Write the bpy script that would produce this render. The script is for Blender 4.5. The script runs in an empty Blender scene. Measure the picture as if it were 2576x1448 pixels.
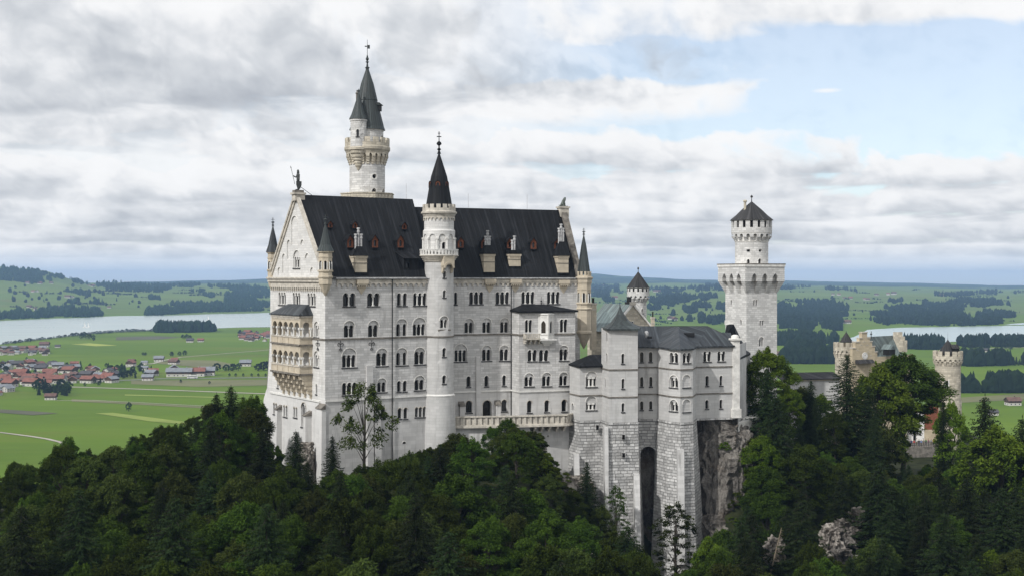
import bpy, bmesh, math, random
from mathutils import Vector, Matrix, noise
from mathutils.geometry import delaunay_2d_cdt
R = math.radians
S = bpy.context.scene
COL = S.collection
# ------------------------------------------------------------------ camera, sky, sun
F, CX, YH = 3200.0, 1288.0, 698.5      # focal length, centre and horizon measured on the photo (2576 px wide)
cd = bpy.data.cameras.new('camera'); cam = bpy.data.objects.new('camera', cd); COL.objects.link(cam)
cam.location = (0, 0, 0); cam.rotation_euler = (R(90), 0, 0)
cd.sensor_width = 36; cd.lens = 36 * F / 2576; cd.shift_y = -(724 - YH) / 2576
cd.clip_start = 1; cd.clip_end = 80000
S.camera = cam
S.view_settings.view_transform = 'Standard'; S.view_settings.look = 'None'
S.view_settings.exposure = 0.0; S.view_settings.gamma = 1.0
S.render.engine = 'CYCLES'
S.cycles.use_denoising = True
S.cycles.max_bounces = 6; S.cycles.diffuse_bounces = 3; S.cycles.glossy_bounces = 2
S.cycles.transmission_bounces = 2; S.cycles.transparent_max_bounces = 4; S.cycles.volume_bounces = 0
SUN_AZ, SUN_EL = R(-132), R(39)        # plan angle of the direction to the sun (from +x), elevation
sv = Vector((math.cos(SUN_AZ) * math.cos(SUN_EL), math.sin(SUN_AZ) * math.cos(SUN_EL), math.sin(SUN_EL)))
sl = bpy.data.lights.new('sun', 'SUN'); sl.energy = 3.1; sl.angle = R(1.2); sl.color = (1, .98, .95)
so = bpy.data.objects.new('sun', sl); COL.objects.link(so); so.rotation_euler = sv.to_track_quat('Z', 'Y').to_euler()

def mth(nt, op, a, b=None, c=None, clamp=False):
    n = nt.nodes.new('ShaderNodeMath'); n.operation = op; n.use_clamp = clamp
    for i, v in enumerate((a, b, c)):
        if v is None: continue
        if isinstance(v, (int, float)): n.inputs[i].default_value = v
        else: nt.links.new(v, n.inputs[i])
    return n.outputs[0]
def sstep(nt, v, lo, hi):
    n = nt.nodes.new('ShaderNodeMapRange'); n.interpolation_type = 'SMOOTHSTEP'
    nt.links.new(v, n.inputs[0])
    for i, x in ((1, lo), (2, hi)):
        if isinstance(x, (int, float)): n.inputs[i].default_value = x
        else: nt.links.new(x, n.inputs[i])
    return n.outputs[0]
def mix(nt, f, a, b, mode='MIX'):
    n = nt.nodes.new('ShaderNodeMix'); n.data_type = 'RGBA'; n.blend_type = mode
    for i, v in ((0, f), (6, a), (7, b)):
        if isinstance(v, (int, float)): n.inputs[i].default_value = v
        elif isinstance(v, tuple): n.inputs[i].default_value = (*v[:3], 1)
        else: nt.links.new(v, n.inputs[i])
    return n.outputs[2]
DIM = ['3D']
def nois(nt, vec, scale, detail=4, rough=.5, dist=0, typ='FBM'):
    n = nt.nodes.new('ShaderNodeTexNoise'); n.noise_type = typ; n.noise_dimensions = DIM[0]
    n.inputs['Scale'].default_value = scale; n.inputs['Detail'].default_value = detail
    n.inputs['Roughness'].default_value = rough; n.inputs['Distortion'].default_value = dist
    if vec is not None: nt.links.new(vec, n.inputs['Vector'])
    return n.outputs[0]
def comb(nt, x, y, z=0.0):
    n = nt.nodes.new('ShaderNodeCombineXYZ')
    for i, v in enumerate((x, y, z)):
        if isinstance(v, (int, float)): n.inputs[i].default_value = v
        else: nt.links.new(v, n.inputs[i])
    return n.outputs[0]

w = bpy.data.worlds.new('World'); S.world = w; w.use_nodes = True
nt = w.node_tree; nt.nodes.clear()
out = nt.nodes.new('ShaderNodeOutputWorld')
sky = nt.nodes.new('ShaderNodeTexSky'); sky.sky_type = 'NISHITA'; sky.sun_disc = False
sky.sun_elevation = SUN_EL; sky.sun_rotation = math.atan2(sv.x, sv.y); sky.altitude = 900
sky.air_density = 1.0; sky.dust_density = 1.6; sky.ozone_density = 1.4
tc = nt.nodes.new('ShaderNodeTexCoord'); sp = nt.nodes.new('ShaderNodeSeparateXYZ')
nt.links.new(tc.outputs['Generated'], sp.inputs[0]); dx, dy, dz = sp.outputs
az = mth(nt, 'ARCTAN2', dx, dy); el = mth(nt, 'ARCSINE', dz)
elc = mth(nt, 'MAXIMUM', dz, 0.0)
inv = mth(nt, 'DIVIDE', 1.0, mth(nt, 'ADD', elc, .075))
cu = mth(nt, 'MULTIPLY', dx, inv); cv = mth(nt, 'MULTIPLY', dy, inv)
def A(px): return math.atan((px - CX) / F)
def Eo(py): return math.atan((YH - py) / F)
def gauss(px, py, sx, sy, amp=1.0):
    a = mth(nt, 'DIVIDE', mth(nt, 'SUBTRACT', az, A(px)), sx / F)
    b = mth(nt, 'DIVIDE', mth(nt, 'SUBTRACT', el, Eo(py)), sy / F)
    q = mth(nt, 'ADD', mth(nt, 'MULTIPLY', a, a), mth(nt, 'MULTIPLY', b, b))
    return mth(nt, 'MULTIPLY', mth(nt, 'EXPONENT', mth(nt, 'MULTIPLY', q, -1.0)), amp)
def gsum(lst):
    r = None
    for g in lst:
        v = gauss(*g); r = v if r is None else mth(nt, 'ADD', r, v)
    return r
DIM[0] = '2D'
# the cloud plane seen in perspective, plus a second sample shifted upward for top light
P0 = comb(nt, mth(nt, 'ADD', cu, 3.1), mth(nt, 'ADD', cv, 1.7), 0.4)
wob = nt.nodes.new('ShaderNodeTexNoise'); wob.noise_dimensions = '2D'; wob.inputs['Scale'].default_value = .9; wob.inputs['Detail'].default_value = 2
nt.links.new(P0, wob.inputs['Vector'])
vm = nt.nodes.new('ShaderNodeVectorMath'); vm.operation = 'MULTIPLY_ADD'
nt.links.new(wob.outputs['Color'], vm.inputs[0]); vm.inputs[1].default_value = (.55, .9, 0); nt.links.new(P0, vm.inputs[2])
n1 = nois(nt, vm.outputs[0], 1.15, 9, .57)
# billows in view angles (heaped cloud faces)
elw = mth(nt, 'MULTIPLY', mth(nt, 'LOGARITHM', mth(nt, 'ADD', elc, .16), 2.71828), 4.0)
azw = mth(nt, 'ADD', mth(nt, 'MULTIPLY', az, 10.5), mth(nt, 'MULTIPLY', elw, .22))
def heap(du, dv, det, vor=True):
    P_ = comb(nt, mth(nt, 'ADD', azw, du), mth(nt, 'ADD', elw, dv), 5.3)
    w_ = nt.nodes.new('ShaderNodeTexNoise'); w_.noise_dimensions = '2D'; w_.inputs['Scale'].default_value = 1.7; w_.inputs['Detail'].default_value = 3; nt.links.new(P_, w_.inputs['Vector'])
    q_ = nt.nodes.new('ShaderNodeVectorMath'); q_.operation = 'MULTIPLY_ADD'; nt.links.new(w_.outputs['Color'], q_.inputs[0]); q_.inputs[1].default_value = (.35, .28, 0); nt.links.new(P_, q_.inputs[2])
    a_ = nois(nt, q_.outputs[0], .85, det, .53)
    if not vor: return a_
    v_ = nt.nodes.new('ShaderNodeTexVoronoi'); v_.voronoi_dimensions = '2D'; v_.feature = 'F1'; v_.inputs['Scale'].default_value = 2.2; v_.inputs['Detail'].default_value = 2; v_.inputs['Roughness'].default_value = .5; v_.normalize = True
    nt.links.new(q_.outputs[0], v_.inputs['Vector'])
    return mth(nt, 'ADD', mth(nt, 'MULTIPLY', a_, .76), mth(nt, 'MULTIPLY', mth(nt, 'SUBTRACT', 1.0, v_.outputs['Distance']), .24))
n3 = heap(0, 0, 9); n3b = heap(-.05, .13, 7); n3c = heap(-.10, .42, 4)
# banks of cloud, far to near: bright heaped tops, grey flat bases
qpx = mth(nt, 'SUBTRACT', YH, mth(nt, 'MULTIPLY', el, F)); xpx = mth(nt, 'ADD', CX, mth(nt, 'MULTIPLY', az, F))
e3 = mth(nt, 'SUBTRACT', n3, .60); e1 = mth(nt, 'SUBTRACT', n1, .5)
relief = mth(nt, 'ADD', mth(nt, 'MULTIPLY', mth(nt, 'SUBTRACT', n3, n3b), 2.0), mth(nt, 'MULTIPLY', mth(nt, 'SUBTRACT', n3, n3c), .9))
litv = [mth(nt, 'ADD', .86, 0.0)]; mk = [mth(nt, 'ADD', .42, mth(nt, 'MULTIPLY', sstep(nt, xpx, 1650, 1150), .5))]
def lerp_(f, a, b): return mth(nt, 'ADD', a, mth(nt, 'MULTIPLY', f, mth(nt, 'SUBTRACT', b, a)))
def bank(b0, slope, bB, t0, tC, g, x0=-9000, x1=9000, fade=220, soft=10, wt=.96, tsoft=22, pw=1.5, amp=1.0):
    base = mth(nt, 'ADD', mth(nt, 'ADD', b0, mth(nt, 'MULTIPLY', mth(nt, 'SUBTRACT', xpx, CX), slope)), mth(nt, 'MULTIPLY', e1, bB))
    top = mth(nt, 'SUBTRACT', t0, mth(nt, 'MULTIPLY', e3, tC))
    qq = mth(nt, 'SUBTRACT', qpx, mth(nt, 'MULTIPLY', e3, bB * 1.1))
    al = mth(nt, 'MULTIPLY', mth(nt, 'SUBTRACT', 1.0, sstep(nt, mth(nt, 'SUBTRACT', qq, base), -soft, soft)), sstep(nt, mth(nt, 'SUBTRACT', qpx, top), -tsoft * .4, tsoft))
    wx = mth(nt, 'ADD', xpx, mth(nt, 'MULTIPLY', e3, 2200))
    if x0 > -8000: al = mth(nt, 'MULTIPLY', al, sstep(nt, wx, x0 - fade, x0 + fade))
    if x1 < 8000: al = mth(nt, 'MULTIPLY', al, mth(nt, 'SUBTRACT', 1.0, sstep(nt, wx, x1 - fade, x1 + fade)))
    if amp < 1: al = mth(nt, 'MULTIPLY', al, amp)
    f = mth(nt, 'DIVIDE', mth(nt, 'SUBTRACT', qq, top), mth(nt, 'MAXIMUM', mth(nt, 'SUBTRACT', base, top), 8.0), clamp=True)
    sh = lerp_(mth(nt, 'POWER', f, pw), wt, g)
    litv[0] = lerp_(al, litv[0], sh); mk[0] = mth(nt, 'MAXIMUM', mk[0], al)
bank(690, 0, 16, 628, 60, .62, soft=9)
bank(652, 0, 30, 588, 110, .50, soft=9, wt=.9)
bank(618, 0, 44, 520, 170, .30, soft=10, wt=.88)
bank(572, -.012, 70, 440, 230, .34, soft=13, wt=.92)
bank(512, -.01, 90, 385, 300, .42, x1=2900, soft=16)
bank(440, .03, 95, 318, 280, .50, x1=2000, soft=18)
bank(372, -.03, 110, 190, 240, .48, x1=700, fade=300, soft=22, wt=.9)
bank(330, -.01, 80, 180, 200, .70, x0=700, x1=1750, fade=260, soft=40, wt=.94)
bank(272, -.045, 170, -300, 160, .27, x1=1330, fade=520, soft=26, wt=1.08, pw=1.5)
bank(132, -.015, 110, -420, 60, .80, x0=1180, fade=420, soft=30, wt=1.06)
bank(245, -.06, 90, 110, 240, .74, x0=1420, x1=1800, fade=230, soft=40, tsoft=60, amp=.65)
wisp = gsum([(2080, 242, 46, 8, .9), (2250, 300, 60, 7, .35), (2160, 356, 130, 12, .3)]); litv[0] = lerp_(wisp, litv[0], .97); mk[0] = mth(nt, 'MAXIMUM', mk[0], wisp)
bank(185, 0, 120, -90, 100, .34, x0=480, x1=900, fade=200, soft=60, wt=.92)
mask = mth(nt, 'MAXIMUM', mk[0], sstep(nt, el, .05, .02))
lit = mth(nt, 'ADD', litv[0], mth(nt, 'MULTIPLY', relief, .78), clamp=True)
cr = nt.nodes.new('ShaderNodeValToRGB'); nt.links.new(lit, cr.inputs[0])
e_ = cr.color_ramp.elements
e_[0].position = 0.0; e_[0].color = (.46, .49, .54, 1); e_[1].position = 1.0; e_[1].color = (.97, .975, .985, 1)
for p_, c_ in ((.28, (.56, .59, .635)), (.5, (.70, .725, .76)), (.66, (.83, .845, .87)), (.82, (.94, .945, .955))):
    q = cr.color_ramp.elements.new(p_); q.color = (*c_, 1)
bg1 = nt.nodes.new('ShaderNodeBackground'); nt.links.new(sky.outputs[0], bg1.inputs[0]); bg1.inputs[1].default_value = .15
hb_ = mth(nt, 'MULTIPLY', sstep(nt, el, .028, .004), .8)
ccol = mix(nt, hb_, cr.outputs[0], (.66, .75, .88))
bg2 = nt.nodes.new('ShaderNodeBackground'); nt.links.new(ccol, bg2.inputs[0]); bg2.inputs[1].default_value = 1.0
behind = mth(nt, 'MULTIPLY', sstep(nt, dy, -.25, .55), sstep(nt, dz, .95, .25))      # unseen cloud overhead and behind the camera, brightened slightly as added fill light
nt.links.new(mth(nt, 'ADD', 1.08, mth(nt, 'MULTIPLY', behind, -.08)), bg2.inputs[1])
mask = mth(nt, 'MAXIMUM', mask, mth(nt, 'SUBTRACT', 1.0, sstep(nt, dy, .1, .6)))
hz = mth(nt, 'MULTIPLY', mask, sstep(nt, el, -.02, .006))
ms = nt.nodes.new('ShaderNodeMixShader'); nt.links.new(hz, ms.inputs[0]); nt.links.new(bg1.outputs[0], ms.inputs[1]); nt.links.new(bg2.outputs[0], ms.inputs[2])
nt.links.new(ms.outputs[0], out.inputs[0])
DIM[0] = '3D'
# ------------------------------------------------------------------ measuring helpers: photo pixel -> place
def c1(x, y): return 628.9 + .21714 * x, 440.2 + .21714 * y
def c2(x, y): return 628.9 + .21714 * x, 691.8 + .21714 * y
def c3(x, y): return 628.9 + .21714 * x, 943.4 + .21714 * y
def c4(x, y): return 1006.3 + .21714 * x, 440.2 + .21714 * y
def c5(x, y): return 1006.3 + .21714 * x, 691.8 + .21714 * y
def c6(x, y): return 1006.3 + .21714 * x, 943.4 + .21714 * y
def b1(x, y): return 1383.6 + .26063 * x, 440.2 + .26063 * y
def b2(x, y): return 1383.6 + .21714 * x, 754.7 + .21714 * y
def b3(x, y): return 1383.6 + .28234 * x, 1037.7 + .28234 * y
def b4(x, y): return 1760.9 + .43433 * x, 440.2 + .43433 * y
def b5(x, y): return 1949.6 + .28229 * x, 786.1 + .28229 * y
def b6(x, y): return 1823.8 + .292 * x, 1037.7 + .292 * y
def P3(px, py, Y): return Vector(((px - CX) / F * Y, Y, (YH - py) / F * Y))
def XY(px, Y): return Vector(((px - CX) / F * Y, Y))
def Z(py, Y): return (YH - py) / F * Y
def v2(a): return Vector((math.cos(a), math.sin(a)))
class Plane:                                  # vertical wall plane: s along it, z up, d inward
    def __init__(s, p0, u, n=None):
        s.p0 = Vector(p0); s.u = Vector(u).normalized(); s.n = Vector(n).normalized() if n is not None else Vector((s.u.y, -s.u.x))
    def hit(s, px, py):
        t = (px - CX) / F
        Y = (s.p0.x * s.u.y - s.p0.y * s.u.x) / (t * s.u.y - s.u.x)
        return (Vector((t * Y, Y)) - s.p0).dot(s.u), Z(py, Y)
    def map(s, a, z, d=0.0):
        q = s.p0 + s.u * a - s.n * d; return Vector((q.x, q.y, z))
    def sub(s, d): return Plane(s.p0 - s.n * d, s.u, s.n)
class Cyl:                                    # round wall: s = arc length from the point facing the camera
    def __init__(s, c, r): s.c = Vector(c); s.r = r; s.a0 = math.atan2(-s.c.y, -s.c.x)
    def hit(s, px, py):
        d = Vector(((px - CX) / F, 1.0)); b = d.dot(s.c); q = d.dot(d)
        disc = max(0, b * b - q * (s.c.dot(s.c) - s.r ** 2)); Y = (b - math.sqrt(disc)) / q
        p = d * Y - s.c; a = math.atan2(p.y, p.x) - s.a0
        a = (a + math.pi) % (2 * math.pi) - math.pi
        return a * s.r, Z(py, Y)
    def map(s, a, z, d=0.0):
        t = s.a0 + a / s.r; q = s.c + v2(t) * (s.r - d); return Vector((q.x, q.y, z))
ORG = {}
class MB:
    def __init__(s): s.v = []; s.f = []; s.m = []; s.uv = []
    def face(s, pts, m=0, uv=None):
        i = len(s.v); s.v += [tuple(p) for p in pts]; s.f.append(tuple(range(i, i + len(pts)))); s.m.append(m)
        s.uv += list(uv) if uv else [(p[0] + p[1], p[2]) for p in map(tuple, pts)]
    def mesh(s, verts, faces, m=0, uv=None):
        i = len(s.v); s.v += [tuple(p) for p in verts]; s.f += [tuple(k + i for k in f) for f in faces]; s.m += [m] * len(faces)
        s.uv += list(uv) if uv else [(p[0] + p[1], p[2]) for p in map(tuple, verts)]
    def box(s, c, u, hx, hy, z0, z1, m=0, tx=0, ty=0, top=True):   # c: plan centre, u: plan direction; tx, ty shrink the top
        c = Vector(c); u = Vector(u).normalized(); n = Vector((-u.y, u.x))
        def q(a, b, z, k): p = c + u * a * (hx - k * tx) + n * b * (hy - k * ty); return (p.x, p.y, z)
        B = [q(-1, -1, z0, 0), q(1, -1, z0, 0), q(1, 1, z0, 0), q(-1, 1, z0, 0)]; T = [q(-1, -1, z1, 1), q(1, -1, z1, 1), q(1, 1, z1, 1), q(-1, 1, z1, 1)]
        for i in range(4):
            j = (i + 1) % 4; L = hx * 2 if i % 2 == 0 else hy * 2; o = i * 3.3
            s.face([B[i], B[j], T[j], T[i]], m, [(o, z0), (o + L, z0), (o + L, z1), (o, z1)])
        s.face(T, m); s.face(B[::-1], m)
    def prism(s, poly, z0, z1, m=0, cap=True):     # plan polygon extruded
        o = 0
        for i in range(len(poly)):
            a, b = Vector(poly[i]), Vector(poly[(i + 1) % len(poly)]); L = (b - a).length
            s.face([(a.x, a.y, z0), (b.x, b.y, z0), (b.x, b.y, z1), (a.x, a.y, z1)], m, [(o, z0), (o + L, z0), (o + L, z1), (o, z1)]); o += L
        if cap: s.face([(p[0], p[1], z1) for p in poly], m); s.face([(p[0], p[1], z0) for p in poly][::-1], m)
    def loft(s, polys, m=0, caps=True):            # list of equal-length 3D loops
        k = len(polys[0])
        for a, b in zip(polys, polys[1:]):
            o = 0
            for i in range(k):
                j = (i + 1) % k; L = (Vector(a[j]) - Vector(a[i])).length
                s.face([a[i], a[j], b[j], b[i]], m, [(o, a[i][2]), (o + L, a[j][2]), (o + L, b[j][2]), (o, b[i][2])]); o += L
        if caps: s.face(polys[0][::-1], m); s.face(polys[-1], m)
    def lathe(s, c, prof, n=32, m=0, a0=0.0, caps=True):
        c = Vector(c); R0 = max(r for r, z in prof)
        for (r0, z0), (r1, z1) in zip(prof, prof[1:]):
            for i in range(n):
                t0, t1 = a0 + 2 * math.pi * i / n, a0 + 2 * math.pi * (i + 1) / n
                p = [(c.x + r0 * math.cos(t0), c.y + r0 * math.sin(t0), z0), (c.x + r0 * math.cos(t1), c.y + r0 * math.sin(t1), z0),
                     (c.x + r1 * math.cos(t1), c.y + r1 * math.sin(t1), z1), (c.x + r1 * math.cos(t0), c.y + r1 * math.sin(t0), z1)]
                uu = [(t0 * R0, z0), (t1 * R0, z0), (t1 * R0, z1), (t0 * R0, z1)]
                if r1 < 1e-4: s.face(p[:3], m, uu[:3])
                elif r0 < 1e-4: s.face([p[0], p[2], p[3]], m, [uu[0], uu[2], uu[3]])
                else: s.face(p, m, uu)
        if caps:
            for (r, z), rev in ((prof[0], True), (prof[-1], False)):
                if r > 1e-4:
                    q = [(c.x + r * math.cos(a0 + 2 * math.pi * i / n), c.y + r * math.sin(a0 + 2 * math.pi * i / n), z) for i in range(n)]
                    s.face(q[::-1] if rev else q, m)
    def tube(s, pts, rad, n=6, m=0):
        pts = [Vector(p) for p in pts]
        if isinstance(rad, (int, float)): rad = [rad] * len(pts)
        rings = []
        for i, p in enumerate(pts):
            d = (pts[min(i + 1, len(pts) - 1)] - pts[max(i - 1, 0)]).normalized()
            a = d.orthogonal().normalized(); b = d.cross(a)
            if i: # keep the frame steady
                a = (pa - d * pa.dot(d)).normalized() if (pa - d * pa.dot(d)).length > 1e-5 else a; b = d.cross(a)
            pa = a
            rings.append([p + (a * math.cos(2 * math.pi * k / n) + b * math.sin(2 * math.pi * k / n)) * rad[i] for k in range(n)])
        s.loft(rings, m)
    def build(s, name, mats, parent=None, smooth=None):
        o_ = ORG[parent.name] if parent else Vector()
        me = bpy.data.meshes.new(name)
        me.from_pydata([(x - o_.x, y - o_.y, z - o_.z) for x, y, z in s.v], [], s.f)
        ul = me.uv_layers.new(name='UVMap')
        buf = [0.0] * (2 * len(me.loops)); vi = [0] * len(me.loops); me.loops.foreach_get('vertex_index', vi)
        for k, i in enumerate(vi): buf[2 * k], buf[2 * k + 1] = s.uv[i]
        ul.data.foreach_set('uv', buf)
        for m in (mats if isinstance(mats, (list, tuple)) else [mats]): me.materials.append(m)
        me.polygons.foreach_set('material_index', s.m)
        if smooth is not None:
            bm = bmesh.new(); bm.from_mesh(me); bmesh.ops.remove_doubles(bm, verts=bm.verts, dist=2e-4); bm.to_mesh(me); bm.free()
            me.polygons.foreach_set('use_smooth', [True] * len(me.polygons)); me.set_sharp_from_angle(angle=R(smooth))
        me.update()
        o = bpy.data.objects.new(name, me); COL.objects.link(o)
        if parent: o.parent = parent
        ORG[o.name] = o_
        return o
def thing(name, label, cat, loc, group=None):
    o = bpy.data.objects.new(name, None); COL.objects.link(o); o.location = loc; o.empty_display_size = 1
    ORG[o.name] = Vector(loc); o['label'] = label; o['category'] = cat
    if group: o['group'] = group
    return o
def tag(o, label, cat, group=None):
    o['label'] = label; o['category'] = cat
    if group: o['group'] = group
    return o
def struct(o, kind='structure'): o['kind'] = kind; return o
def pip(p, poly):
    x, y = p; c = False; j = len(poly) - 1
    for i in range(len(poly)):
        a, b = poly[i], poly[j]
        if (a[1] > y) != (b[1] > y) and x < (b[0] - a[0]) * (y - a[1]) / (b[1] - a[1]) + a[0]: c = not c
        j = i
    return c
def wall(mb, surf, outline, holes=(), m=0, step=None, d=0.0, zstep=2.5):
    V, E = [], []
    if step:
        o2 = []
        for i, a in enumerate(outline):
            b = outline[(i + 1) % len(outline)]; n_ = max(1, int(abs(b[0] - a[0]) / step))
            o2 += [(a[0] + (b[0] - a[0]) * k / n_, a[1] + (b[1] - a[1]) * k / n_) for k in range(n_)]
        outline = o2
    for L in [outline] + list(holes):
        b = len(V); V += [Vector(p) for p in L]; E += [(b + i, b + (i + 1) % len(L)) for i in range(len(L))]
    if step:
        xs = [p[0] for p in outline]; zs = [p[1] for p in outline]
        x = min(xs) + step
        while x < max(xs) - 1e-3:
            z = min(zs) + min(.6, zstep * .5)
            while z < max(zs):
                if pip((x, z), outline) and not any(pip((x, z), h) for h in holes): V.append(Vector((x, z)))
                z += zstep
            x += step
    r = delaunay_2d_cdt(V, E, [], 0, 1e-5); vv, ff = r[0], r[2]
    vs = [surf.map(p[0], p[1], d) for p in vv]; keep = []
    for f in ff:
        c = (sum(vv[i][0] for i in f) / len(f), sum(vv[i][1] for i in f) / len(f))
        if pip(c, outline) and not any(pip(c, h) for h in holes): keep.append(tuple(f))
    mb.mesh(vs, keep, m, [(p[0], p[1]) for p in vv])
def rim(mb, surf, loop, d0, d1, m=0):
    o = 0
    for i in range(len(loop)):
        a, b = loop[i], loop[(i + 1) % len(loop)]; L = math.hypot(a[0] - b[0], a[1] - b[1])
        mb.face([surf.map(*a, d0), surf.map(*b, d0), surf.map(*b, d1), surf.map(*a, d1)], m, [(o, 0), (o + L, 0), (o + L, d1 - d0), (o, d1 - d0)]); o += L
def arch(s0, s1, zb, zt, n=8, pointed=False):
    r = (s1 - s0) / 2; sp_ = zt - r * (1.35 if pointed else 1); c = (s0 + s1) / 2
    sp_ = max(sp_, zb + .02); k = (zt - sp_)
    pts = [(s0, zb), (s1, zb)]
    for i in range(n + 1):
        t = math.pi * i / n; x = math.cos(t)
        y = math.sin(t) if not pointed else (1 - abs(x) ** 1.7)
        pts.append((c + r * x, sp_ + k * y))
    return pts
def scallop(s0, s1, zb, zt, n, gap=.2):
    w_ = (s1 - s0 - gap * (n - 1)) / n; r = w_ / 2; spr = zt - r
    pts = [(s0, zb), (s1, zb)]
    for k in reversed(range(n)):
        a = s0 + k * (w_ + gap); c = a + r
        for i in range(7):
            t = math.pi * i / 6; pts.append((c + r * math.cos(t), spr + r * math.sin(t)))
    out_ = [pts[0]]
    for p in pts[1:]:
        if math.hypot(p[0] - out_[-1][0], p[1] - out_[-1][1]) > 1e-4: out_.append(p)
    return out_, w_, spr
# ------------------------------------------------------------------ materials
def new_mat(name, rough=.85, spec=.3):
    m = bpy.data.materials.new(name); m.use_nodes = True; t = m.node_tree; p = t.nodes['Principled BSDF']
    p.inputs['Roughness'].default_value = rough; p.inputs['Specular IOR Level'].default_value = spec
    return m, t, p
def uvn(t, sx=1, sy=1, coord='UV'):
    c = t.nodes.new('ShaderNodeTexCoord'); mp = t.nodes.new('ShaderNodeMapping'); mp.inputs['Scale'].default_value = (sx, sy, 1)
    t.links.new(c.outputs[coord], mp.inputs[0]); return mp.outputs[0]
def objc(t, sx=1, sy=1, sz=1):
    c = t.nodes.new('ShaderNodeNewGeometry'); mp = t.nodes.new('ShaderNodeMapping'); mp.inputs['Scale'].default_value = (sx, sy, sz)
    t.links.new(c.outputs['Position'], mp.inputs[0]); return mp.outputs[0]
def bump(t, p, h, strength=.3, dist=.1):
    b = t.nodes.new('ShaderNodeBump'); b.inputs['Strength'].default_value = strength; b.inputs['Distance'].default_value = dist
    t.links.new(h, b.inputs['Height']); t.links.new(b.outputs[0], p.inputs['Normal'])
def stone(name, base, bw=1.1, bh=.42, mortar=.025, contrast=.16, mcol=.62, bstr=.35, bdist=.04, stain=.25, wob=.03):
    m, t, p = new_mat(name, .9, .2)
    br = t.nodes.new('ShaderNodeTexBrick'); br.inputs['Scale'].default_value = 1.0
    br.inputs['Brick Width'].default_value = bw; br.inputs['Row Height'].default_value = bh; br.inputs['Mortar Size'].default_value = mortar
    br.inputs['Mortar Smooth'].default_value = .3; br.inputs['Bias'].default_value = 0.0
    c = Vector(base)
    br.inputs['Color1'].default_value = (*(c * (1 - contrast)), 1); br.inputs['Color2'].default_value = (*(c * (1 + contrast * .8)), 1)
    br.inputs['Mortar'].default_value = (*(c * mcol), 1); br.offset_frequency = 2; br.squash = 1.35; br.squash_frequency = 3
    wn = t.nodes.new('ShaderNodeTexNoise'); wn.inputs['Scale'].default_value = .7; wn.inputs['Detail'].default_value = 3; t.links.new(objc(t), wn.inputs['Vector'])
    wm_ = t.nodes.new('ShaderNodeVectorMath'); wm_.operation = 'MULTIPLY_ADD'; t.links.new(wn.outputs['Color'], wm_.inputs[0]); wm_.inputs[1].default_value = (wob * 3, wob, 0); t.links.new(uvn(t), wm_.inputs[2])
    t.links.new(wm_.outputs[0], br.inputs['Vector'])
    n = nois(t, objc(t), .22, 5, .62); st = nois(t, objc(t, 1, 1, .16), .9, 4, .6); fine = nois(t, objc(t), 3.2, 3, .6)
    a = mix(t, mth(t, 'MULTIPLY', sstep(t, n, .42, .72), stain), br.outputs[0], tuple(c * .62), 'MIX')
    a = mix(t, mth(t, 'MULTIPLY', sstep(t, st, .52, .76), min(1, stain * 1.6)), a, (c[0] * .48, c[1] * .475, c[2] * .465))
    run = nois(t, objc(t, 1, 1, .05), 1.9, 5, .68); a = mix(t, mth(t, 'MULTIPLY', sstep(t, run, .55, .72), min(1, stain * 1.3)), a, (c[0] * .58, c[1] * .57, c[2] * .55))
    a = mix(t, mth(t, 'MULTIPLY', mth(t, 'SUBTRACT', fine, .3), .3), a, tuple(c * 1.12))
    t.links.new(a, p.inputs['Base Color'])
    h = mth(t, 'ADD', mth(t, 'MULTIPLY', br.outputs['Fac'], -1.0), mth(t, 'MULTIPLY', fine, .5))
    bump(t, p, h, bstr, bdist); return m
def plain(name, base, rough=.85, var=.3, scale=1.2, spec=.25, bstr=.0, stretch=1.0):
    m, t, p = new_mat(name, rough, spec); c = Vector(base)
    n = nois(t, objc(t, 1, 1, stretch), scale, 5, .6)
    a = mix(t, sstep(t, n, .3, .7), tuple(c * (1 - var)), tuple(c * (1 + var * .7)))
    t.links.new(a, p.inputs['Base Color'])
    if bstr: bump(t, p, n, bstr, .1)
    return m
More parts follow.
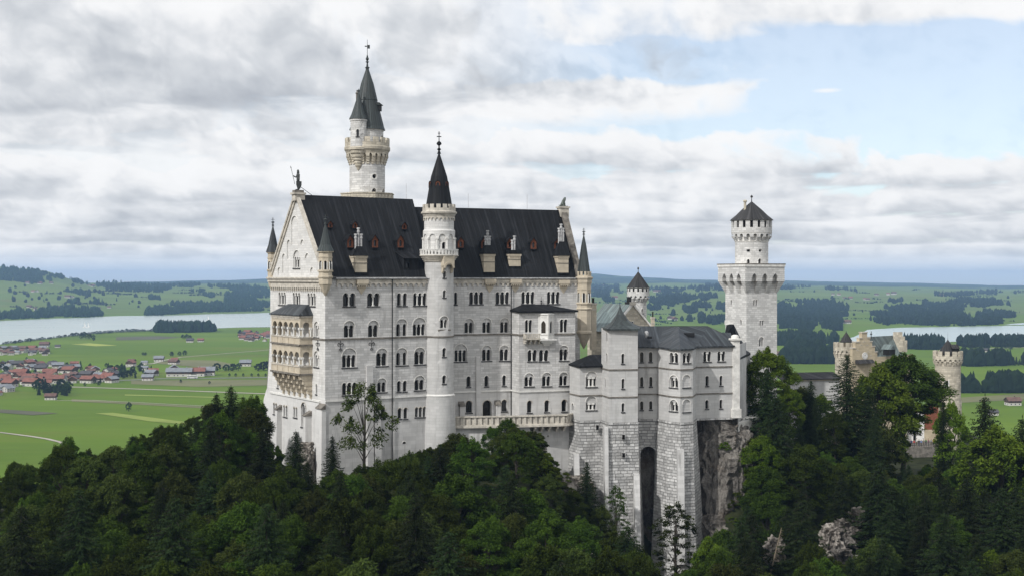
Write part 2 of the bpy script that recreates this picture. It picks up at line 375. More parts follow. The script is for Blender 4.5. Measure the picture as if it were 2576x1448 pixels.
def seamed(name, base, patina=None, seam=.62, rough=.42, spec=.5, pat=(.55, .75), pmax=1.0):
    # standing-seam sheet metal: UV u runs along the eave, v up the slope
    m, t, p = new_mat(name, rough, spec); c = Vector(base)
    uv = uvn(t); s = t.nodes.new('ShaderNodeSeparateXYZ'); t.links.new(uv, s.inputs[0])
    fr = mth(t, 'FRACT', mth(t, 'DIVIDE', s.outputs[0], seam)); ridge = mth(t, 'LESS_THAN', mth(t, 'ABSOLUTE', mth(t, 'SUBTRACT', fr, .5)), .07)
    sheet = t.nodes.new('ShaderNodeTexWhiteNoise'); sheet.noise_dimensions = '2D'
    t.links.new(comb(t, mth(t, 'FLOOR', mth(t, 'ADD', mth(t, 'DIVIDE', s.outputs[0], seam), .5)), mth(t, 'FLOOR', mth(t, 'DIVIDE', s.outputs[1], 4.2))), sheet.inputs[0])
    streak = nois(t, uvn(t, 1.9, .055), 1.0, 6, .7); big = nois(t, objc(t), .12, 3, .5)
    a = mix(t, sheet.outputs[0], tuple(c * .6), tuple(c * 1.5))
    a = mix(t, mth(t, 'MULTIPLY', sstep(t, streak, .45, .72), .9), a, tuple(c * 4.2))
    a = mix(t, mth(t, 'MULTIPLY', sstep(t, big, .5, .7), .35), a, tuple(c * .6))
    if patina:
        a = mix(t, mth(t, 'MULTIPLY', sstep(t, mth(t, 'ADD', mth(t, 'MULTIPLY', streak, .6), mth(t, 'MULTIPLY', big, .4)), *pat), pmax), a, patina)
    a = mix(t, mth(t, 'MULTIPLY', ridge, .3), a, tuple(c * 1.9))
    t.links.new(a, p.inputs['Base Color'])
    rr = mth(t, 'ADD', rough - .08, mth(t, 'MULTIPLY', sheet.outputs[0], .2)); t.links.new(rr, p.inputs['Roughness'])
    bump(t, p, ridge, .5, .05); return m
M = {}
M['ashlar'] = stone('grey_white_limestone', (.54, .533, .52), 1.25, .44, .024, .2, .58, stain=.38)
M['ashlar_low'] = stone('plain_limestone', (.54, .533, .52), 1.9, .75, .016, .10, .76, .2, .03, .5)
M['rustic'] = stone('rusticated_limestone', (.49, .484, .472), 1.05, .55, .05, .36, .34, 1.0, .3, .45, .16)
M['sand'] = stone('sandstone', (.50, .44, .345), .9, .5, .015, .10, .8, .2, .03, .25)
M['yellow'] = stone('yellow_sandstone', (.47, .40, .285), .9, .5, .015, .14, .8, .2, .03, .25)
M['ashlarw'] = stone('sunlit_white_limestone', (.62, .612, .592), 1.25, .44, .022, .11, .72)  # less stained limestone, its colour lightened to look sunlit on the west gable
M['ashlarw_low'] = stone('sunlit_plain_limestone', (.62, .612, .595), 1.9, .75, .014, .06, .84, .2, .03, .22)  # plain courses of the gable foot, sunlight put into the colour likewise
M['tower'] = stone('tower_limestone', (.58, .573, .555), 1.1, .46, .03, .2, .60, .4, .05, .2)
M['gate'] = stone('warm_limestone', (.50, .455, .37), 1.0, .55, .03, .30, .66, .4, .05, .3)
M['redbrick'] = stone('red_brick', (.20, .075, .045), .5, .18, .01, .2, 1.3, .2, .01, .2)
M['trim'] = plain('pale_stone_trim', (.66, .645, .61), .85, .2)
M['trimsand'] = plain('sandstone_trim', (.49, .455, .395), .85, .25)
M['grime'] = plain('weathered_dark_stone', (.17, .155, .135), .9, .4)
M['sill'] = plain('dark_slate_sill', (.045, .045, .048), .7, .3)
M['chimney_pot'] = plain('grey_cement_pipe', (.42, .42, .42), .85, .35, 1.5)
M['roof'] = seamed('black_sheet_roof', (.0075, .008, .0092), None, .66, .6, .14)
M['roofmix'] = seamed('dark_sheet_roof_faded', (.022, .025, .028), (.085, .105, .108), .6, .5, .3, (.5, .72), .7)
M['copper'] = seamed('green_copper_roof', (.020, .024, .024), (.058, .074, .072), .5, .55, .35, (.42, .68), .8)
M['verdigris'] = seamed('pale_green_copper_roof', (.085, .108, .108), (.165, .195, .188), .6, .6, .3, (.4, .7), .8)
M['shingle'] = seamed('dark_grey_shingle_roof', (.027, .0265, .027), None, .4, .75, .2)
M['bronze'] = plain('dark_bronze', (.035, .038, .036), .5, .5, 3.0, .5)
M['lionb'] = plain('green_bronze', (.10, .12, .105), .6, .6, 3.0, .4)
M['iron'] = plain('black_iron', (.015, .015, .016), .6, .3)
M['wood'] = plain('red_brown_wood', (.13, .045, .022), .7, .25, 3.0)
M['white'] = plain('white_marble', (.66, .65, .62), .7, .12)
m, t, p = new_mat('dark_window_glass', .12, .5); p.inputs['Base Color'].default_value = (.010, .009, .009, 1); M['glass'] = m
m, t, p = new_mat('dark_void', 1, 0); p.inputs['Base Color'].default_value = (.012, .011, .010, 1); M['void'] = m
M['plaster'] = plain('white_plaster', (.72, .71, .68), .9, .1, .6)
def leafmat(name, base, tip, vary=.35):
    m, t, p = new_mat(name, .75, .06)
    g = t.nodes.new('ShaderNodeNewGeometry'); oi = t.nodes.new('ShaderNodeObjectInfo')
    at = t.nodes.new('ShaderNodeAttribute'); at.attribute_name = 'clump'
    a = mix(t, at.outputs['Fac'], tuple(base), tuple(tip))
    hs = t.nodes.new('ShaderNodeHueSaturation'); t.links.new(a, hs.inputs['Color'])
    t.links.new(mth(t, 'ADD', .475, mth(t, 'MULTIPLY', oi.outputs['Random'], .045)), hs.inputs['Hue'])
    v = mth(t, 'ADD', mth(t, 'MULTIPLY', g.outputs['Random Per Island'], vary), mth(t, 'ADD', 1 - vary * .75, mth(t, 'MULTIPLY', oi.outputs['Random'], .95)))
    t.links.new(mth(t, 'SUBTRACT', v, .42), hs.inputs['Value']); t.links.new(hs.outputs[0], p.inputs['Base Color'])
    tr = t.nodes.new('ShaderNodeBsdfTranslucent'); t.links.new(hs.outputs[0], tr.inputs[0])
    mx = t.nodes.new('ShaderNodeMixShader'); mx.inputs[0].default_value = .22
    o = t.nodes['Material Output']; t.links.new(p.outputs[0], mx.inputs[1]); t.links.new(tr.outputs[0], mx.inputs[2]); t.links.new(mx.outputs[0], o.inputs[0])
    return m
M['beech'] = leafmat('beech_leaves', (.013, .026, .004), (.052, .083, .009))
M['lime'] = leafmat('bright_green_leaves', (.034, .066, .007), (.105, .155, .013))
M['spruce'] = leafmat('spruce_needles', (.009, .016, .006), (.026, .041, .011))
M['olive'] = leafmat('olive_green_leaves', (.017, .027, .006), (.058, .074, .014))
M['bark'] = plain('tree_bark', (.045, .038, .030), .95, .4, 4.0)
M['deadwood'] = plain('bleached_dead_wood', (.22, .18, .13), .95, .3, 4.0)
M['farleaf'] = leafmat('far_tree_leaves', (.012, .026, .010), (.034, .056, .014))
M['ashlar2'] = stone('smooth_pale_limestone', (.50, .495, .483), 1.3, .55, .018, .09, .76, .25, .03, .25)
m, t, p = new_mat('grey_cliff_rock', .95, .15)
n1_ = nois(t, objc(t, 1, 1, .35), .55, 8, .65, .6); n2_ = nois(t, objc(t), .18, 4, .6); n3_ = nois(t, objc(t), 2.5, 5, .65)
a_ = mix(t, sstep(t, n1_, .35, .68), (.06, .054, .048), (.27, .25, .225)); a_ = mix(t, mth(t, 'MULTIPLY', sstep(t, n2_, .45, .7), .6), a_, (.10, .075, .055)); a_ = mix(t, mth(t, 'MULTIPLY', sstep(t, n3_, .45, .75), .45), a_, (.33, .31, .285))
t.links.new(a_, p.inputs['Base Color']); bump(t, p, mth(t, 'ADD', n1_, n3_), .9, .6); M['rock'] = m
m, t, p = new_mat('pale_broken_rock', .95, .15)
n1_ = nois(t, objc(t), .9, 8, .7, .6); a_ = mix(t, sstep(t, n1_, .36, .64), (.07, .06, .05), (.34, .31, .275)); t.links.new(a_, p.inputs['Base Color']); bump(t, p, n1_, .9, .5); M['palerock'] = m
m, t, p = new_mat('forest_floor', .95, .1); n1_ = nois(t, objc(t), .3, 6, .65); t.links.new(mix(t, sstep(t, n1_, .35, .7), (.012, .016, .007), (.035, .04, .016)), p.inputs['Base Color']); M['floor'] = m
def meadow(name, a, b, c, warm, sc=1.0):
    m, t, p = new_mat(name, .95, .1)
    P_ = objc(t, .0011 * sc, .0021 * sc, 0); v = t.nodes.new('ShaderNodeTexVoronoi'); v.inputs['Scale'].default_value = 1.6; t.links.new(P_, v.inputs['Vector'])
    s3 = t.nodes.new('ShaderNodeSeparateColor'); t.links.new(v.outputs['Color'], s3.inputs[0])
    big = nois(t, objc(t, .0016 * sc, .0045 * sc, 0), 1.0, 5, .6, .3); fine = nois(t, objc(t, .02, .05, 0), 1.0, 5, .7)
    x = mix(t, s3.outputs[0], a, b); x = mix(t, mth(t, 'MULTIPLY', sstep(t, big, .42, .66), .75), x, c); x = mix(t, mth(t, 'MULTIPLY', sstep(t, nois(t, objc(t, .003 * sc, .006 * sc, 0), 1.0, 6, .6, .5), .52, .72), .6), x, warm)
    x = mix(t, mth(t, 'MULTIPLY', mth(t, 'SUBTRACT', fine, .5), .5), x, (.2, .26, .05))
    t.links.new(x, p.inputs['Base Color']); return m
M['meadow'] = meadow('valley_meadow', (.092, .155, .009), (.112, .175, .012), (.070, .120, .011), (.128, .130, .026))
M['hill'] = meadow('hill_meadow', (.10, .15, .025), (.12, .17, .03), (.085, .12, .028), (.15, .14, .05), .8)
m, t, p = new_mat('distant_woodland', .95, .1); x_ = nois(t, objc(t, .004, .0022, 0), 1.0, 6, .62, .4); y_ = nois(t, objc(t, .02, .012, 0), 1.0, 5, .7)
a_ = mix(t, sstep(t, mth(t, 'ADD', mth(t, 'MULTIPLY', x_, .7), mth(t, 'MULTIPLY', y_, .3)), .53, .6), (.016, .032, .016), (.09, .13, .045)); t.links.new(a_, p.inputs['Base Color']); M['farwood'] = m
for k_, c_ in (('straw', (.20, .25, .045)), ('limef', (.30, .34, .06)), ('soil', (.085, .085, .05)), ('gravel', (.36, .33, .28)), ('asphalt', (.20, .20, .20)), ('dry', (.14, .14, .06))): M[k_] = plain('field_' + k_, c_, .95, .15, .02)
m, t, p = new_mat('lake_water', .16, .5); p.inputs['Base Color'].default_value = (.35, .41, .375, 1); n1_ = nois(t, objc(t, .004, .03, 0), 1.0, 6, .65); n2_ = nois(t, objc(t, .12, .3, 0), 1.0, 4, .6)
bump(t, p, mth(t, 'ADD', n1_, mth(t, 'MULTIPLY', n2_, .15)), .08, 2.0); t.links.new(mth(t, 'ADD', .1, mth(t, 'MULTIPLY', n1_, .25)), p.inputs['Roughness']); M['water'] = m
# ------------------------------------------------------------------ castle helpers
HOLES = {}
def won(mb, surf, s0, s1, z0, z1, d0, d1, m=0, db=None):   # box lying on a wall (d negative = proud); db: outer d at the bottom
    db = d0 if db is None else db
    lo = [surf.map(s0, z0, db), surf.map(s1, z0, db), surf.map(s1, z0, d1), surf.map(s0, z0, d1)]
    hi = [surf.map(s0, z1, d0), surf.map(s1, z1, d0), surf.map(s1, z1, d1), surf.map(s0, z1, d1)]
    mb.loft([lo, hi], m)
def ring(mb, surf, cx, spr, r0, r1, d, m, n=8):
    for i in range(n):
        a, b = math.pi * i / n, math.pi * (i + 1) / n
        q = lambda r, t, dd: surf.map(cx + r * math.cos(t), spr + r * math.sin(t), dd)
        mb.face([q(r0, a, d), q(r1, a, d), q(r1, b, d), q(r0, b, d)], m)
        mb.face([q(r1, a, d), q(r1, a, .02), q(r1, b, .02), q(r1, b, d)], m)
        mb.face([q(r0, a, d), q(r0, b, d), q(r0, b, .05), q(r0, a, .05)], m)
def win(th, surf, cf, xL, xR, yt, yb, n=1, outer=None, gap=.2, wm='ashlar', cols=True, sill=True, trim='trim', pane='glass', dep=.6, blind=False, name='window', off=0.0):
    """A recessed opening measured on the photo: n arched lights, optionally under one blind outer arch."""
    pL, pT = cf(xL, yt); pR, pB = cf(xR, yb); xm, ym = (pL + pR) / 2, (pT + pB) / 2
    sL, sR = surf.hit(pL, ym)[0], surf.hit(pR, ym)[0]; zt, zb = surf.hit(xm, pT)[1], surf.hit(xm, pB)[1]
    mb = MB(); mats = [M[wm], M['sill'], M[trim]]
    key = id(surf)
    if outer is not None:
        zo = surf.hit(xm, cf(0, outer)[1])[1]; zo = max(zo, zb + (sR - sL) / 2 + .05)
        big = arch(sL, sR, zb, zo, 10); HOLES.setdefault(key, []).append(big); e = .2
        rim(mb, surf, big, 0, e, 0); ring(mb, surf, (sL + sR) / 2, zo - (sR - sL) / 2, (sR - sL) / 2, (sR - sL) / 2 + .14, -.05, 2, 10)
        if blind:
            wall(mb, surf, big, [], 0, d=e - .02); holes = []
        else:
            ins = .16; hole, wd, spr = scallop(sL + ins, sR - ins, zb + .02, min(zt, zo - .12), n, gap)
            hs_ = [hole] if cols or n == 1 else [arch(sL + ins + k * (wd + gap), sL + ins + k * (wd + gap) + wd, zb + .02, min(zt, zo - .12), 6) for k in range(n)]
            wall(mb, surf, big, hs_, 0, d=e)
            for hole in hs_: rim(mb, surf, hole, e, e + dep, 0)
            h0, h1 = sL + ins, sR - ins; d0 = e
    else:
        hole, wd, spr = scallop(sL, sR, zb, zt, n, gap)
        for hole in ([hole] if cols or n == 1 else [arch(sL + k * (wd + gap), sL + k * (wd + gap) + wd, zb, zt, 6) for k in range(n)]): HOLES.setdefault(key, []).append(hole); rim(mb, surf, hole, 0, dep, 0)
        h0, h1 = sL, sR; d0 = 0
        for k in range(n): ring(mb, surf, sL + k * (wd + gap) + wd / 2, spr, wd / 2, wd / 2 + .13, -.05, 2, 6)
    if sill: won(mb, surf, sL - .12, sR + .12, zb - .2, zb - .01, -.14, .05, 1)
    o = mb.build(name, mats, th)
    if not blind:
        pm = MB(); q = .06
        pm.face([surf.map(h0 - q, zb - q, d0 + dep - .03), surf.map(h1 + q, zb - q, d0 + dep - .03), surf.map(h1 + q, zt + q, d0 + dep - .03), surf.map(h0 - q, zt + q, d0 + dep - .03)])
        pm.build('pane', M[pane], o)
        if cols and n > 1:
            for k in range(1, n):
                c = h0 + k * (wd + gap) - gap / 2; cb = MB(); dc = d0 + .2
                rc = max(.085, gap * .46)
                cb.tube([surf.map(c, zb, dc), surf.map(c, spr - .15, dc)], [rc, rc * .9], 8)
                won(cb, surf, c - rc * 1.7, c + rc * 1.7, spr - .17, spr + .1, dc - rc * 1.6, dc + rc * 1.6)
                won(cb, surf, c - rc * 1.45, c + rc * 1.45, zb - .01, zb + .16, dc - rc * 1.4, dc + rc * 1.4)
                cb.build('column', M['white'], o)
    return o
def frieze(mb, surf, s0, s1, zt, zb, pitch, d, m=0):
    n = max(1, round((s1 - s0) / pitch)); p = (s1 - s0) / n; r = p * .36
    for k in range(n):
        a = s0 + k * p; c = a + p / 2; b = a + p; spr = zb + (zt - zb) * .3
        arc = [(c + r * math.cos(t), spr + r * math.sin(t)) for t in [math.pi * i / 6 for i in range(7)]]
        pts = [(a, zb), (a, zt), (b, zt), (b, zb), (c + r, zb)] + arc + [(c - r, zb)]
        half = [(b, zt), (c, zt)] + arc[:4][::-1] + [(c + r, zb), (b, zb)]
        mb.face([surf.map(*q_, -d) for q_ in half], m); half2 = [(c, zt), (a, zt), (a, zb), (c - r, zb)] + arc[3:][::-1]
        mb.face([surf.map(*q_, -d) for q_ in half2], m)
        low = [(a, zb), (c - r, zb)] + arc[::-1] + [(c + r, zb), (b, zb)]
        for q0, q1 in zip(low, low[1:]): mb.face([surf.map(*q0, -d), surf.map(*q1, -d), surf.map(*q1, 0), surf.map(*q0, 0)], m)
def merlons(mb, c, r, z0, z1, z2, n, th_=.35, m=0, duty=.6, seg=3):
    mb.lathe(c, [(r, z0), (r, z1), (r - th_, z1), (r - th_, z0)], 40, m, caps=False)
    for k in range(n):
        t0 = 2 * math.pi * k / n; pts = []
        for i in range(seg + 1): pts.append(Vector(c) + v2(t0 + 2 * math.pi / n * duty * i / seg) * r)
        for i in range(seg + 1): pts.append(Vector(c) + v2(t0 + 2 * math.pi / n * duty * (1 - i / seg)) * (r - th_))
        mb.prism([(q.x, q.y) for q in pts], z1, z2 - .12, m)
        mb.prism([(q.x, q.y) for q in pts], z2 - .12, z2, m)
def corbels(mb, c, r0, r1, z0, z1, n, frac=.42, m=0, steps=3, a0=0.0):
    for k in range(n):
        t = a0 + 2 * math.pi * k / n; u = v2(t); tv = Vector((-u.y, u.x)); hw = math.pi * r1 / n * frac
        for i in range(steps):
            f = (i + 1) / steps; rr = r0 + (r1 - r0) * f; za = z0 + (z1 - z0) * i / steps; zb = z0 + (z1 - z0) * (i + 1) / steps
            mb.box(Vector(c) + u * ((r0 - .2 + rr) / 2), u, (rr - r0 + .2) / 2, hw, za, zb, m)
def finial(mb, x, y, z0, z1, r, m=0, cross=True):
    h = z1 - z0
    mb.lathe((x, y), [(r * .9, z0 - .1), (r * .35, z0 + h * .12), (r * .95, z0 + h * .18), (r * .3, z0 + h * .25), (r * .3, z0 + h * .34), (r * 1.15, z0 + h * .42), (r * .9, z0 + h * .5), (r * .2, z0 + h * .56), (r * .16, z1)], 10, m)
    if cross:
        mb.box((x, y), (1, .3), r * 1.0, r * .15, z0 + h * .74, z0 + h * .78, m); mb.box((x, y), (1, .3), r * .5, r * .12, z0 + h * .9, z0 + h * .93, m)
def cone_roof(mb, c, prof, n=24, m=0, a0=0.0): mb.lathe(c, prof, n, m, a0)
def prof(rows, k, zy, Y): return [(hw * k * Y / F, Z(zy(y), Y)) for hw, y in rows]

# ------------------------------------------------------------------ the palace
b1a = R(33.8); u1 = v2(b1a); w1 = Vector((-u1.y, u1.x))            # along the left front, and back from it
A2 = XY(818, 220); Wd = 23.8; C2 = A2 + w1 * Wd
F1 = Plane(A2, u1); G = Plane(C2, -w1)
L1 = F1.hit(1092, 700)[0]; B2p = A2 + u1 * L1
F2p0 = XY(1112, 236.9); u2 = v2(R(22)); w2 = Vector((-u2.y, u2.x)); F2 = Plane(F2p0, u2); L2 = F2.hit(1459, 700)[0]; E2 = F2p0 + u2 * L2
Hr = 15.0; zS, zP = -10.5, -21.2
palace = thing('palace', 'long white limestone palace with steep black roof and rows of arched windows', 'palace', (A2.x, A2.y, -34))
def row(surf, cf, lst, **k):
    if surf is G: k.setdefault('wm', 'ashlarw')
    for a in lst: win(palace, surf, cf, *a, **k)
# left front windows
row(F1, c2, [(1077, 1220, 205, 358, 2), (1358, 1500, 205, 356, 2), (1893, 2045, 205, 350, 3)], gap=.3)
row(F1, c2, [(1703, 1749, 205, 352, 1), (1773, 1819, 205, 352, 1)])
row(F1, c2, [(1085, 1217, 578, 718, 2, 527), (1366, 1497, 575, 714, 2, 522), (1885, 2043, 565, 696, 3, 490)], sill=False)
row(F1, c2, [(1692, 1827, 562, 702, 2, 504)], gap=.55, cols=False, sill=False)
row(F1, c2, [(1065, 1238, 922, 1065, 3, 843), (1460, 1598, 898, 1048, 2, 845), (1902, 2034, 882, 1030, 2, 835)])
row(F1, c2, [(1692, 1828, 893, 1040, 2, 840)], gap=.55, cols=False)
row(F1, c2, [(1068, 1235, 1240, 1382, 3)])
row(F1, c2, [(1472, 1586, 1238, 1352, 2, 1190), (1904, 2029, 1208, 1328, 2, 1162)])
row(F1, c2, [(1704, 1748, 1220, 1346, 1), (1772, 1817, 1218, 1343, 1)])
row(F1, c3, [(1505, 1568, 362, 500, 1), (1712, 1756, 376, 500, 1), (1780, 1824, 373, 500, 1), (1912, 1948, 366, 482, 1), (1958, 1992, 364, 482, 1), (2004, 2040, 362, 480, 1)], trim='trimsand', wm='ashlar_low')
row(F1, c3, [(1765, 1808, 764, 792, 1)], sill=False, cols=False)
# right front windows
row(F2, c5, [(803, 962, 192, 335, 3), (1108, 1264, 192, 333, 3), (1408, 1558, 190, 331, 3), (1704, 1850, 190, 330, 3)], gap=.26)
row(F2, c5, [(628, 660, 195, 338, 1)])
row(F2, c5, [(742, 855, 545, 668, 2, 500), (950, 1059, 542, 666, 2, 495), (1157, 1264, 540, 664, 2, 494)], sill=False)
row(F2, c5, [(628, 776, 865, 998, 3, 795), (947, 1061, 858, 990, 2, 813), (1152, 1267, 855, 987, 2, 810)])
row(F2, c5, [(770, 817, 1166, 1290, 1), (979, 1025, 1160, 1284, 1), (1186, 1228, 1155, 1277, 1)])
row(F2, c6, [(762, 836, 290, 432, 1), (1176, 1240, 278, 416, 1)], trim='trimsand', wm='ashlar_low')
win(palace, F2, c6, 958, 1062, 285, 470, 1, trim='trimsand', sill=False, name='door', dep=.9)
# gable windows
row(G, c2, [(333, 414, 195, 340, 3), (498, 582, 200, 345, 3), (669, 759, 205, 355, 3)], gap=.3)
row(G, c2, [(742, 800, 580, 714, 2, 535), (741, 801, 922, 1060, 2, 875)], gap=.3)
row(G, c2, [(762, 779, 1255, 1375, 1), (314, 332, 1200, 1300, 1)])
row(G, c3, [(270, 315, 318, 448, 2), (388, 433, 346, 478, 2), (505, 548, 366, 486, 2)], trim='trimsand', gap=.35, cols=False)
win(palace, G, c3, 592, 652, 335, 598, 2, 312, name='door', trim='trimsand', gap=.2)
row(G, c1, [(502, 580, 950, 1078, 3, 872)], gap=.25)
# blind arches of the gable field
for xl, xr, yt, yb in ((478, 552, 475, 815), (430, 468, 752, 975), (586, 626, 750, 810), (374, 412, 912, 1135), (640, 684, 908, 968), (322, 356, 1070, 1160), (700, 738, 1070, 1135)):
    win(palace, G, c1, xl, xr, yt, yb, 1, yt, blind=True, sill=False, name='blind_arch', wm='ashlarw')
# projecting bay
BF0 = XY(1306, 238.6); BF1 = XY(1447, 242.9); ub = (BF1 - BF0).normalized(); BAY = Plane(BF0, ub)
BL0 = F2p0 + u2 * F2.hit(1286, 900)[0]; BAYL = Plane(BL0, BF0 - BL0); Lb = (BF1 - BF0).length; Lbl = (BF0 - BL0).length
row(BAY, c5, [(1450, 1530, 514, 660, 2), (1854, 1940, 508, 658, 2)], sill=False, gap=.16)
row(BAY, c5, [(1480, 1585, 862, 993, 2), (1612, 1720, 862, 993, 2)], gap=.26)
row(BAY, c5, [(1845, 1954, 855, 985, 2, 812), (1440, 1552, 1175, 1285, 2, 1132), (1644, 1756, 1168, 1282, 2, 1126), (1843, 1952, 1162, 1276, 2, 1121)])
row(BAY, c6, [(1472, 1530, 290, 430, 1), (1674, 1730, 284, 422, 1), (1872, 1932, 278, 416, 1)], trim='trimsand', wm='ashlar_low')
zBt = Z(c5(0, 405)[1], 239)
# walls
mb = MB()
wall(mb, F1, [(0, zP), (L1, zP), (L1, .1), (0, .1)], [h for h in HOLES[id(F1)] if min(p[1] for p in h) > zP])
wall(mb, F1, [(0, -40), (L1, -40), (L1, zP), (0, zP)], [h for h in HOLES[id(F1)] if min(p[1] for p in h) < zP], 1)
wall(mb, F2, [(-1.5, zP), (L2, zP), (L2, .1), (-1.5, .1)], [h for h in HOLES[id(F2)] if min(p[1] for p in h) > zP])
wall(mb, F2, [(-1.5, -40), (L2, -40), (L2, zP), (-1.5, zP)], [h for h in HOLES[id(F2)] if min(p[1] for p in h) < zP], 1)
BK = A2 + w1 * 23.8
mb.face([(*B2p, -40), (*(B2p + w1 * 8), -40), (*(B2p + w1 * 8), 0), (*B2p, 0)])
Eb = E2 + w2 * 15.6
mb.face([(*E2, -40), (*Eb, -40), (*Eb, .1), (*(E2 + w2 * 7.8), 13.5), (*E2, .1)])
mb.face([(*Eb, -40), (*(F2p0 + w2 * 15.6), -40), (*(F2p0 + w2 * 15.6), 0), (*Eb, 0)]); mb.face([(*(F2p0 + w2 * 15.6), -40), (*C2, -40), (*C2, 0), (*(F2p0 + w2 * 15.6), 0)])
mb.build('wall', [M['ashlar'], M['ashlar_low']], palace)
mb = MB(); zG = G.hit(*c3(300, 200))[1]
ed = [G.hit(*c2(225, 900)), G.hit(*c2(200, 1300)), G.hit(*c3(185, 228)), G.hit(*c3(160, 268)), G.hit(*c3(133, 600))]
top_out = [(ed[2][0], zG), (Wd, zG), (Wd, 0), (Wd / 2, Hr), (0, 0), (0, -9)] + ed[:2]
low_out = [(ed[4][0] - .8, -44), (Wd, -44), (Wd, zG), (ed[2][0], zG), ed[3], ed[4]]
hg = HOLES[id(G)]
wall(mb, G, top_out, [h for h in hg if min(p[1] for p in h) > zG], 0)
wall(mb, G, low_out, [h for h in hg if min(p[1] for p in h) < zG], 1)
rim(mb, G, [(0, -9)] + ed + [(ed[4][0] - .8, -44)], 0, 2.5, 1)
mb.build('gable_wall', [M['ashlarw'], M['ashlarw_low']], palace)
mb = MB()
hb = HOLES[id(BAY)]
wall(mb, BAY, [(0, zP), (Lb, zP), (Lb, zBt), (0, zBt)], [h for h in hb if min(p[1] for p in h) > zP], 0)
wall(mb, BAY, [(0, -40), (Lb, -40), (Lb, zP), (0, zP)], [h for h in hb if min(p[1] for p in h) < zP], 1)
wall(mb, BAYL, [(0, zP), (Lbl, zP), (Lbl, zBt), (0, zBt)], [], 0); wall(mb, BAYL, [(0, -40), (Lbl, -40), (Lbl, zP), (0, zP)], [], 1)
BR1 = BF1 + Vector((-ub.y, ub.x)) * 6; mb.face([(*BF1, -40), (*BR1, -40), (*BR1, zBt), (*BF1, zBt)])
mb.build('bay_wall', [M['ashlar'], M['ashlar_low']], palace)
mb = MB()
cm = (BF0 + BF1) / 2 + w2 * 2.2; e_l = BL0 - u2 * .4 ; rz = Z(c5(0, 342)[1], 241)
p_ = [(*(BL0 - u2 * .3), zBt + .05), (*(BF0 - ub * .3 - w2 * .6), zBt - .15), (*(BF1 + ub * .4 - w2 * .6), zBt - .1), (*(BF1 + ub * .4 + w2 * 4), zBt + .1)]
tA, tB = Vector((*(BF0 + w2 * 3.5 + ub * 2.0), rz)), Vector((*(BF0 + w2 * 3.6 + ub * 6.6), rz + .05))
for f in ([p_[0], p_[1], tA], [p_[1], p_[2], tB, tA], [p_[2], p_[3], tB]): mb.face(f, 0)
for q in range(3): mb.face([p_[q], p_[q + 1], (p_[q + 1][0], p_[q + 1][1], p_[q + 1][2] - .3), (p_[q][0], p_[q][1], p_[q][2] - .3)], 0)
finial(mb, tB.x - .5, tB.y - .2, rz, rz + 1.5, .16, 0, False)
mb.build('bay_roof', M['roof'], palace)
# oriel window and balcony on the bay
so0, so1, so2 = BAY.hit(*c5(1600, 600))[0], BAY.hit(*c5(1690, 600))[0], BAY.hit(*c5(1780, 600))[0]
zo0, zo1 = BAY.hit(*c5(1690, 735))[1], BAY.hit(*c5(1690, 445))[1]
mb = MB(); q0, q1, q2 = BAY.map(so0, 0, 0).xy, BAY.map(so1, 0, -1.15).xy, BAY.map(so2, 0, 0).xy
for a, b in ((q0, q1), (q1, q2)):
    P_ = Plane(a, b - a); L = (b - a).length; zz = zo0 + (zo1 - zo0) * .2
    h = arch(L * .3, L * .74, zz + .15, zz + (zo1 - zo0) * .53, 8, True)
    wall(mb, P_, [(0, zo0), (L, zo0), (L, zo1), (0, zo1)], [h], 0); rim(mb, P_, h, 0, .3, 0)
    won(mb, P_, 0, L, zz - .12, zz, -.12, 0, 0); won(mb, P_, 0, L, zo1 - .2, zo1 + .1, -.15, 0, 0); won(mb, P_, 0, .16, zo0, zo1, -.08, 0, 0); won(mb, P_, L - .16, L, zo0, zo1, -.08, 0, 0)
    frieze(mb, P_, L * .25, L * .8, zo1 - .35, zo1 - .75, .3, .05)
    mb.face([P_.map(L * .2, zz, .28), P_.map(L * .85, zz, .28), P_.map(L * .85, zo1, .28), P_.map(L * .2, zo1, .28)], 1)
won(mb, BAY, so0 - .15, so2 + .15, zo0 - .25, zo0, -1.25, 0, 0)
for k in range(3): won(mb, BAY, so0 + .3 + k * .35, so2 - .3 - k * .35, zo0 - .6 - k * .35, zo0 - .25 - k * .35, -1.0 + k * .3, 0, 0)
o = mb.build('oriel', [M['white'], M['glass']], palace)
mb = MB(); sb0 = BAY.hit(*c5(1425, 700))[0]; zb0, zb1 = BAY.hit(*c5(1500, 742))[1], BAY.hit(*c5(1500, 672))[1]
won(mb, BAY, sb0, so0, zb0, zb0 + .25, -1.3, 0); won(mb, BAY, sb0, so0, zb1 - .16, zb1, -1.3, -1.05); won(mb, BAY, sb0, sb0 + .2, zb0, zb1, -1.3, 0)
k = sb0 + .3
while k < so0 - .1: won(mb, BAY, k, k + .2, zb0 + .2, zb1 - .1, -1.26, -1.1); k += .4
for k in range(4):
    s_ = sb0 + .1 + k * .95; won(mb, BAY, s_, s_ + .3, zb0 - .35, zb0, -1.1, 0); won(mb, BAY, s_, s_ + .3, zb0 - .8, zb0 - .35, -.6, 0)
mb.build('balcony', M['trimsand'], palace)
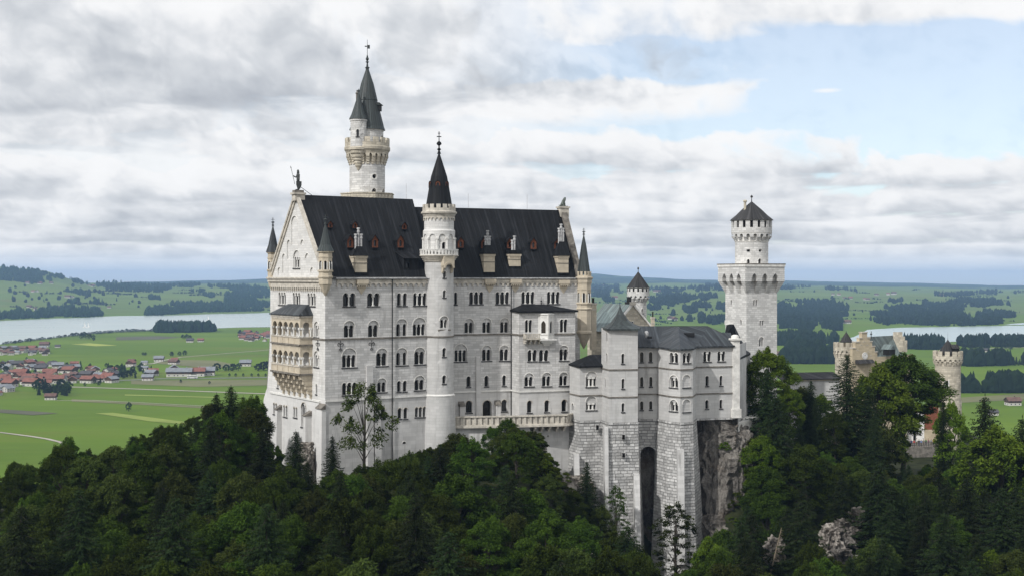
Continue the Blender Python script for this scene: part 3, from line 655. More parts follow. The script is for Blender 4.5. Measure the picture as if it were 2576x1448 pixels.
# string courses, plinth mouldings, arched friezes, cornices, downpipes
mb = MB()
won(mb, F1, -.1, L1, zS - .28, zS, -.16, 0); won(mb, G, G.hit(*c2(700, 720))[0], Wd + .16, zS - .28, zS, -.16, 0)
won(mb, F2, 0, F2.hit(1286, 850)[0], zS - .28, zS, -.16, 0); won(mb, BAY, 0, sb0, zS - .28, zS, -.16, 0); won(mb, BAY, so2 + .2, Lb, zS - .28, zS, -.16, 0); won(mb, BAYL, 0, Lbl + .16, zS - .28, zS, -.16, 0)
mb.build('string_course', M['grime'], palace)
mb = MB()
won(mb, F1, 0, L1, zP - .25, zP + .05, -.2, 0); won(mb, F2, 0, F2.hit(1286, 980)[0], zP - .25, zP + .05, -.2, 0); won(mb, BAY, 0, Lb, zP - .25, zP + .05, -.2, 0); won(mb, BAYL, 0, Lbl + .2, zP - .25, zP + .05, -.2, 0)
won(mb, G, 0, G.hit(*c3(815, 290))[0], zG - .25, zG + .05, -.2, 0); mb.build('plinth_moulding', M['white'], palace)
mb = MB()
sF = F1.hit(846, 715)[0]
frieze(mb, F1, sF, L1, -.85, -1.6, 1.08, .22); won(mb, F1, sF, L1, -.85, -.06, -.22, 0)
frieze(mb, F2, 0, L2, -.85, -1.6, 1.0, .22); won(mb, F2, 0, L2, -.85, -.06, -.22, 0)
frieze(mb, G, .8, Wd - .4, -1.35, -2.35, .95, .3); won(mb, G, .2, Wd - 1, -1.35, -.75, -.3, 0); won(mb, G, 0, Wd - .8, -.75, -.2, -.6, 0); won(mb, G, 0, Wd - .6, -.2, .1, -.85, 0)
mb.build('cornice', M['trimsand'], palace)
for s_, sf, z0, z1 in ((F1.hit(*c2(1640, 700))[0], F1, -33, 0), (F2.hit(1286, 850)[0] - .1, F2, -27.5, 0)):
    mb = MB(); mb.tube([sf.map(s_, z1 - .3, -.3), sf.map(s_, z0, -.25)], .1, 6); mb.build('downpipe', M['iron'], palace)
# buttresses
def buttress(surf, s0, s1, zt, zb, dt, db, cap=True):
    mb = MB(); won(mb, surf, s0, s1, zb, zt, -dt, .1, 0, -db)
    if cap: mb.loft([[surf.map(s0 - .12, zt, -dt - .2), surf.map(s1 + .12, zt, -dt - .2), surf.map(s1 + .12, zt, 0), surf.map(s0 - .12, zt, 0)], [surf.map(s0 - .12, zt + .15, -dt - .2), surf.map(s1 + .12, zt + .15, -dt - .2), surf.map(s1 + .12, zt + .9, 0), surf.map(s0 - .12, zt + .9, 0)]], 1)
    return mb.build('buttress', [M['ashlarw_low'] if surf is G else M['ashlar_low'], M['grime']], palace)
sx, zx_ = G.hit(*c3(370, 345)); buttress(G, sx - .85, sx, zx_ - .8, -42, .95, 1.35)
sx, zx_ = G.hit(*c3(715, 415)); buttress(G, sx - .95, sx, zx_ - .8, -42, 1.2, 1.3)
buttress(G, G.hit(*c3(812, 600))[0], Wd + .15, G.hit(*c3(845, 385))[1], -44, .7, .9)
s0_, z0_ = F1.hit(*c2(1343, 1042)); buttress(F1, s0_, F1.hit(*c2(1415, 1042))[0], z0_, -40, .35, .9, False)
s0_, z0_ = F2.hit(*c5(876, 936)); buttress(F2, s0_, F2.hit(*c5(930, 936))[0], z0_, -40, .3, .6, False)
for a, b_, yt in ((682, 735, 355), (1100, 1152, 340)): s0_, z0_ = F2.hit(*c6(a, yt)); buttress(F2, s0_, F2.hit(*c6(b_, yt))[0], z0_, -40, .7, .9)
s0_, z0_ = F1.hit(*c3(1430, 395)); buttress(F1, s0_, s0_ + 1.2, z0_, -40, .5, 1.2)
# iron wall anchors
for sf, x, y in ((F1, 1047, 820), (F1, 1408, 812), (G, 790, 815)):
    s_, z_ = sf.hit(*c2(x, y)); mb = MB(); k = .75 if sf is F1 else 1.0
    mb.tube([sf.map(s_, z_ + 1.0, -.1), sf.map(s_, z_ - .9, -.1)], .055, 5)
    for sg in (-1, 1):
        mb.tube([sf.map(s_ + sg * k * (.45 - .27 * math.cos(t)), z_ + .3 + .27 * math.sin(t), -.1) for t in [i * .7 for i in range(8)]], .05, 4)
        mb.tube([sf.map(s_, z_ - .35, -.1), sf.map(s_ + sg * k * .25, z_ - .5, -.1), sf.map(s_ + sg * k * .38, z_ - .8, -.1)], .05, 4)
    mb.build('wall_anchor', M['iron'], palace)
# two-storey loggia on the gable
sl0, sl1 = G.hit(*c2(262, 700))[0], G.hit(*c2(712, 700))[0]
sl0 = G.hit(669 + 16, 860)[0] + 1.0; dl = 2.35; LG = G.sub(-dl)
s_a, s_b = LG.hit(*c2(250, 700))[0], LG.hit(*c2(581, 720))[0]; LGS = Plane(LG.map(s_b, 0).xy, u1)
zz = lambda y: LG.hit(*c2(581, y))[1]
z_top, z_m1, z_m2, z_bot = zz(458), zz(722), zz(800), zz(1140); z_f1 = zz(1052)
lg = MB(); lgh = []; sdh = []
for yt, yb in ((545, 712), (888, 1046)):
    ctr = [(300, 36), (357, 36), (416, 36), (474, 36), (535, 36)]
    z1_, z0_ = zz(yt), zz(yb)
    p_ = (s_b - s_a - .5) / 5
    for i in range(5): lgh.append(arch(s_a + .3 + i * p_ + .18, s_a + .3 + (i + 1) * p_ - .18, z0_, z1_, 8))
    sdh.append(arch(.55, dl - .55, z0_, z1_, 8))
wall(lg, LG, [(s_a, z_bot), (s_b, z_bot), (s_b, z_top), (s_a, z_top)], lgh); wall(lg, LGS, [(0, z_bot), (dl, z_bot), (dl, z_top), (0, z_top)], sdh)
for h in lgh: rim(lg, LG, h, 0, .35)
for h in sdh: rim(lg, LGS, h, 0, .35)
LGL = Plane(LG.map(s_a, 0).xy, u1); wall(lg, LGL, [(0, z_bot), (dl, z_bot), (dl, z_top), (0, z_top)], [])
for z_ in (z_bot, z_m2 + .1): lg.face([LG.map(s_a, z_, 0), LG.map(s_b, z_, 0), LG.map(s_b, z_, dl), LG.map(s_a, z_, dl)])
for y, hh, pr, m_ in ((712, .22, .14, 1), (800, .25, .25, 2), (1050, .22, .14, 1), (1140, .3, .28, 2), (470, .3, .18, 1)):
    z_ = zz(y); won(lg, LG, s_a - .1, s_b + pr, z_ - hh, z_, -pr, 0, m_); won(lg, LGS, -pr, dl, z_ - hh, z_, -pr, 0, m_)
for y0, y1 in ((722, 795), (1060, 1130)):
    for i in range(6): lg_s = s_a + .1 + i * (s_b - s_a - .3) / 5; won(lg, LG, lg_s, lg_s + .18, zz(y1), zz(y0), -.1, 0, 0)
frieze(lg, LG, s_a + .3, s_b - .3, z_top - .5, z_top - 1.0, .45, .07, 1); frieze(lg, LG, s_a + .3, s_b - .3, zz(808) , zz(840), .45, .07, 1); frieze(lg, LGS, .3, dl - .3, zz(808), zz(840), .4, .07, 1)
lo = lg.build('loggia', [M['sand'], M['trimsand'], M['grime']], palace)
for h in lgh + sdh[:0]:
    pass
for yt, yb in ((545, 712), (888, 1046)):
    z1_, z0_ = zz(yt), zz(yb); p_ = (s_b - s_a - .5) / 5; spr = z1_ - (p_ - .36) / 2
    for i in range(6):
        cb = MB(); c = s_a + .3 + i * p_; cb.tube([LG.map(c, z0_, -.03), LG.map(c, spr - .2, -.03)], [.17, .15], 8)
        won(cb, LG, c - .27, c + .27, spr - .25, spr + .12, -.22, .3); won(cb, LG, c - .24, c + .24, z0_ - .02, z0_ + .22, -.2, .26); cb.build('column', M['white'], lo)
    for c in (.45, dl - .35):
        cb = MB(); cb.tube([LGS.map(c, z0_, -.03), LGS.map(c, spr - .2, -.03)], .15, 8); won(cb, LGS, c - .22, c + .22, spr - .25, spr + .12, -.18, .3); cb.build('column', M['white'], lo)
mb = MB(); e = .35; za = LG.hit(*c2(420, 352))[1] + .1
q = [LG.map(s_a - e, z_top, -e), LG.map(s_b + e, z_top, -e), LG.map(s_b + e, z_top, dl), LG.map(s_a - e, z_top, dl)]
t_ = [LG.map(s_a + 2.8, z_top + 1.75, dl - .3), LG.map(s_b - 1.4, z_top + 1.75, dl - .3), LG.map(s_b - 1.4, z_top + 1.75, dl), LG.map(s_a + 2.8, z_top + 1.75, dl)]
mb.loft([q, t_]); mb.loft([[x - Vector((0, 0, .18)) for x in q], q]); mb.build('loggia_roof', M['roofmix'], palace)
mb = MB()
for i in range(6):
    c = s_a + .4 + i * (s_b - s_a - .8) / 5
    for k in range(5):
        dz = (z_bot - .15) - k * .85; won(mb, LG, c - .32 + .03 * k, c + .32 - .03 * k, dz - .9, dz, .15 + k * dl / 5, dl)
        won(mb, LG, c - .36, c + .36, dz - .3, dz - .1, .0 + k * dl / 5, dl)
for i in range(5):
    c0 = s_a + .72 + i * (s_b - s_a - .8) / 5; c1_ = c0 + (s_b - s_a - .8) / 5 - .64; c_ = (c0 + c1_) / 2
    ring(mb, LG, c_, z_bot - 1.15, (c1_ - c0) / 2, (c1_ - c0) / 2 + .34, .1, 0)
mb.build('loggia_bracket', M['sand'], palace)
# roofs
def slope(mb, e0, e1, r0, r1, ze, zr, n=14, m=0, kick=.55, over=.45):
    d = ((r0 - e0) + (r1 - e1)).normalized(); L = ((r0 - e0).length + (r1 - e1).length) / 2; SL = math.hypot(L, zr - ze)
    rows = [(-over / L, ze - .15), (.03, ze + .22), (.09, ze + (zr - ze) * .09 + .12), (.2, ze + (zr - ze) * .2), (1, zr)]
    for (a, za), (b, zb) in zip(rows, rows[1:]):
        for i in range(n):
            f0, f1 = i / n, (i + 1) / n
            g = lambda f, k: (e0.lerp(e1, f)).lerp(r0.lerp(r1, f), k)
            X0, X1 = (e1 - e0).length * f0, (e1 - e0).length * f1
            mb.face([(*g(f0, a), za), (*g(f1, a), za), (*g(f1, b), zb), (*g(f0, b), zb)], m, [(X0, a * SL), (X1, a * SL), (X1, b * SL), (X0, b * SL)])
R0 = A2 + w1 * (Wd / 2); R1 = XY(1036, 243.5); R1 = R0 + u1 * (R1 - R0).dot(u1)
mb = MB(); slope(mb, A2 - u1 * .1, B2p - u1 * .15, R0, R1, 0, Hr)
slope(mb, C2 - u1 * .1, C2 + u1 * (L1 + 2), R0, R1, 0, Hr)
mb.face([(*(B2p - u1 * .15), 0), (*(B2p + w1 * 20), 0), (*R1, Hr)])
W2h = 7.8; Q0 = F2p0 - u2 * 4 + w2 * W2h; Q1 = E2 + w2 * W2h; H2 = 13.5
slope(mb, F2p0 - u2 * 1.5, E2 - u2 * .3, Q0, Q1 - u2 * .3, 0, H2)
slope(mb, F2p0 - u2 * 1.5 + w2 * 15.6, E2 + w2 * 15.6, Q0, Q1, 0, H2)
roof = mb.build('roof', M['roof'], palace)
mb = MB()
for a, b_, nn in ((A2 + u1 * 1.8, B2p - u1 * .3, w1), (F2p0, E2 - u2 * 1.2, w2)):
    mb.tube([(*(a - nn * .62), -.12), (*(b_ - nn * .62), -.12)], .11, 6)
mb.build('gutter', M['chimney_pot'], roof)
def rake(p0, z0, p1, z1, out, th_, up, drop, m, mb):   # sloping coping from eave point to apex
    o_ = Vector((out.x, out.y, 0)); a, b = Vector((*p0, z0)), Vector((*p1, z1))
    mb.loft([[a + o_ * th_[0] + Vector((0, 0, -drop)), a + o_ * th_[1] + Vector((0, 0, -drop)), a + o_ * th_[1] + Vector((0, 0, up)), a + o_ * th_[0] + Vector((0, 0, up))],
             [b + o_ * th_[0] + Vector((0, 0, -drop)), b + o_ * th_[1] + Vector((0, 0, -drop)), b + o_ * th_[1] + Vector((0, 0, up)), b + o_ * th_[0] + Vector((0, 0, up))]], m)
mb = MB()
rake(C2, 0, R0, Hr, -u1, (-.3, .45), .55, .1, 0, mb); rake(C2, 0, R0, Hr, -u1, (-.3, .25), -.1, .9, 0, mb); rake(A2, 0, R0, Hr, -u1, (-.35, .3), .42, .25, 0, mb)
mb.build('gable_coping', [M['trimsand'], M['grime']], palace); mb = MB()
rake(E2, 0, Q1, H2, u2, (-.75, .5), .9, .4, 1, mb); rake(E2 + w2 * 15.6, 0, Q1, H2, u2, (-.75, .5), .9, .4, 1, mb)
mb.build('gable_coping', [M['trimsand'], M['grime']], palace)
mb = MB(); pk = R0 - u1 * .2; zk0, zk1 = Z(c1(0, 282)[1], pk.y), Z(c1(0, 205)[1], pk.y)
mb.box(pk + u1 * .55, u1, .95, .75, zk0 - .3, zk1 - .35, 0); mb.box(pk + u1 * .5, u1, 1.15, .95, zk1 - .35, zk1, 0); mb.box(pk + u1 * .5, u1, .85, .65, zk1, zk1 + .45, 1)
mb.build('statue_pedestal', [M['trimsand'], M['grime']], palace)
mb = MB(); pk2 = Q1 - u2 * .1; zq0, zq1 = Z(c4(0, 445)[1], pk2.y), Z(c4(0, 368)[1], pk2.y)
mb.box(pk2, u2, .95, .8, zq0 - .8, zq1 - .3, 0); mb.box(pk2, u2, 1.15, 1.0, zq1 - .3, zq1, 0); mb.build('statue_pedestal', [M['trimsand']], palace)
for px, y0, y1 in ((1022, 503, 462), (1178, 523, 487), (1326, 526, 490)):
    rp, uu = (R0, u1) if px < 1040 else (Q0, u2); pl = Plane(rp, uu); s_, z_ = pl.hit(px, y0); mb = MB()
    mb.tube([pl.map(s_, z_ - .3), pl.map(s_, pl.hit(px, y1)[1])], .035, 5); mb.build('lightning_rod', M['chimney_pot'], roof)
# ------------------------------------------------------------------ dormers, chimneys, corner turrets
def roof_plane(e0, e1, r0, ze, zr):
    a, b, c = Vector((*e0, ze)), Vector((*e1, ze)), Vector((*r0, zr)); return a, (b - a).cross(c - a).normalized()
RP1 = roof_plane(A2, B2p, R0, 0, Hr); RP2 = roof_plane(F2p0, E2, Q0 + u2 * 4, 0, H2)
def roof_hit(rp, px, py):
    d = Vector(((px - CX) / F, 1, (YH - py) / F)); return d * (rp[0].dot(rp[1]) / d.dot(rp[1]))
def dormer(rp, u, cf, x, yb, yt, wz, big=True):
    p = roof_hit(rp, *cf(x, yb)); Y = p.y; hh = (cf(0, yb)[1] - cf(0, yt)[1]) * Y / F; hw = wz * .21714 * Y / F / 2
    n = Vector((u.y, -u.x)); pl = Plane(p.xy + n * .25 - u * hw, u, n); L = 2 * hw; z0 = p.z + .05; ze = z0 + hh * .62; zr = z0 + hh
    mb = MB(); hole = arch(L * .3, L * .7, z0 + hh * .13, z0 + hh * .6, 6)
    wall(mb, pl, [(0, z0), (L, z0), (L, ze), (L / 2, zr), (0, ze)], [hole], 0); rim(mb, pl, hole, 0, .25, 0)
    won(mb, pl, -.05, L + .05, z0 - .12, z0 + .08, -.15, 0, 1)
    back = hh * 1.0 + .6
    mb.face([pl.map(0, z0, 0), pl.map(0, ze, 0), pl.map(0, ze, back), pl.map(0, z0, back)], 1); mb.face([pl.map(L, z0, 0), pl.map(L, ze, 0), pl.map(L, ze, back), pl.map(L, z0, back)], 1)
    e = .16
    for s0, s1 in ((-e, L / 2), (L + e, L / 2)):
        q0, q1 = (s0, ze - e * .7), (s1, zr + .1)
        mb.loft([[pl.map(*q0, -.2), pl.map(*q1, -.2), pl.map(q1[0], q1[1] - .1, -.2), pl.map(q0[0], q0[1] - .1, -.2)], [pl.map(*q0, back), pl.map(*q1, back), pl.map(q1[0], q1[1] - .1, back), pl.map(q0[0], q0[1] - .1, back)]], 1)
    d = mb.build('dormer', [M['wood'], M['roof']], palace)
    pm = MB(); pm.face([pl.map(L * .25, z0, .22), pl.map(L * .75, z0, .22), pl.map(L * .75, ze, .22), pl.map(L * .25, ze, .22)]); pm.build('pane', M['glass'], d)
for x in (1155, 1441, 1737): dormer(RP1, u1, c1, x, 850, 698, 80)
for x, yb, yt in ((922, 617, 535), (1209, 623, 540), (1781, 637, 550)): dormer(RP1, u1, c1, x, yb, yt, 60)
for x, yb, yt in ((698, 852, 722), (968, 860, 725), (1268, 858, 730), (1541, 866, 732), (1815, 866, 735)): dormer(RP2, u2, c4, x, yb, yt, 74)
# the wide dark lean-to dormer
p = roof_hit(RP1, *c1(1868, 1100)); n = Vector((u1.y, -u1.x)); pl = Plane(p.xy + n * .1 - u1 * 1.6, u1, n); mb = MB(); z0 = p.z
wall(mb, pl, [(0, z0), (3.0, z0), (3.0, z0 + 2.0), (0, z0 + 2.0)], [arch(.5, 1.1, z0 + .3, z0 + 1.3)], 0)
mb.loft([[pl.map(-.25, z0 + 2.0, -.35), pl.map(3.25, z0 + 2.0, -.35), pl.map(3.25, z0 + 2.12, -.35), pl.map(-.25, z0 + 2.12, -.35)], [pl.map(-.25, z0 + 3.5, 3.4), pl.map(3.25, z0 + 3.5, 3.4), pl.map(3.25, z0 + 3.6, 3.4), pl.map(-.25, z0 + 3.6, 3.4)]], 0)
for s_ in (0, 3.0): mb.face([pl.map(s_, z0, 0), pl.map(s_, z0 + 2, 0), pl.map(s_, z0 + 3.4, 3), pl.map(s_, z0, 3)])
wall(mb, pl, [(.4, z0 + .2), (1.2, z0 + .2), (1.2, z0 + 1.4), (.4, z0 + 1.4)], [], 1, d=.3)
mb.build('dormer', [M['roof'], M['glass']], palace)
def chimney(rp, u, cf, xl, xr, yt, yb, hood, pots, ybr=None, flat=False):
    p = roof_hit(rp, *cf((xl + xr) / 2, yb)); n = Vector((u.y, -u.x)); pl = Plane(p.xy + n * .3, u, n)
    s0, s1 = pl.hit(*cf(xl, (yt + yb) / 2))[0], pl.hit(*cf(xr, (yt + yb) / 2))[0]; z0, z1 = pl.hit(*cf(xl, yb))[1], pl.hit(*cf(xl, yt))[1]
    mb = MB(); dp = 1.9; won(mb, pl, s0, s1, z0 - .2, z1, 0, dp + 1.2, 0); w_ = s1 - s0
    won(mb, pl, s0 - .14, s1 + .14, z1 - .35, z1, -.14, dp + .1, 0); frieze(mb, pl, s0, s1, z1 - .35, z1 - .65, .3, .1, 0)
    zmid = z0 + (z1 - z0) * .55; won(mb, pl, s0 - .06, s1 + .06, zmid - .09, zmid + .05, -.07, dp, 2)
    won(mb, pl, s0 - .1, s1 + .1, z0 - .5, z0 - .1, -.12, .6, 1)
    zh = pl.hit(*cf(xl, hood))[1]
    if not flat: mb.loft([[pl.map(s0 - .3, z1, -.3), pl.map(s1 + .3, z1, -.3), pl.map(s1 + .3, z1, dp + .3), pl.map(s0 - .3, z1, dp + .3)], [pl.map(s0 + w_ * .25, zh, dp * .35), pl.map(s1 - w_ * .2, zh, dp * .35), pl.map(s1 - w_ * .2, zh, dp * .65), pl.map(s0 + w_ * .25, zh, dp * .65)]], 1)
    else: won(mb, pl, s0 - .2, s1 + .2, z1, zh, -.2, dp, 1)
    ch = mb.build('chimney', [M['sand'], M['roof'], M['grime']], palace)
    for x, yt_ in pots:
        s_, _ = pl.hit(*cf(x, hood)); zt = pl.hit(*cf(x, yt_))[1]; c = pl.map(s_, 0, dp * .5); pm = MB()
        pm.lathe(c.xy, [(.19, zh - .5), (.19, zt - .9), (.27, zt - .85), (.27, zt - .6), (.2, zt - .55), (.2, zt - .3), (.3, zt - .25), (.3, zt), (.12, zt)], 10); pm.build('chimney_pot', M['chimney_pot'], ch)
    if ybr:
        sf = F1 if rp is RP1 else F2; mb = MB(); zt = sf.hit(*cf(xl, ybr))[1]; a, b = sf.hit(*cf(xl, ybr))[0], sf.hit(*cf(xr, ybr))[0]
        won(mb, sf, a, b, zt - .75, zt, -.75, 0); frieze(mb, sf.sub(-.35), a + .1, b - .1, zt - .75, zt - 1.3, .42, .3); won(mb, sf, a + .25, b - .25, zt - 1.45, zt - .75, -.35, 0, 0, -.05)
        mb.loft([[sf.map((a + b) / 2, zt - 2.6, -.02), sf.map((a + b) / 2 + .03, zt - 2.6, -.02), sf.map((a + b) / 2 + .03, zt - 2.6, 0), sf.map((a + b) / 2, zt - 2.6, 0)], [sf.map(a + .3, zt - 1.4, -.3), sf.map(b - .3, zt - 1.4, -.3), sf.map(b - .3, zt - 1.4, 0), sf.map(a + .3, zt - 1.4, 0)]])
        mb.build('chimney_bracket', M['sand'], palace)
chimney(RP1, u1, c1, 1222, 1355, 935, 1120, 825, [(1253, 680), (1285, 608), (1317, 680)], 1212)
chimney(RP2, u2, c4, 972, 1098, 915, 1118, 812, [(1012, 705), (1035, 640), (1058, 705)], 1205)
chimney(RP2, u2, c4, 1270, 1397, 915, 1050, 870, [(1322, 750), (1348, 702)], 1205, True)
chimney(RP2, u2, c4, 1832, 1952, 935, 1125, 770, [(1865, 612), (1889, 565), (1914, 612)], 1215)
def turret(name, c, rows_body, rows_roof, k, zy, fz, n=8, a0=None, roofm='copper', body='sand', winrow=None, merl=None, cons=None):
    Y = c.y; a0 = math.atan2(-c.y, -c.x) - math.pi / n if a0 is None else a0
    ap = 1 / math.cos(math.pi / n)
    mb = MB(); mb.lathe(c, [(r * ap, z) for r, z in prof(rows_body, k, zy, Y)], n, 0, a0)
    nf = v2(a0 + math.pi / n)
    if winrow:
        r_ = prof([winrow[:2]], k, zy, Y)[0][0]; z0, z1 = Z(zy(winrow[2]), Y), Z(zy(winrow[1]), Y); r_ = winrow[0] * k * Y / F
        for q in (-1, 0, 1):
            nn = v2(a0 + math.pi / n + q * 2 * math.pi / n); pl = Plane(c + nn * (r_ + .01) - Vector((-nn.y, nn.x)) * .3, (-nn.y, nn.x), nn)
            h = arch(.08, .52, z0, z1, 6); mb.face([pl.map(*p_, -.015) for p_ in h], 1)
            for s_ in (-.02, .52): won(mb, pl, s_, s_ + .14, z0 - .05, z1 - .2, -.16, 0, 2)
            won(mb, pl, -.12, .72, z0 - .2, z0 - .05, -.2, 0, 0); frieze(mb, pl, -.2, .8, z1 + .75, z1 + .45, .25, .06, 0)
    if merl: merlons(mb, c, merl[0] * k * Y / F, Z(zy(merl[1]), Y), Z(zy(merl[2]), Y), Z(zy(merl[3]), Y), merl[4], .25, 0, .58)
    o = mb.build(name, [M[body], M['void'], M['white']], palace)
    rb = MB(); pr = prof(rows_roof, k, zy, Y); cone_roof(rb, c, [(r * ap, z) for r, z in pr], n, 0, a0); finial(rb, c.x, c.y, pr[-1][1], Z(zy(fz), Y), .3)
    rb.build('spire', M[roofm], o)
K = .21714; zc1 = lambda y: c1(0, y)[1]; zc4 = lambda y: c4(0, y)[1]
turret('corner_turret', XY(818.5, 219.2), [(8, 1395), (30, 1360), (48, 1320), (70, 1270), (76, 1265), (76, 1195), (88, 1190), (88, 1170), (76, 1165), (76, 1125), (90, 1120), (90, 1105), (77, 1100), (77, 900), (95, 895), (95, 885)],
       [(100, 885), (62, 810), (42, 720), (24, 630), (5, 560)], K, zc1, 460, winrow=(77, 995, 1095))
turret('corner_turret', XY(686.5, 239.8), [(6, 1390), (14, 1360), (16, 1330), (46, 1290), (62, 1200), (72, 1190), (60, 1180), (60, 1120), (70, 1110), (58, 1095), (58, 910), (72, 905), (72, 895)],
       [(80, 895), (52, 810), (30, 700), (4, 590)], K, zc1, 495, roofm='roofmix', winrow=(58, 1000, 1090))
cE = E2 + v2(R(-60)) * .5; cE = XY(1468.5, 248.0)
turret('corner_turret', cE, [(4, 2010), (30, 1960), (62, 1890), (80, 1850), (84, 1835), (96, 1830), (96, 1810), (84, 1795), (84, 1560), (96, 1550), (96, 1540), (84, 1530), (84, 1495), (98, 1490), (98, 1478), (84, 1470), (84, 1270), (94, 1240), (94, 1215), (106, 1195), (106, 1182), (90, 1178)],
       [(78, 1150), (56, 1000), (30, 820), (4, 690)], K, zc4, 615, winrow=(85, 1360, 1470), merl=(88, 1185, 1160, 1118, 12))
# ------------------------------------------------------------------ round stair tower
T1c = XY(1104.5, 232.9); Y1 = T1c.y
stair = thing('stair_tower', 'round white stair tower with balcony and black cone roof at the palace front', 'tower', (T1c.x, T1c.y, -34))
zt1 = lambda y: Z(c4(0, y)[1], Y1); k1 = K * Y1 / F
SH = Cyl(T1c, 2.66); DR = Cyl(T1c, 172 * k1)
for a in ((499, 531, 1112, 1190), (498, 530, 1330, 1415)): win(stair, SH, c4, *a, 1)
win(stair, SH, c5, 460, 560, 512, 608, 2, 472, sill=False)
for cf, a in ((c5, (492, 533, 838, 942)), (c5, (491, 534, 1155, 1253)), (c6, (498, 532, 328, 414))): win(stair, SH, cf, *a, 1)
mb = MB(); hp = math.pi * SH.r
wall(mb, SH, [(-hp, zP), (hp, zP), (hp, zt1(1010)), (-hp, zt1(1010))], [h for h in HOLES[id(SH)] if min(p[1] for p in h) > zP], 0, .3)
mb.lathe(T1c, [(3.25, -40), (3.12, -30), (2.86, zP - .3)], 40, 1); wall(mb, Cyl(T1c, 2.67), [(-hp, zP - 5), (hp, zP - 5), (hp, zP), (-hp, zP)], [h for h in HOLES[id(SH)] if min(p[1] for p in h) < zP], 1, .3)
mb.lathe(T1c, [(2.9, zP - .3), (2.95, zP - .1), (2.7, zP + .1)], 40, 2)
z5 = Z(c5(0, 625)[1], Y1); zA = zS
mb.lathe(T1c, [(2.66, zS - .28), (2.82, zS - .25), (2.82, zS - .02), (2.66, zS)], 40, 3, caps=False)
sL_, sR_ = SH.hit(*c5(440, 620))[0], SH.hit(*c5(580, 620))[0]; won(mb, SH, sL_, sR_, z5 - .15, z5 + .1, -.2, 0, 3)
mb.build('shaft', [M['ashlar2'], M['ashlar2'], M['white'], M['grime']], stair)
mb = MB(); hp = math.pi * DR.r
win(stair, DR, c4, 486, 530, 778, 862, 1, sill=False, name='door')
nich = []
nA = 10
for i in range(nA):
    a = -hp + (i + .32) * 2 * hp / nA; nich.append(arch(a - hp / nA * .66, a + hp / nA * .66, zt1(862), zt1(690), 8))
N2 = Cyl(T1c, DR.r + .22); sc = N2.r / DR.r; nich = [[(x * sc, z) for x, z in h] for h in nich]
wall(mb, DR, [(-hp, zt1(935)), (hp, zt1(935)), (hp, zt1(440)), (-hp, zt1(440))], HOLES[id(DR)], 0, .35)
wall(mb, N2, [(-hp * sc, zt1(862)), (hp * sc, zt1(862)), (hp * sc, zt1(650)), (-hp * sc, zt1(650))], nich, 0, .3)
for h in nich: rim(mb, N2, h, 0, .24)
mb.lathe(T1c, [(N2.r, zt1(650)), (DR.r, zt1(630))], 40, 0, caps=False)
for i in range(nA):
    s_ = (-hp + (i + .82) * 2 * hp / nA) * sc; mb.tube([N2.map(s_, zt1(862), -.06), N2.map(s_, zt1(745), -.06)], .14, 8, 1); won(mb, N2, s_ - .28, s_ + .28, zt1(748), zt1(728), -.24, .1, 1)
frieze(mb, Cyl(T1c, 175 * k1), -hp, hp, zt1(492), zt1(530), .72, .14, 2)
mb.lathe(T1c, [(180 * k1, zt1(495)), (184 * k1, zt1(480)), (190 * k1, zt1(470)), (196 * k1, zt1(455)), (208 * k1, zt1(450)), (209 * k1, zt1(432)), (200 * k1, zt1(428)), (188 * k1, zt1(420)), (150 * k1, zt1(418))], 40, 2, caps=False)
merlons(mb, T1c, 191 * k1, zt1(425), zt1(390), zt1(345), 15, .35, 2, .6)
mb.build('drum', [M['ashlarw'], M['white'], M['trimsand']], stair)
mb = MB(); BL = Cyl(T1c, 222 * k1); hp = math.pi * BL.r; nb = 34; bh = [arch(-hp + (i + .5) * 2 * hp / nb - .17, -hp + (i + .5) * 2 * hp / nb + .17, zt1(922), zt1(878), 5) for i in range(nb)]
wall(mb, BL, [(-hp, zt1(934)), (hp, zt1(934)), (hp, zt1(864)), (-hp, zt1(864))], bh, 0, .3)
for h in bh: rim(mb, BL, h, 0, .2)
IN = Cyl(T1c, BL.r - .2); wall(mb, IN, [(-hp * .95, zt1(934)), (hp * .95, zt1(934)), (hp * .95, zt1(864)), (-hp * .95, zt1(864))], [[(x * IN.r / BL.r, z) for x, z in h] for h in bh], 0, .3) if False else None
mb.lathe(T1c, [(BL.r + .06, zt1(872)), (BL.r + .06, zt1(862)), (BL.r - .25, zt1(862)), (BL.r - .25, zt1(872))], 40, 0, caps=False)
mb.lathe(T1c, [(DR.r - .1, zt1(928)), (BL.r + .08, zt1(930)), (BL.r + .08, zt1(940)), (BL.r - .15, zt1(948)), (BL.r - .2, zt1(962)), (BL.r - .4, zt1(968)), (BL.r - .45, zt1(984)), (BL.r - .62, zt1(990)), (BL.r - .66, zt1(1004)), (2.6, zt1(1012))], 40, 1, caps=False)
mb.build('balcony', [M['white'], M['trimsand']], stair)
mb = MB(); s0, s1 = SH.hit(*c4(472, 1000))[0], SH.hit(*c4(598, 1000))[0]
PL = Plane(SH.map((s0 + s1) / 2, 0, -.75).xy, (SH.map(s1, 0) - SH.map(s0, 0)).xy); hw = (s1 - s0) * .46
wall(mb, PL, [(-hw, zt1(1075)), (hw, zt1(1075)), (hw, zt1(935)), (-hw, zt1(935))], [arch(-hw * .7, hw * .7, zt1(1076) + .01, zt1(1040))]); won(mb, PL, -hw, -hw * .7, zt1(1135), zt1(1050), 0, .9, 0, .6); won(mb, PL, hw * .7, hw, zt1(1135), zt1(1050), 0, .9, 0, .6)
for s_ in (-hw, hw): mb.face([PL.map(s_, zt1(1075), 0), PL.map(s_, zt1(935), 0), PL.map(s_, zt1(935), 1.5), PL.map(s_, zt1(1075), 1.5)])
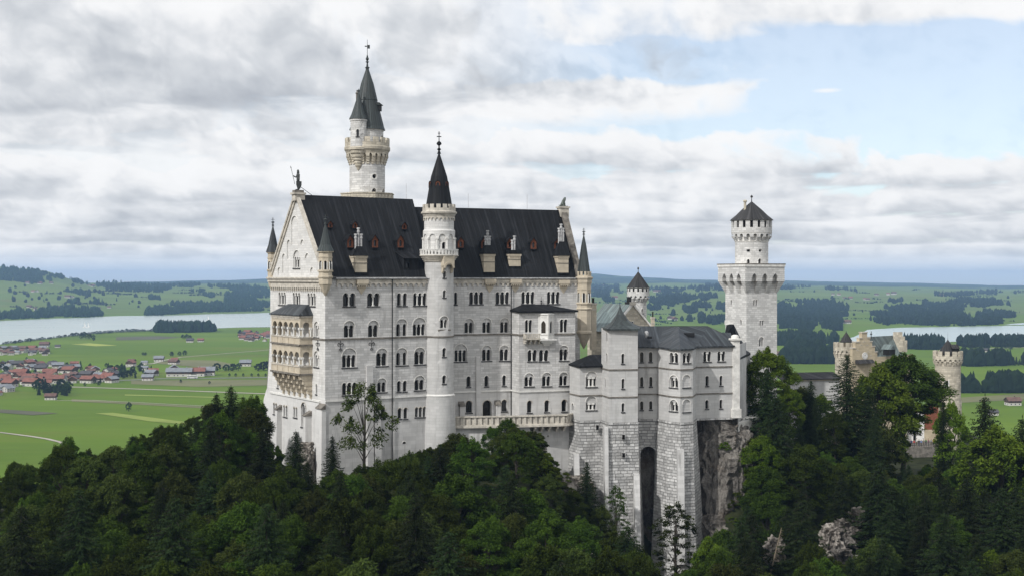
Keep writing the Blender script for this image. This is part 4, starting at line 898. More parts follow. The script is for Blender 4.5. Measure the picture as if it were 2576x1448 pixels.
ring(mb, PL, 0, zt1(1078), hw * .7, hw, -.1, 0)
mb.build('corbel', M['sand'], stair)
mb = MB(); cone_roof(mb, T1c, [(158 * k1, zt1(400)), (148 * k1, zt1(330)), (118 * k1, zt1(150)), (94 * k1, zt1(20)), (8 * k1, Z(386, Y1))], 28)
finial(mb, T1c.x, T1c.y, Z(386, Y1), Z(331, Y1), .42)
so_ = mb.build('spire', M['roof'], stair)
for aa in (-1.05, .0, 1.05):
    a_ = math.atan2(-T1c.y, -T1c.x) + aa - .12; n = v2(a_); pl = Plane(T1c + n * (112 * k1) - Vector((-n.y, n.x)) * .42, (-n.y, n.x), n); mb = MB(); z0, z1 = zt1(152), zt1(82)
    wall(mb, pl, arch(0, .84, z0, z1), [arch(.18, .66, z0 + .2, z1 - .22)], 0); rim(mb, pl, arch(0, .84, z0, z1), 0, 1.2, 1); rim(mb, pl, arch(-.1, .94, z0 - .05, z1 + .12), -.1, 1.2, 1); mb.face([pl.map(*q, .25) for q in arch(.1, .74, z0, z1 - .1)], 2)
    mb.build('dormer', [M['wood'], M['roof'], M['void']], stair)
# ------------------------------------------------------------------ tall main tower behind the palace
T2c = XY(924, 262.0); Y2 = T2c.y; k2 = .28652 * Y2 / F; zt2 = lambda y: Z(88.05 + .28652 * y, Y2)
def c7(x, y): return 817.6 + .28652 * x, 88.05 + .28652 * y
main = thing('main_tower', 'tallest tower, slender round white stone with green copper spire behind the palace roof', 'tower', (T2c.x, T2c.y, -30))
TS = Cyl(T2c, 155 * k2); hp = math.pi * TS.r
win(main, TS, c7, 412, 450, 1346, 1392, 1, wm='tower'); win(main, TS, c7, 503, 523, 1348, 1392, 1, wm='tower')
s_, z_ = TS.hit(*c7(433, 1242)); rr = 20 * k2
rnd = [(s_ + rr * math.cos(t), z_ + rr * math.sin(t)) for t in [i * math.pi / 8 for i in range(16)]]; HOLES[id(TS)].append(rnd)
mb = MB(); rim(mb, TS, rnd, -.12, .5)
for i in range(16):
    a, b = i * math.pi / 8, (i + 1) * math.pi / 8; q = lambda r, t, d: TS.map(s_ + r * math.cos(t), z_ + r * math.sin(t), d)
    mb.face([q(rr, a, -.12), q(rr * 1.5, a, -.12), q(rr * 1.5, b, -.12), q(rr, b, -.12)]); mb.face([q(rr * 1.5, a, -.12), q(rr * 1.5, a, .05), q(rr * 1.5, b, .05), q(rr * 1.5, b, -.12)])
rw = mb.build('round_window', M['white'], main); mb = MB(); mb.face([TS.map(x, z, .45) for x, z in rnd]); mb.build('pane', M['void'], rw)
mb = MB(); wall(mb, TS, [(-hp, -30), (hp, -30), (hp, zt2(1130)), (-hp, zt2(1130))], HOLES[id(TS)], 0, .45, zstep=4)
mb.lathe(T2c, [(155 * k2, zt2(1140)), (155 * k2, zt2(1040)), (186 * k2, zt2(1040)), (190 * k2, zt2(1030)), (200 * k2, zt2(1015)), (201 * k2, zt2(992)), (196 * k2, zt2(985)), (140 * k2, zt2(985))], 44, 1, caps=False)
corbels(mb, T2c, 155 * k2, 184 * k2, zt2(1145), zt2(1062), 22, .5, 1, 4)
CB = Cyl(T2c, 184 * k2); hc = math.pi * CB.r; st_ = 2 * hc / 22
wall(mb, CB, [(-hc, zt2(1080)), (hc, zt2(1080)), (hc, zt2(1035)), (-hc, zt2(1035))], [arch(-hc + i * st_ + st_ * .26, -hc + i * st_ + st_ * .80, zt2(1079.9), zt2(1052), 6, True) for i in range(22)], 1, .5)
merlons(mb, T2c, 195 * k2, zt2(990), zt2(955), zt2(912), 16, .4, 1, .62)
mb.build('shaft', [M['tower'], M['gate'], M['trimsand']], main)
UD = Cyl(T2c, 141 * k2); hp = math.pi * UD.r; win(main, UD, c7, 492, 508, 882, 922, 1, wm='tower')
mb = MB(); wall(mb, UD, [(-hp, zt2(990)), (hp, zt2(990)), (hp, zt2(835)), (-hp, zt2(835))], HOLES[id(UD)], 0, .45); mb.lathe(T2c, [(141 * k2, zt2(850)), (150 * k2, zt2(838)), (150 * k2, zt2(832))], 36, 0); mb.build('drum', M['tower'], main)
mb = MB(); cone_roof(mb, T2c, [(158 * k2, zt2(838)), (148 * k2, zt2(812)), (120 * k2, zt2(700)), (89 * k2, zt2(582)), (91 * k2, zt2(576)), (56 * k2, zt2(430)), (15 * k2, zt2(310)), (14 * k2, zt2(295)), (22 * k2, zt2(290)), (10 * k2, zt2(280)), (6 * k2, zt2(245)), (17 * k2, zt2(240)), (6 * k2, zt2(230)), (14 * k2, zt2(215)), (12 * k2, zt2(202)), (4 * k2, zt2(194)), (9 * k2, zt2(188)), (2.5 * k2, zt2(180)), (1.6 * k2, zt2(42))], 28)
o = mb.build('spire', M['copper'], main)
mb = MB(); mb.box(T2c + Vector((.25, 0)), (1, .2), .28, .05, zt2(122), zt2(90)); mb.box(T2c - Vector((.3, 0)), (1, .2), .22, .05, zt2(106), zt2(97)); mb.build('weathervane', M['bronze'], o)
mb = MB(); d0 = T2c + Vector((103 * k2, -.3)); mb.box(d0, (1, 0), .55, .5, zt2(672), zt2(622), 0); mb.box(d0, (1, 0), .85, .7, zt2(622), zt2(598), 1, .7, 0); mb.build('dormer', [M['iron'], M['copper']], main)
S2c = T2c + Vector((-60 * k2, -140 * k2)); Ys = S2c.y; ks = .28652 * Ys / F; zs2 = lambda y: Z(88.05 + .28652 * y, Ys)
ST = Cyl(S2c, 71 * ks); hp = math.pi * ST.r; win(main, ST, c7, 274, 299, 828, 892, 1, wm='tower', sill=True)
mb = MB(); wall(mb, ST, [(-hp, zs2(1000)), (hp, zs2(1000)), (hp, zs2(748)), (-hp, zs2(748))], HOLES[id(ST)], 0, .4)
mb.lathe(S2c, [(6 * ks, zs2(1192)), (14 * ks, zs2(1180)), (20 * ks, zs2(1165)), (30 * ks, zs2(1150)), (32 * ks, zs2(1130)), (38 * ks, zs2(1126)), (38 * ks, zs2(1105)), (48 * ks, zs2(1100)), (48 * ks, zs2(1080)), (58 * ks, zs2(1075)), (60 * ks, zs2(1050)), (70 * ks, zs2(1042)), (74 * ks, zs2(1020)), (84 * ks, zs2(1012)), (84 * ks, zs2(992)), (72 * ks, zs2(985))], 28, 1)
mb.lathe(S2c, [(71 * ks, zs2(765)), (76 * ks, zs2(760)), (78 * ks, zs2(745))], 28, 0); mb.build('side_turret', [M['tower'], M['gate']], main)
mb = MB(); cone_roof(mb, S2c, [(84 * ks, zs2(742)), (64 * ks, zs2(700)), (40 * ks, zs2(630)), (18 * ks, zs2(560)), (4 * ks, zs2(510)), (3 * ks, zs2(502)), (11 * ks, zs2(494)), (8 * ks, zs2(484)), (2 * ks, zs2(480)), (.01, zs2(470))], 20); mb.build('turret_spire', M['copper'], main)
mb = MB(); mb.lathe(T2c + Vector((-94 * k2, .8)), [(10 * k2, zt2(680)), (10 * k2, zt2(516)), (14 * k2, zt2(512)), (14 * k2, zt2(503)), (6 * k2, zt2(500)), (6 * k2, zt2(485)), (9 * k2, zt2(482))], 10); mb.build('chimney', M['grime'], main)
mb = MB(); oc = math.pi / 8; mb.lathe(T2c, [(238 * k2, zt2(1600)), (238 * k2, zt2(1405)), (246 * k2, zt2(1402)), (246 * k2, zt2(1394)), (225 * k2, zt2(1394))], 8, 0, oc)
for i in range(8):
    a, b = T2c + v2(oc + i * math.pi / 4) * 239 * k2, T2c + v2(oc + (i + 1) * math.pi / 4) * 239 * k2; pl = Plane(b, a - b); L = (a - b).length
    j = .3
    while j < L - .4:
        won(mb, pl, j, j + .5, zt2(1440), zt2(1412), -.1, .05, 0); j += .85
mb.build('octagonal_base', M['gate'], main)
# ------------------------------------------------------------------ square tower
Yq = 283.0; Kc = XY(1878, Yq); ur = v2(R(24.7)); ul_ = Vector((-ur.y, ur.x)); sq = 8.25
sqt = thing('square_tower', 'square white stone tower widening to a round turret with dark cone roof', 'tower', (Kc.x, Kc.y, -35))
zq = lambda y: Z(440.2 + .26063 * y, Yq)
FR = Plane(Kc, ur); FL = Plane(Kc + ul_ * sq, -ul_)
def q_(*a, **k): return win(sqt, *a, cols=False, sill=False, wm='tower', **k)
q_(FR, b1, 1963, 1999, 1200, 1256, 2, gap=.3); q_(FR, b1, 2024, 2060, 1398, 1446, 2, gap=.3); q_(FL, b1, 1745, 1756, 1200, 1248, 1); q_(FL, b1, 1838, 1850, 1392, 1440, 1)
q_(FR, b4, 342, 370, 948, 990, 2, outer=936, gap=.3)
mb = MB()
wall(mb, FR, [(0, -42), (sq, -42), (sq, zq(1140)), (0, zq(1140))], HOLES[id(FR)], 0); wall(mb, FL, [(0, -42), (sq, -42), (sq, zq(1140)), (0, zq(1140))], HOLES[id(FL)], 0)
cs = Kc + ur * sq / 2 + ul_ * sq / 2
for pl in (Plane(Kc + ur * sq, ul_), Plane(Kc + ur * sq + ul_ * sq, -ur)): wall(mb, pl, [(0, -42), (sq, -42), (sq, zq(1140)), (0, zq(1140))], [], 0)
mb.build('wall', M['tower'], sqt)
ov = 1.2; mb = MB(); z0, zm, z1, zc = zq(1140), zq(1025), zq(885), zq(857)
for pl in (Plane(Kc, ur), Plane(Kc + ul_ * sq, -ul_), Plane(Kc + ur * sq, ul_), Plane(Kc + ur * sq + ul_ * sq, -ur)):
    T_ = Plane(pl.p0 + pl.n * ov - pl.u * ov, pl.u, pl.n); L = sq + 2 * ov; nw = 1.6; gaps = [L * f for f in (.235, .5, .765)]
    outl = [(0, zm)]; 
    for g in gaps:
        a_ = arch(g - nw / 2, g + nw / 2, zm, zq(950), 8, True)[2:][::-1]; outl += [(g - nw / 2, zm)] + a_[1:-1] + [(g + nw / 2, zm)]
        rim(mb, T_, [(g - nw / 2, zm)] + a_[1:-1] + [(g + nw / 2, zm)], 0, ov - .1, 0)
    outl += [(L, zm), (L, z1), (0, z1)]
    wall(mb, T_, outl, [], 0)
    edges = [0] + [x for g in gaps for x in (g - nw / 2, g + nw / 2)] + [L]
    for i in range(0, len(edges), 2):
        a, b = edges[i], edges[i + 1]; ta, tb = min(max(a - ov + .1, 0), sq) , min(max(b - ov - .1, 0), sq)
        if i == 0: ta = 0
        if i == 6: tb = sq
        if tb - ta < .3: tb = ta + .3
        B0, B1 = pl.map(ta, z0, 0), pl.map(tb, z0, 0); T0, T1 = T_.map(a, zm, 0), T_.map(b, zm, 0); W0, W1 = pl.map(max(a - ov, 0), zm + 1, .2), pl.map(min(b - ov, sq), zm + 1, .2)
        mb.face([B0, B1, T1, T0], 0); mb.face([B0, T0, W0], 0); mb.face([B1, W1, T1], 0)
    wall(mb, pl, [(0, z0 - .1), (sq, z0 - .1), (sq, z1), (0, z1)], [], 0)
    won(mb, T_, -.12, L + .12, z1, zc - .12, -.15, .3, 1); won(mb, T_, -.16, L + .16, zc - .12, zc + .08, -.2, .3, 2)
mb.prism([tuple(cs + ur * a * (sq / 2 + ov) + ul_ * b * (sq / 2 + ov)) for a, b in ((-1, -1), (1, -1), (1, 1), (-1, 1))], z1, zc, 1)
mb.build('flared_gallery', [M['tower'], M['trim'], M['grime']], sqt)
Yt = cs.y; kq = .26063 * Yt / F; zt = lambda y: Z(440.2 + .26063 * y, Yt)
ct = XY(*[b1(1946, 0)[0], Yt]); TC = Cyl(ct, 158 * kq); hp = math.pi * TC.r
for a in ((1898, 1929, 722, 745), (2016, 2044, 722, 745)):
    pL, pR = TC.hit(*b1(a[0], 733))[0], TC.hit(*b1(a[1], 733))[0]; h = [(pL, zt(a[3])), (pR, zt(a[3])), (pR, zt(a[2])), (pL, zt(a[2]))]; HOLES.setdefault(id(TC), []).append(h)
    wb = MB(); rim(wb, TC, h, 0, .5); wb.face([TC.map(*p_, .48) for p_ in h], 1); wb.build('window', [M['tower'], M['void']], sqt)
q_(TC, b1, 1901, 1926, 812, 858, 1); q_(TC, b1, 2011, 2040, 806, 858, 1)
mb = MB(); wall(mb, TC, [(-hp, zc), (hp, zc), (hp, zt(635)), (-hp, zt(635))], HOLES[id(TC)], 0, .45)
mb.lathe(ct, [(158 * kq, zt(650)), (163 * kq, zt(645)), (163 * kq, zt(636)), (157 * kq, zt(634)), (157 * kq, zt(560))], 40, 1, caps=False)
corbels(mb, ct, 157 * kq, 190 * kq, zt(636), zt(592), 18, .5, 0, 3)
CB = Cyl(ct, 191 * kq); hc = math.pi * CB.r; stp = 2 * hc / 18
wall(mb, CB, [(-hc, zt(600)), (hc, zt(600)), (hc, zt(560)), (-hc, zt(560))], [arch(-hc + i * stp + stp * .25, -hc + i * stp + stp * .75, zt(599.9), zt(574), 6) for i in range(18)], 0, .6)
mb.lathe(ct, [(157 * kq, zt(570)), (192 * kq, zt(568)), (194 * kq, zt(562)), (191 * kq, zt(558))], 40, 1, caps=False)
D2 = Cyl(ct, 194 * kq); hc = math.pi * D2.r; ns = 17; sl_ = [[(x - .33, zt(512)), (x + .33, zt(512)), (x + .33, zt(446)), (x - .33, zt(446))] for x in [-hc + (i + .5) * 2 * hc / ns for i in range(ns)]]
wall(mb, D2, [(-hc, zt(562)), (hc, zt(562)), (hc, zt(438)), (-hc, zt(438))], sl_, 0, .5)
for h in sl_: rim(mb, D2, h, 0, .6)
mb.lathe(ct, [(183 * kq, zt(560)), (183 * kq, zt(438))], 40, 2, caps=False)
mb.build('drum', [M['tower'], M['trim'], M['void']], sqt)
mb = MB(); cone_roof(mb, ct, [(208 * kq, zt(440)), (196 * kq, zt(428)), (150 * kq, zt(390)), (100 * kq, zt(340)), (50 * kq, zt(297)), (5 * kq, zt(258)), (3 * kq, zt(222)), (12 * kq, zt(216)), (12 * kq, zt(204)), (3 * kq, zt(197)), (.02, zt(192))], 36); o = mb.build('cone_roof', M['shingle'], sqt)
mb = MB(); cc = ct + Vector((-73 * kq, -1.2)); mb.lathe(cc, [(14 * kq, zt(400)), (12 * kq, zt(268)), (19 * kq, zt(262)), (19 * kq, zt(248)), (8 * kq, zt(244))], 10); mb.build('chimney', M['gate'], sqt)
# ------------------------------------------------------------------ small round court tower (corbelled, cone roof)
Y4 = 300.0; c4c = XY(b1(851, 0)[0], Y4); k4 = .26063 * Y4 / F; z4 = lambda y: Z(440.2 + .26063 * y, Y4)
crt = thing('court_tower', 'small round white tower with steep dark cone roof behind the green roof', 'tower', (c4c.x, c4c.y, -30))
C4 = Cyl(c4c, 80 * k4); hp = math.pi * C4.r; win(crt, C4, b1, 884, 897, 1288, 1332, 1, cols=False, wm='tower')
mb = MB(); wall(mb, C4, [(-hp, -30), (hp, -30), (hp, z4(1200)), (-hp, z4(1200))], HOLES[id(C4)], 0, .4, zstep=4)
mb.lathe(c4c, [(80 * k4, z4(1222)), (84 * k4, z4(1218)), (80 * k4, z4(1214)), (80 * k4, z4(1150))], 32, 0, caps=False); corbels(mb, c4c, 80 * k4, 108 * k4, z4(1216), z4(1180), 14, .5, 0, 3)
CB = Cyl(c4c, 108 * k4); hc = math.pi * CB.r; stp = 2 * hc / 14
wall(mb, CB, [(-hc, z4(1185)), (hc, z4(1185)), (hc, z4(1150)), (-hc, z4(1150))], [arch(-hc + i * stp + stp * .25, -hc + i * stp + stp * .75, z4(1184.9), z4(1160), 6, True) for i in range(14)], 0, .5)
D4 = Cyl(c4c, 108 * k4); sl_ = [[(x - .2, z4(1124)), (x + .2, z4(1124)), (x + .2, z4(1092)), (x - .2, z4(1092))] for x in [-hc + (i + .5) * 2 * hc / 15 for i in range(15)]]
wall(mb, D4, [(-hc, z4(1150)), (hc, z4(1150)), (hc, z4(1086)), (-hc, z4(1086))], sl_, 0, .4); mb.lathe(c4c, [(98 * k4, z4(1150)), (98 * k4, z4(1086))], 30, 1, caps=False)
mb.build('shaft', [M['tower'], M['void']], crt)
mb = MB(); cone_roof(mb, c4c, [(113 * k4, z4(1088)), (86 * k4, z4(1050)), (40 * k4, z4(985)), (4 * k4, z4(935)), (2 * k4, z4(915)), (8 * k4, z4(908)), (8 * k4, z4(896)), (.02, z4(888))], 28); mb.build('cone_roof', M['shingle'], crt)
# ------------------------------------------------------------------ green-roofed cross wing with gable
kn = thing('cross_wing', 'stone wing with green copper gable roof behind the stair turret roof', 'building', (26, 275, -30))
apx = Vector((25.8, 272)); rdir = Vector((-4.9, 14)).normalized(); gd = Vector((rdir.y, -rdir.x)); hw = 4.2; za = Z(765.5, 272); ze = Z(820, 273.5); LK = 15.0
GB = Plane(apx - gd * hw, gd)
win(kn, GB, b2, 944, 966, 245, 285, 1, cols=False); mb = MB()
wall(mb, GB, [(0, -30), (2 * hw, -30), (2 * hw, ze), (hw, za), (0, ze)], HOLES[id(GB)], 0)
for y, xs in ((128, (960, 1000)), (158, (930, 950)), (158, (985, 1010)), (190, (985, 1012)), (215, (1000, 1025))):
    a, b = GB.hit(*b2(xs[0], y))[0], GB.hit(*b2(xs[1], y))[0]; z_ = GB.hit(*b2(xs[0], y))[1]; won(mb, GB, a, b, z_ - .15, z_, -.12, 0, 1)
for sd in (0, 2 * hw):
    p0 = GB.map(sd, 0).xy; p1 = p0 + rdir * LK; mb.face([(*p0, -30), (*p1, -30), (*p1, ze), (*p0, ze)], 0)
rake(GB.map(0, 0).xy, ze, apx, za, -rdir, (-.4, .3), .35, .15, 2, mb); rake(GB.map(2 * hw, 0).xy, ze, apx, za, -rdir, (-.4, .3), .35, .15, 2, mb)
mb.box(apx - rdir * .1, gd, .55, .5, za - .1, za + .55, 1)
mb.build('wall', [M['gate'], M['trimsand'], M['trim']], kn)
mb = MB(); r0, r1 = apx, apx + rdir * LK
for sd in (-1, 1):
    e0 = apx + gd * sd * (hw + .4); e1 = e0 + rdir * LK; f = 1 + .4 / hw; zz_ = za - (za - ze) * f
    SL = math.hypot(hw, za - ze); mb.face([(*e0, zz_), (*e1, zz_), (*r1, za), (*r0, za)], 0, [(0, 0), (LK, 0), (LK, SL), (0, SL)])
kr = mb.build('roof', M['verdigris'], kn)
# hipped lower roof and body running toward the palace
mb = MB(); l0 = XY(1487, 268); l1 = XY(1600, 262); mb.prism([tuple(XY(1488, 268)), tuple(XY(1560, 262)), tuple(XY(1560, 276)), tuple(XY(1488, 280))], -30, Z(831, 268), 0); mb.build('lower_wall', M['gate'], kn)
mb = MB(); a, b, c, d = [Vector((*XY(x, y), Z(py, y))) for x, y, py in ((1484, 267, 832), (1562, 261, 834), (1562, 277, 800), (1520, 281, 781))]
mb.face([a, b, c, d], 0, [(0, 0), (7, 0), (7, 9), (0, 9)]); mb.build('lower_roof', M['verdigris'], kn)
for x0, x1, yt, yb, Yc in ((468, 530, 45, 235, 262), (1172, 1208, 205, 300, 262)):
    ch = MB(); c = XY(b2((x0 + x1) / 2, 0)[0], Yc); w_ = (x1 - x0) * K * Yc / F / 2; zz_ = lambda y: Z(b2(0, y)[1], Yc)
    ch.box(c, gd, w_, w_ * .9, zz_(yb) - 6, zz_(yt), 0); ch.box(c, gd, w_ * 1.18, w_ * 1.1, zz_(yt) - .1, zz_(yt) + .25, 1); ch.box(c, gd, w_ * 1.12, w_ * 1.05, zz_(yt) - 1.2, zz_(yt) - .95, 1)
    ch.lathe(c, [(w_ * .45, zz_(yt) + .2), (w_ * .45, zz_(yt) + 1.1), (w_ * .55, zz_(yt) + 1.15), (w_ * .5, zz_(yt) + 1.3)], 10, 2); ch.build('chimney', [M['sand'], M['trimsand'], M['iron']], kn)
ch = MB(); c = apx + rdir * 4 + gd * 1.0; ch.box(c, rdir, 1.2, .5, za - 1, za + .45, 0)
for i in (-1, 0, 1): ch.lathe(c + rdir * i * .75, [(.22, za + .4), (.2, za + 1.4), (.3, za + 1.5), (.2, za + 1.6)], 8, 0)
ch.build('chimney', M['iron'], kn)
# ------------------------------------------------------------------ women's wing: polygonal annexe on a rusticated base
ann = thing('annexe', 'pale stone annexe with polygonal bays and dark roofs on a tall rusticated base', 'building', (30, 240, -52))
zE, zS1, zS2, zB = -12.85, -16.7, -21.75, -26.6
def aw(surf, cf, lst, **k):
    for a in lst: win(ann, surf, cf, *a, **k)
chainp = {'oct': [(1433, 241), (1458.5, 236.6), (1516, 237.8)], 'tow': [(1513, 238), (1532, 233.3), (1604.5, 234.4), (1604.5, 241)], 'rec': [(1603, 239.9), (1657, 239.9)],
          'bay': [(1656, 239.4), (1684, 235.6), (1711.5, 233.6), (1743, 234.9), (1751, 240.3)], 'east': [(1750, 240.2), (1847, 242.5)]}
SURF = {}
for k_, pts in chainp.items(): SURF[k_] = [Plane(XY(*a), XY(*b) - XY(*a)) for a, b in zip(pts, pts[1:])]
LEN = {k_: [(XY(*b) - XY(*a)).length for a, b in zip(pts, pts[1:])] for k_, pts in chainp.items()}
aw(SURF['oct'][1], b2, [(415, 545, 885, 1000, 3, 822), (415, 542, 1185, 1270, 3, 1108)], gap=.42)
aw(SURF['oct'][0], b2, [(252, 274, 1188, 1272, 1)], cols=False, sill=False)
aw(SURF['tow'][1], b2, [(829, 861, 615, 730, 1), (831, 862, 905, 1020, 1), (831, 862, 1188, 1290, 1)])
aw(SURF['tow'][0], b2, [(653, 665, 365, 475, 1), (653, 665, 610, 722, 1), (636, 646, 895, 1010, 1)], cols=False, sill=False)
aw(SURF['rec'][0], b2, [(1044, 1083, 596, 715, 1), (1147, 1185, 595, 713, 1), (1046, 1080, 886, 1000, 1), (1152, 1185, 884, 998, 1), (1045, 1080, 1166, 1268, 1), (1151, 1184, 1163, 1265, 1)])
aw(SURF['bay'][1], b2, [(1388, 1482, 604, 722, 2)], gap=.3); aw(SURF['bay'][1], b2, [(1384, 1482, 895, 1008, 2, 865), (1384, 1482, 1176, 1282, 2, 1150)], gap=.32)
aw(SURF['bay'][2], b2, [(1540, 1628, 606, 724, 2)], gap=.3); aw(SURF['bay'][2], b2, [(1536, 1628, 862, 1005, 1, 862), (1536, 1628, 1146, 1290, 1, 1146)], blind=True)
aw(SURF['east'][0], b2, [(1778, 1866, 590, 708, 2), (1942, 2030, 588, 704, 2)], gap=.3); aw(SURF['east'][0], b2, [(1802, 1838, 872, 990, 1), (1966, 2000, 870, 986, 1), (1800, 1836, 1152, 1255, 1), (1965, 1998, 1147, 1250, 1)])
TOPZ = {'oct': -16.3, 'tow': -9.3, 'rec': zE, 'bay': zE, 'east': zE}
for k_ in chainp:
    mb = MB(); mc = MB()
    for sf, L in zip(SURF[k_], LEN[k_]):
        wall(mb, sf, [(0, zB), (L, zB), (L, TOPZ[k_]), (0, TOPZ[k_])], HOLES.get(id(sf), []), 0)
        for z_ in (zS1, zS2):
            if z_ < TOPZ[k_] - .5: won(mb, sf, -.1, L + .1, z_ - .22, z_, -.16, 0, 1)
        won(mb, sf, -.05, L + .05, zB - .25, zB + .1, -.25, 0, 2)
    pts = [XY(*q) for q in chainp[k_]]; cen = sum(pts, Vector((0, 0))) / len(pts) + Vector((1, 7))
    if k_ == 'oct': mb.face([(*pts[-1], zB), (*(pts[-1] + Vector((0, 5))), zB), (*(pts[-1] + Vector((0, 5))), -16.3), (*pts[-1], -16.3)], 0)
    if k_ == 'tow':
        for a, b in ((pts[-1], pts[0]),): mb.face([(*a, zB), (*b, zB), (*b, -9.3), (*a, -9.3)], 0)
    mb.build({'oct': 'corner_wall', 'tow': 'turret_wall', 'rec': 'wall', 'bay': 'bay_wall', 'east': 'wall'}[k_], [M['ashlar_low'] if k_ in ('rec',) else M['ashlar2'], M['grime'], M['rustic']], ann)
# east corner pier
sfE = SURF['east'][0]; LE = LEN['east'][0]; mb = MB(); pr_ = sfE.map(LE + .3, 0, .2).xy
mb.box(pr_, sfE.u, .95, .75, zB, Z(b2(0, 1258)[1], 242), 0); mb.box(pr_, sfE.u, .68, .6, zB, Z(b2(0, 462)[1], 242), 0); mb.box(pr_, sfE.u, .95, .85, Z(b2(0, 462)[1], 242), Z(b2(0, 440)[1], 242), 0)
mb.lathe(pr_, [(.8, Z(b2(0, 440)[1], 242)), (.75, Z(b2(0, 412)[1], 242)), (.4, Z(b2(0, 400)[1], 242)), (.02, Z(b2(0, 398)[1], 242))], 16, 0); mb.build('corner_pier', M['trim'], ann)
mb = MB(); eE = XY(1856, 243); mb.face([(*eE, -30), (*(eE + Vector((4, 13))), -30), (*(eE + Vector((4, 13))), zE), (*eE, zE)]); mb.build('wall', M['ashlar_low'], ann)
# rusticated base with batter
mb = MB(); zD = -60
def fan(pts, out):  # push the foot of the wall outward
    c = sum(pts, Vector((0, 0))) / len(pts) + Vector((.5, 6)); return [p + (p - c).normalized() * out for p in pts]
hA = []
for k_, out_ in (('oct', 1.2), ('tow', 1.7), ('bay', 2.3)):
    pts = [XY(*q) for q in chainp[k_]]; pts = fan(pts, .12); ft = fan(pts, out_); o = 0
    for a, b, c, d in zip(pts, pts[1:], ft, ft[1:]):
        L = (b - a).length; nseg = 10
        for i in range(nseg):
            f0, f1 = i / nseg, (i + 1) / nseg; zz0, zz1 = zB + (zD - zB) * f0, zB + (zD - zB) * f1
            p = [a.lerp(c, f0), b.lerp(d, f0), b.lerp(d, f1), a.lerp(c, f1)]
            mb.face([(*p[0], zz0), (*p[1], zz0), (*p[2], zz1), (*p[3], zz1)], 0, [(o, zz0), (o + L, zz0), (o + L, zz1), (o, zz1)])
        o += L
RS = SURF['rec'][0]; Lr = LEN['rec'][0]; sa, za_ = RS.hit(*b3(806, 400)); sb_, _ = RS.hit(*b3(945, 400)); cave = arch(sa, min(sb_, Lr - .05), -58, RS.hit(*b3(875, 297))[1], 10)
wall(mb, RS, [(-.5, -60), (Lr + .5, -60), (Lr + .5, zB), (-.5, zB)], [cave], 0); rim(mb, RS, cave, 0, 3.5, 0)
mb.build('rusticated_base', M['rustic'], ann)
mb = MB(); wall(mb, RS, [(-1, -60), (Lr + 1, -60), (Lr + 1, -28), (-1, -28)], [], 0, d=3.4); mb.build('archway_recess', M['rock'], ann)
def strip(px0, px1, pyt, pyb, Yt, Yb, name='buttress', dp=1.0):
    a, b = XY(px0, Yt), XY(px1, Yt); u = (b - a).normalized(); n = Vector((u.y, -u.x)); sh = (Yt - Yb); zt_, zb_ = Z(pyt, Yt), Z(pyb, Yb); m_ = MB()
    lo = [a + n * sh, b + n * sh, b - n * 4, a - n * 4]; hi = [a, b, b - n * 4, a - n * 4]
    m_.loft([[(*q, zb_) for q in lo], [(*q, zt_) for q in hi]], 0); return m_.build(name, M['ashlar_low'], ann)
strip(b3(485, 0)[0], b3(520, 0)[0], b3(0, 130)[1], b3(0, 900)[1], 232.6, 231.2); strip(b3(1136, 0)[0], b3(1196, 0)[0], b3(0, 328)[1], b3(0, 1350)[1], 232.3, 231.2)
strip(b3(748, 0)[0], b3(798, 0)[0], b3(0, 545)[1], b3(0, 1300)[1], 231.9, 228.6); strip(b3(215, 0)[0], b3(262, 0)[0], b3(0, 380)[1], b3(0, 800)[1], 235.4, 234)
for xx, y0, y1 in ((652, 185, 235), (654, 350, 395), (420, 100, 150)):
    Yb_ = 232.9 if xx > 500 else 236.4; cxy = XY(b3(xx, 0)[0], Yb_); m_ = MB(); z0_, z1_ = Z(b3(0, y1)[1], Yb_), Z(b3(0, y0)[1], Yb_); m_.box(cxy, (1, .1), .34, .3, z0_, z1_, 0); m_.box(cxy - Vector((0, .06)), (1, .1), .24, .3, z0_ + .08, z1_ - .12, 1); m_.build('vent_slit', [M['rustic'], M['void']], ann)
# annexe roofs
mb = MB(); P_ = lambda px, Y, z: Vector((*XY(px, Y), z))
def fc(pts, m=0): 
    o_ = pts[0]; u = (pts[1] - pts[0]).normalized(); nn = (pts[1] - pts[0]).cross(pts[2] - pts[0]).normalized(); v = nn.cross(u)
    mb.face(pts, m, [((p - o_).dot(u), (p - o_).dot(v)) for p in pts])
ee = .35; zr = Z(b2(0, 297)[1], 247)
ev = [P_(1600, 238.8, zE), P_(1657, 238.8, zE), P_(1684, 234.9, zE - .1), P_(1711.5, 232.9, zE - .1), P_(1745, 234.2, zE - .1), P_(1754, 239.6, zE), P_(1849, 241.9, zE)]
rg = [P_(1590, 246.5, zr), P_(1669, 246.8, zr), P_(1706, 245.5, zr), P_(1780, 247.6, zr), P_(1815, 247.2, Z(b2(0, 372)[1], 247)), P_(1838, 247.5, Z(b2(0, 372)[1], 247.5))]
fc([ev[0], ev[1], rg[1], rg[0]]); fc([ev[1], ev[2], rg[2], rg[1]]); fc([ev[2], ev[3], rg[2]]); fc([ev[3], ev[4], rg[2]]); fc([ev[4], ev[5], rg[3], rg[2]]); fc([ev[5], ev[6], rg[5], rg[4], rg[3]])
for a, b in zip(ev, ev[1:]): mb.face([a, b, b - Vector((0, 0, .28)), a - Vector((0, 0, .28))], 0)
bk = [P_(1590, 254, zE), P_(1780, 256, zE), P_(1845, 254, zE)]; fc([rg[0], rg[3], bk[1], bk[0]]); fc([rg[3], rg[4], rg[5], bk[2], bk[1]])
pr = mb.build('roof', M['roofmix'], ann)
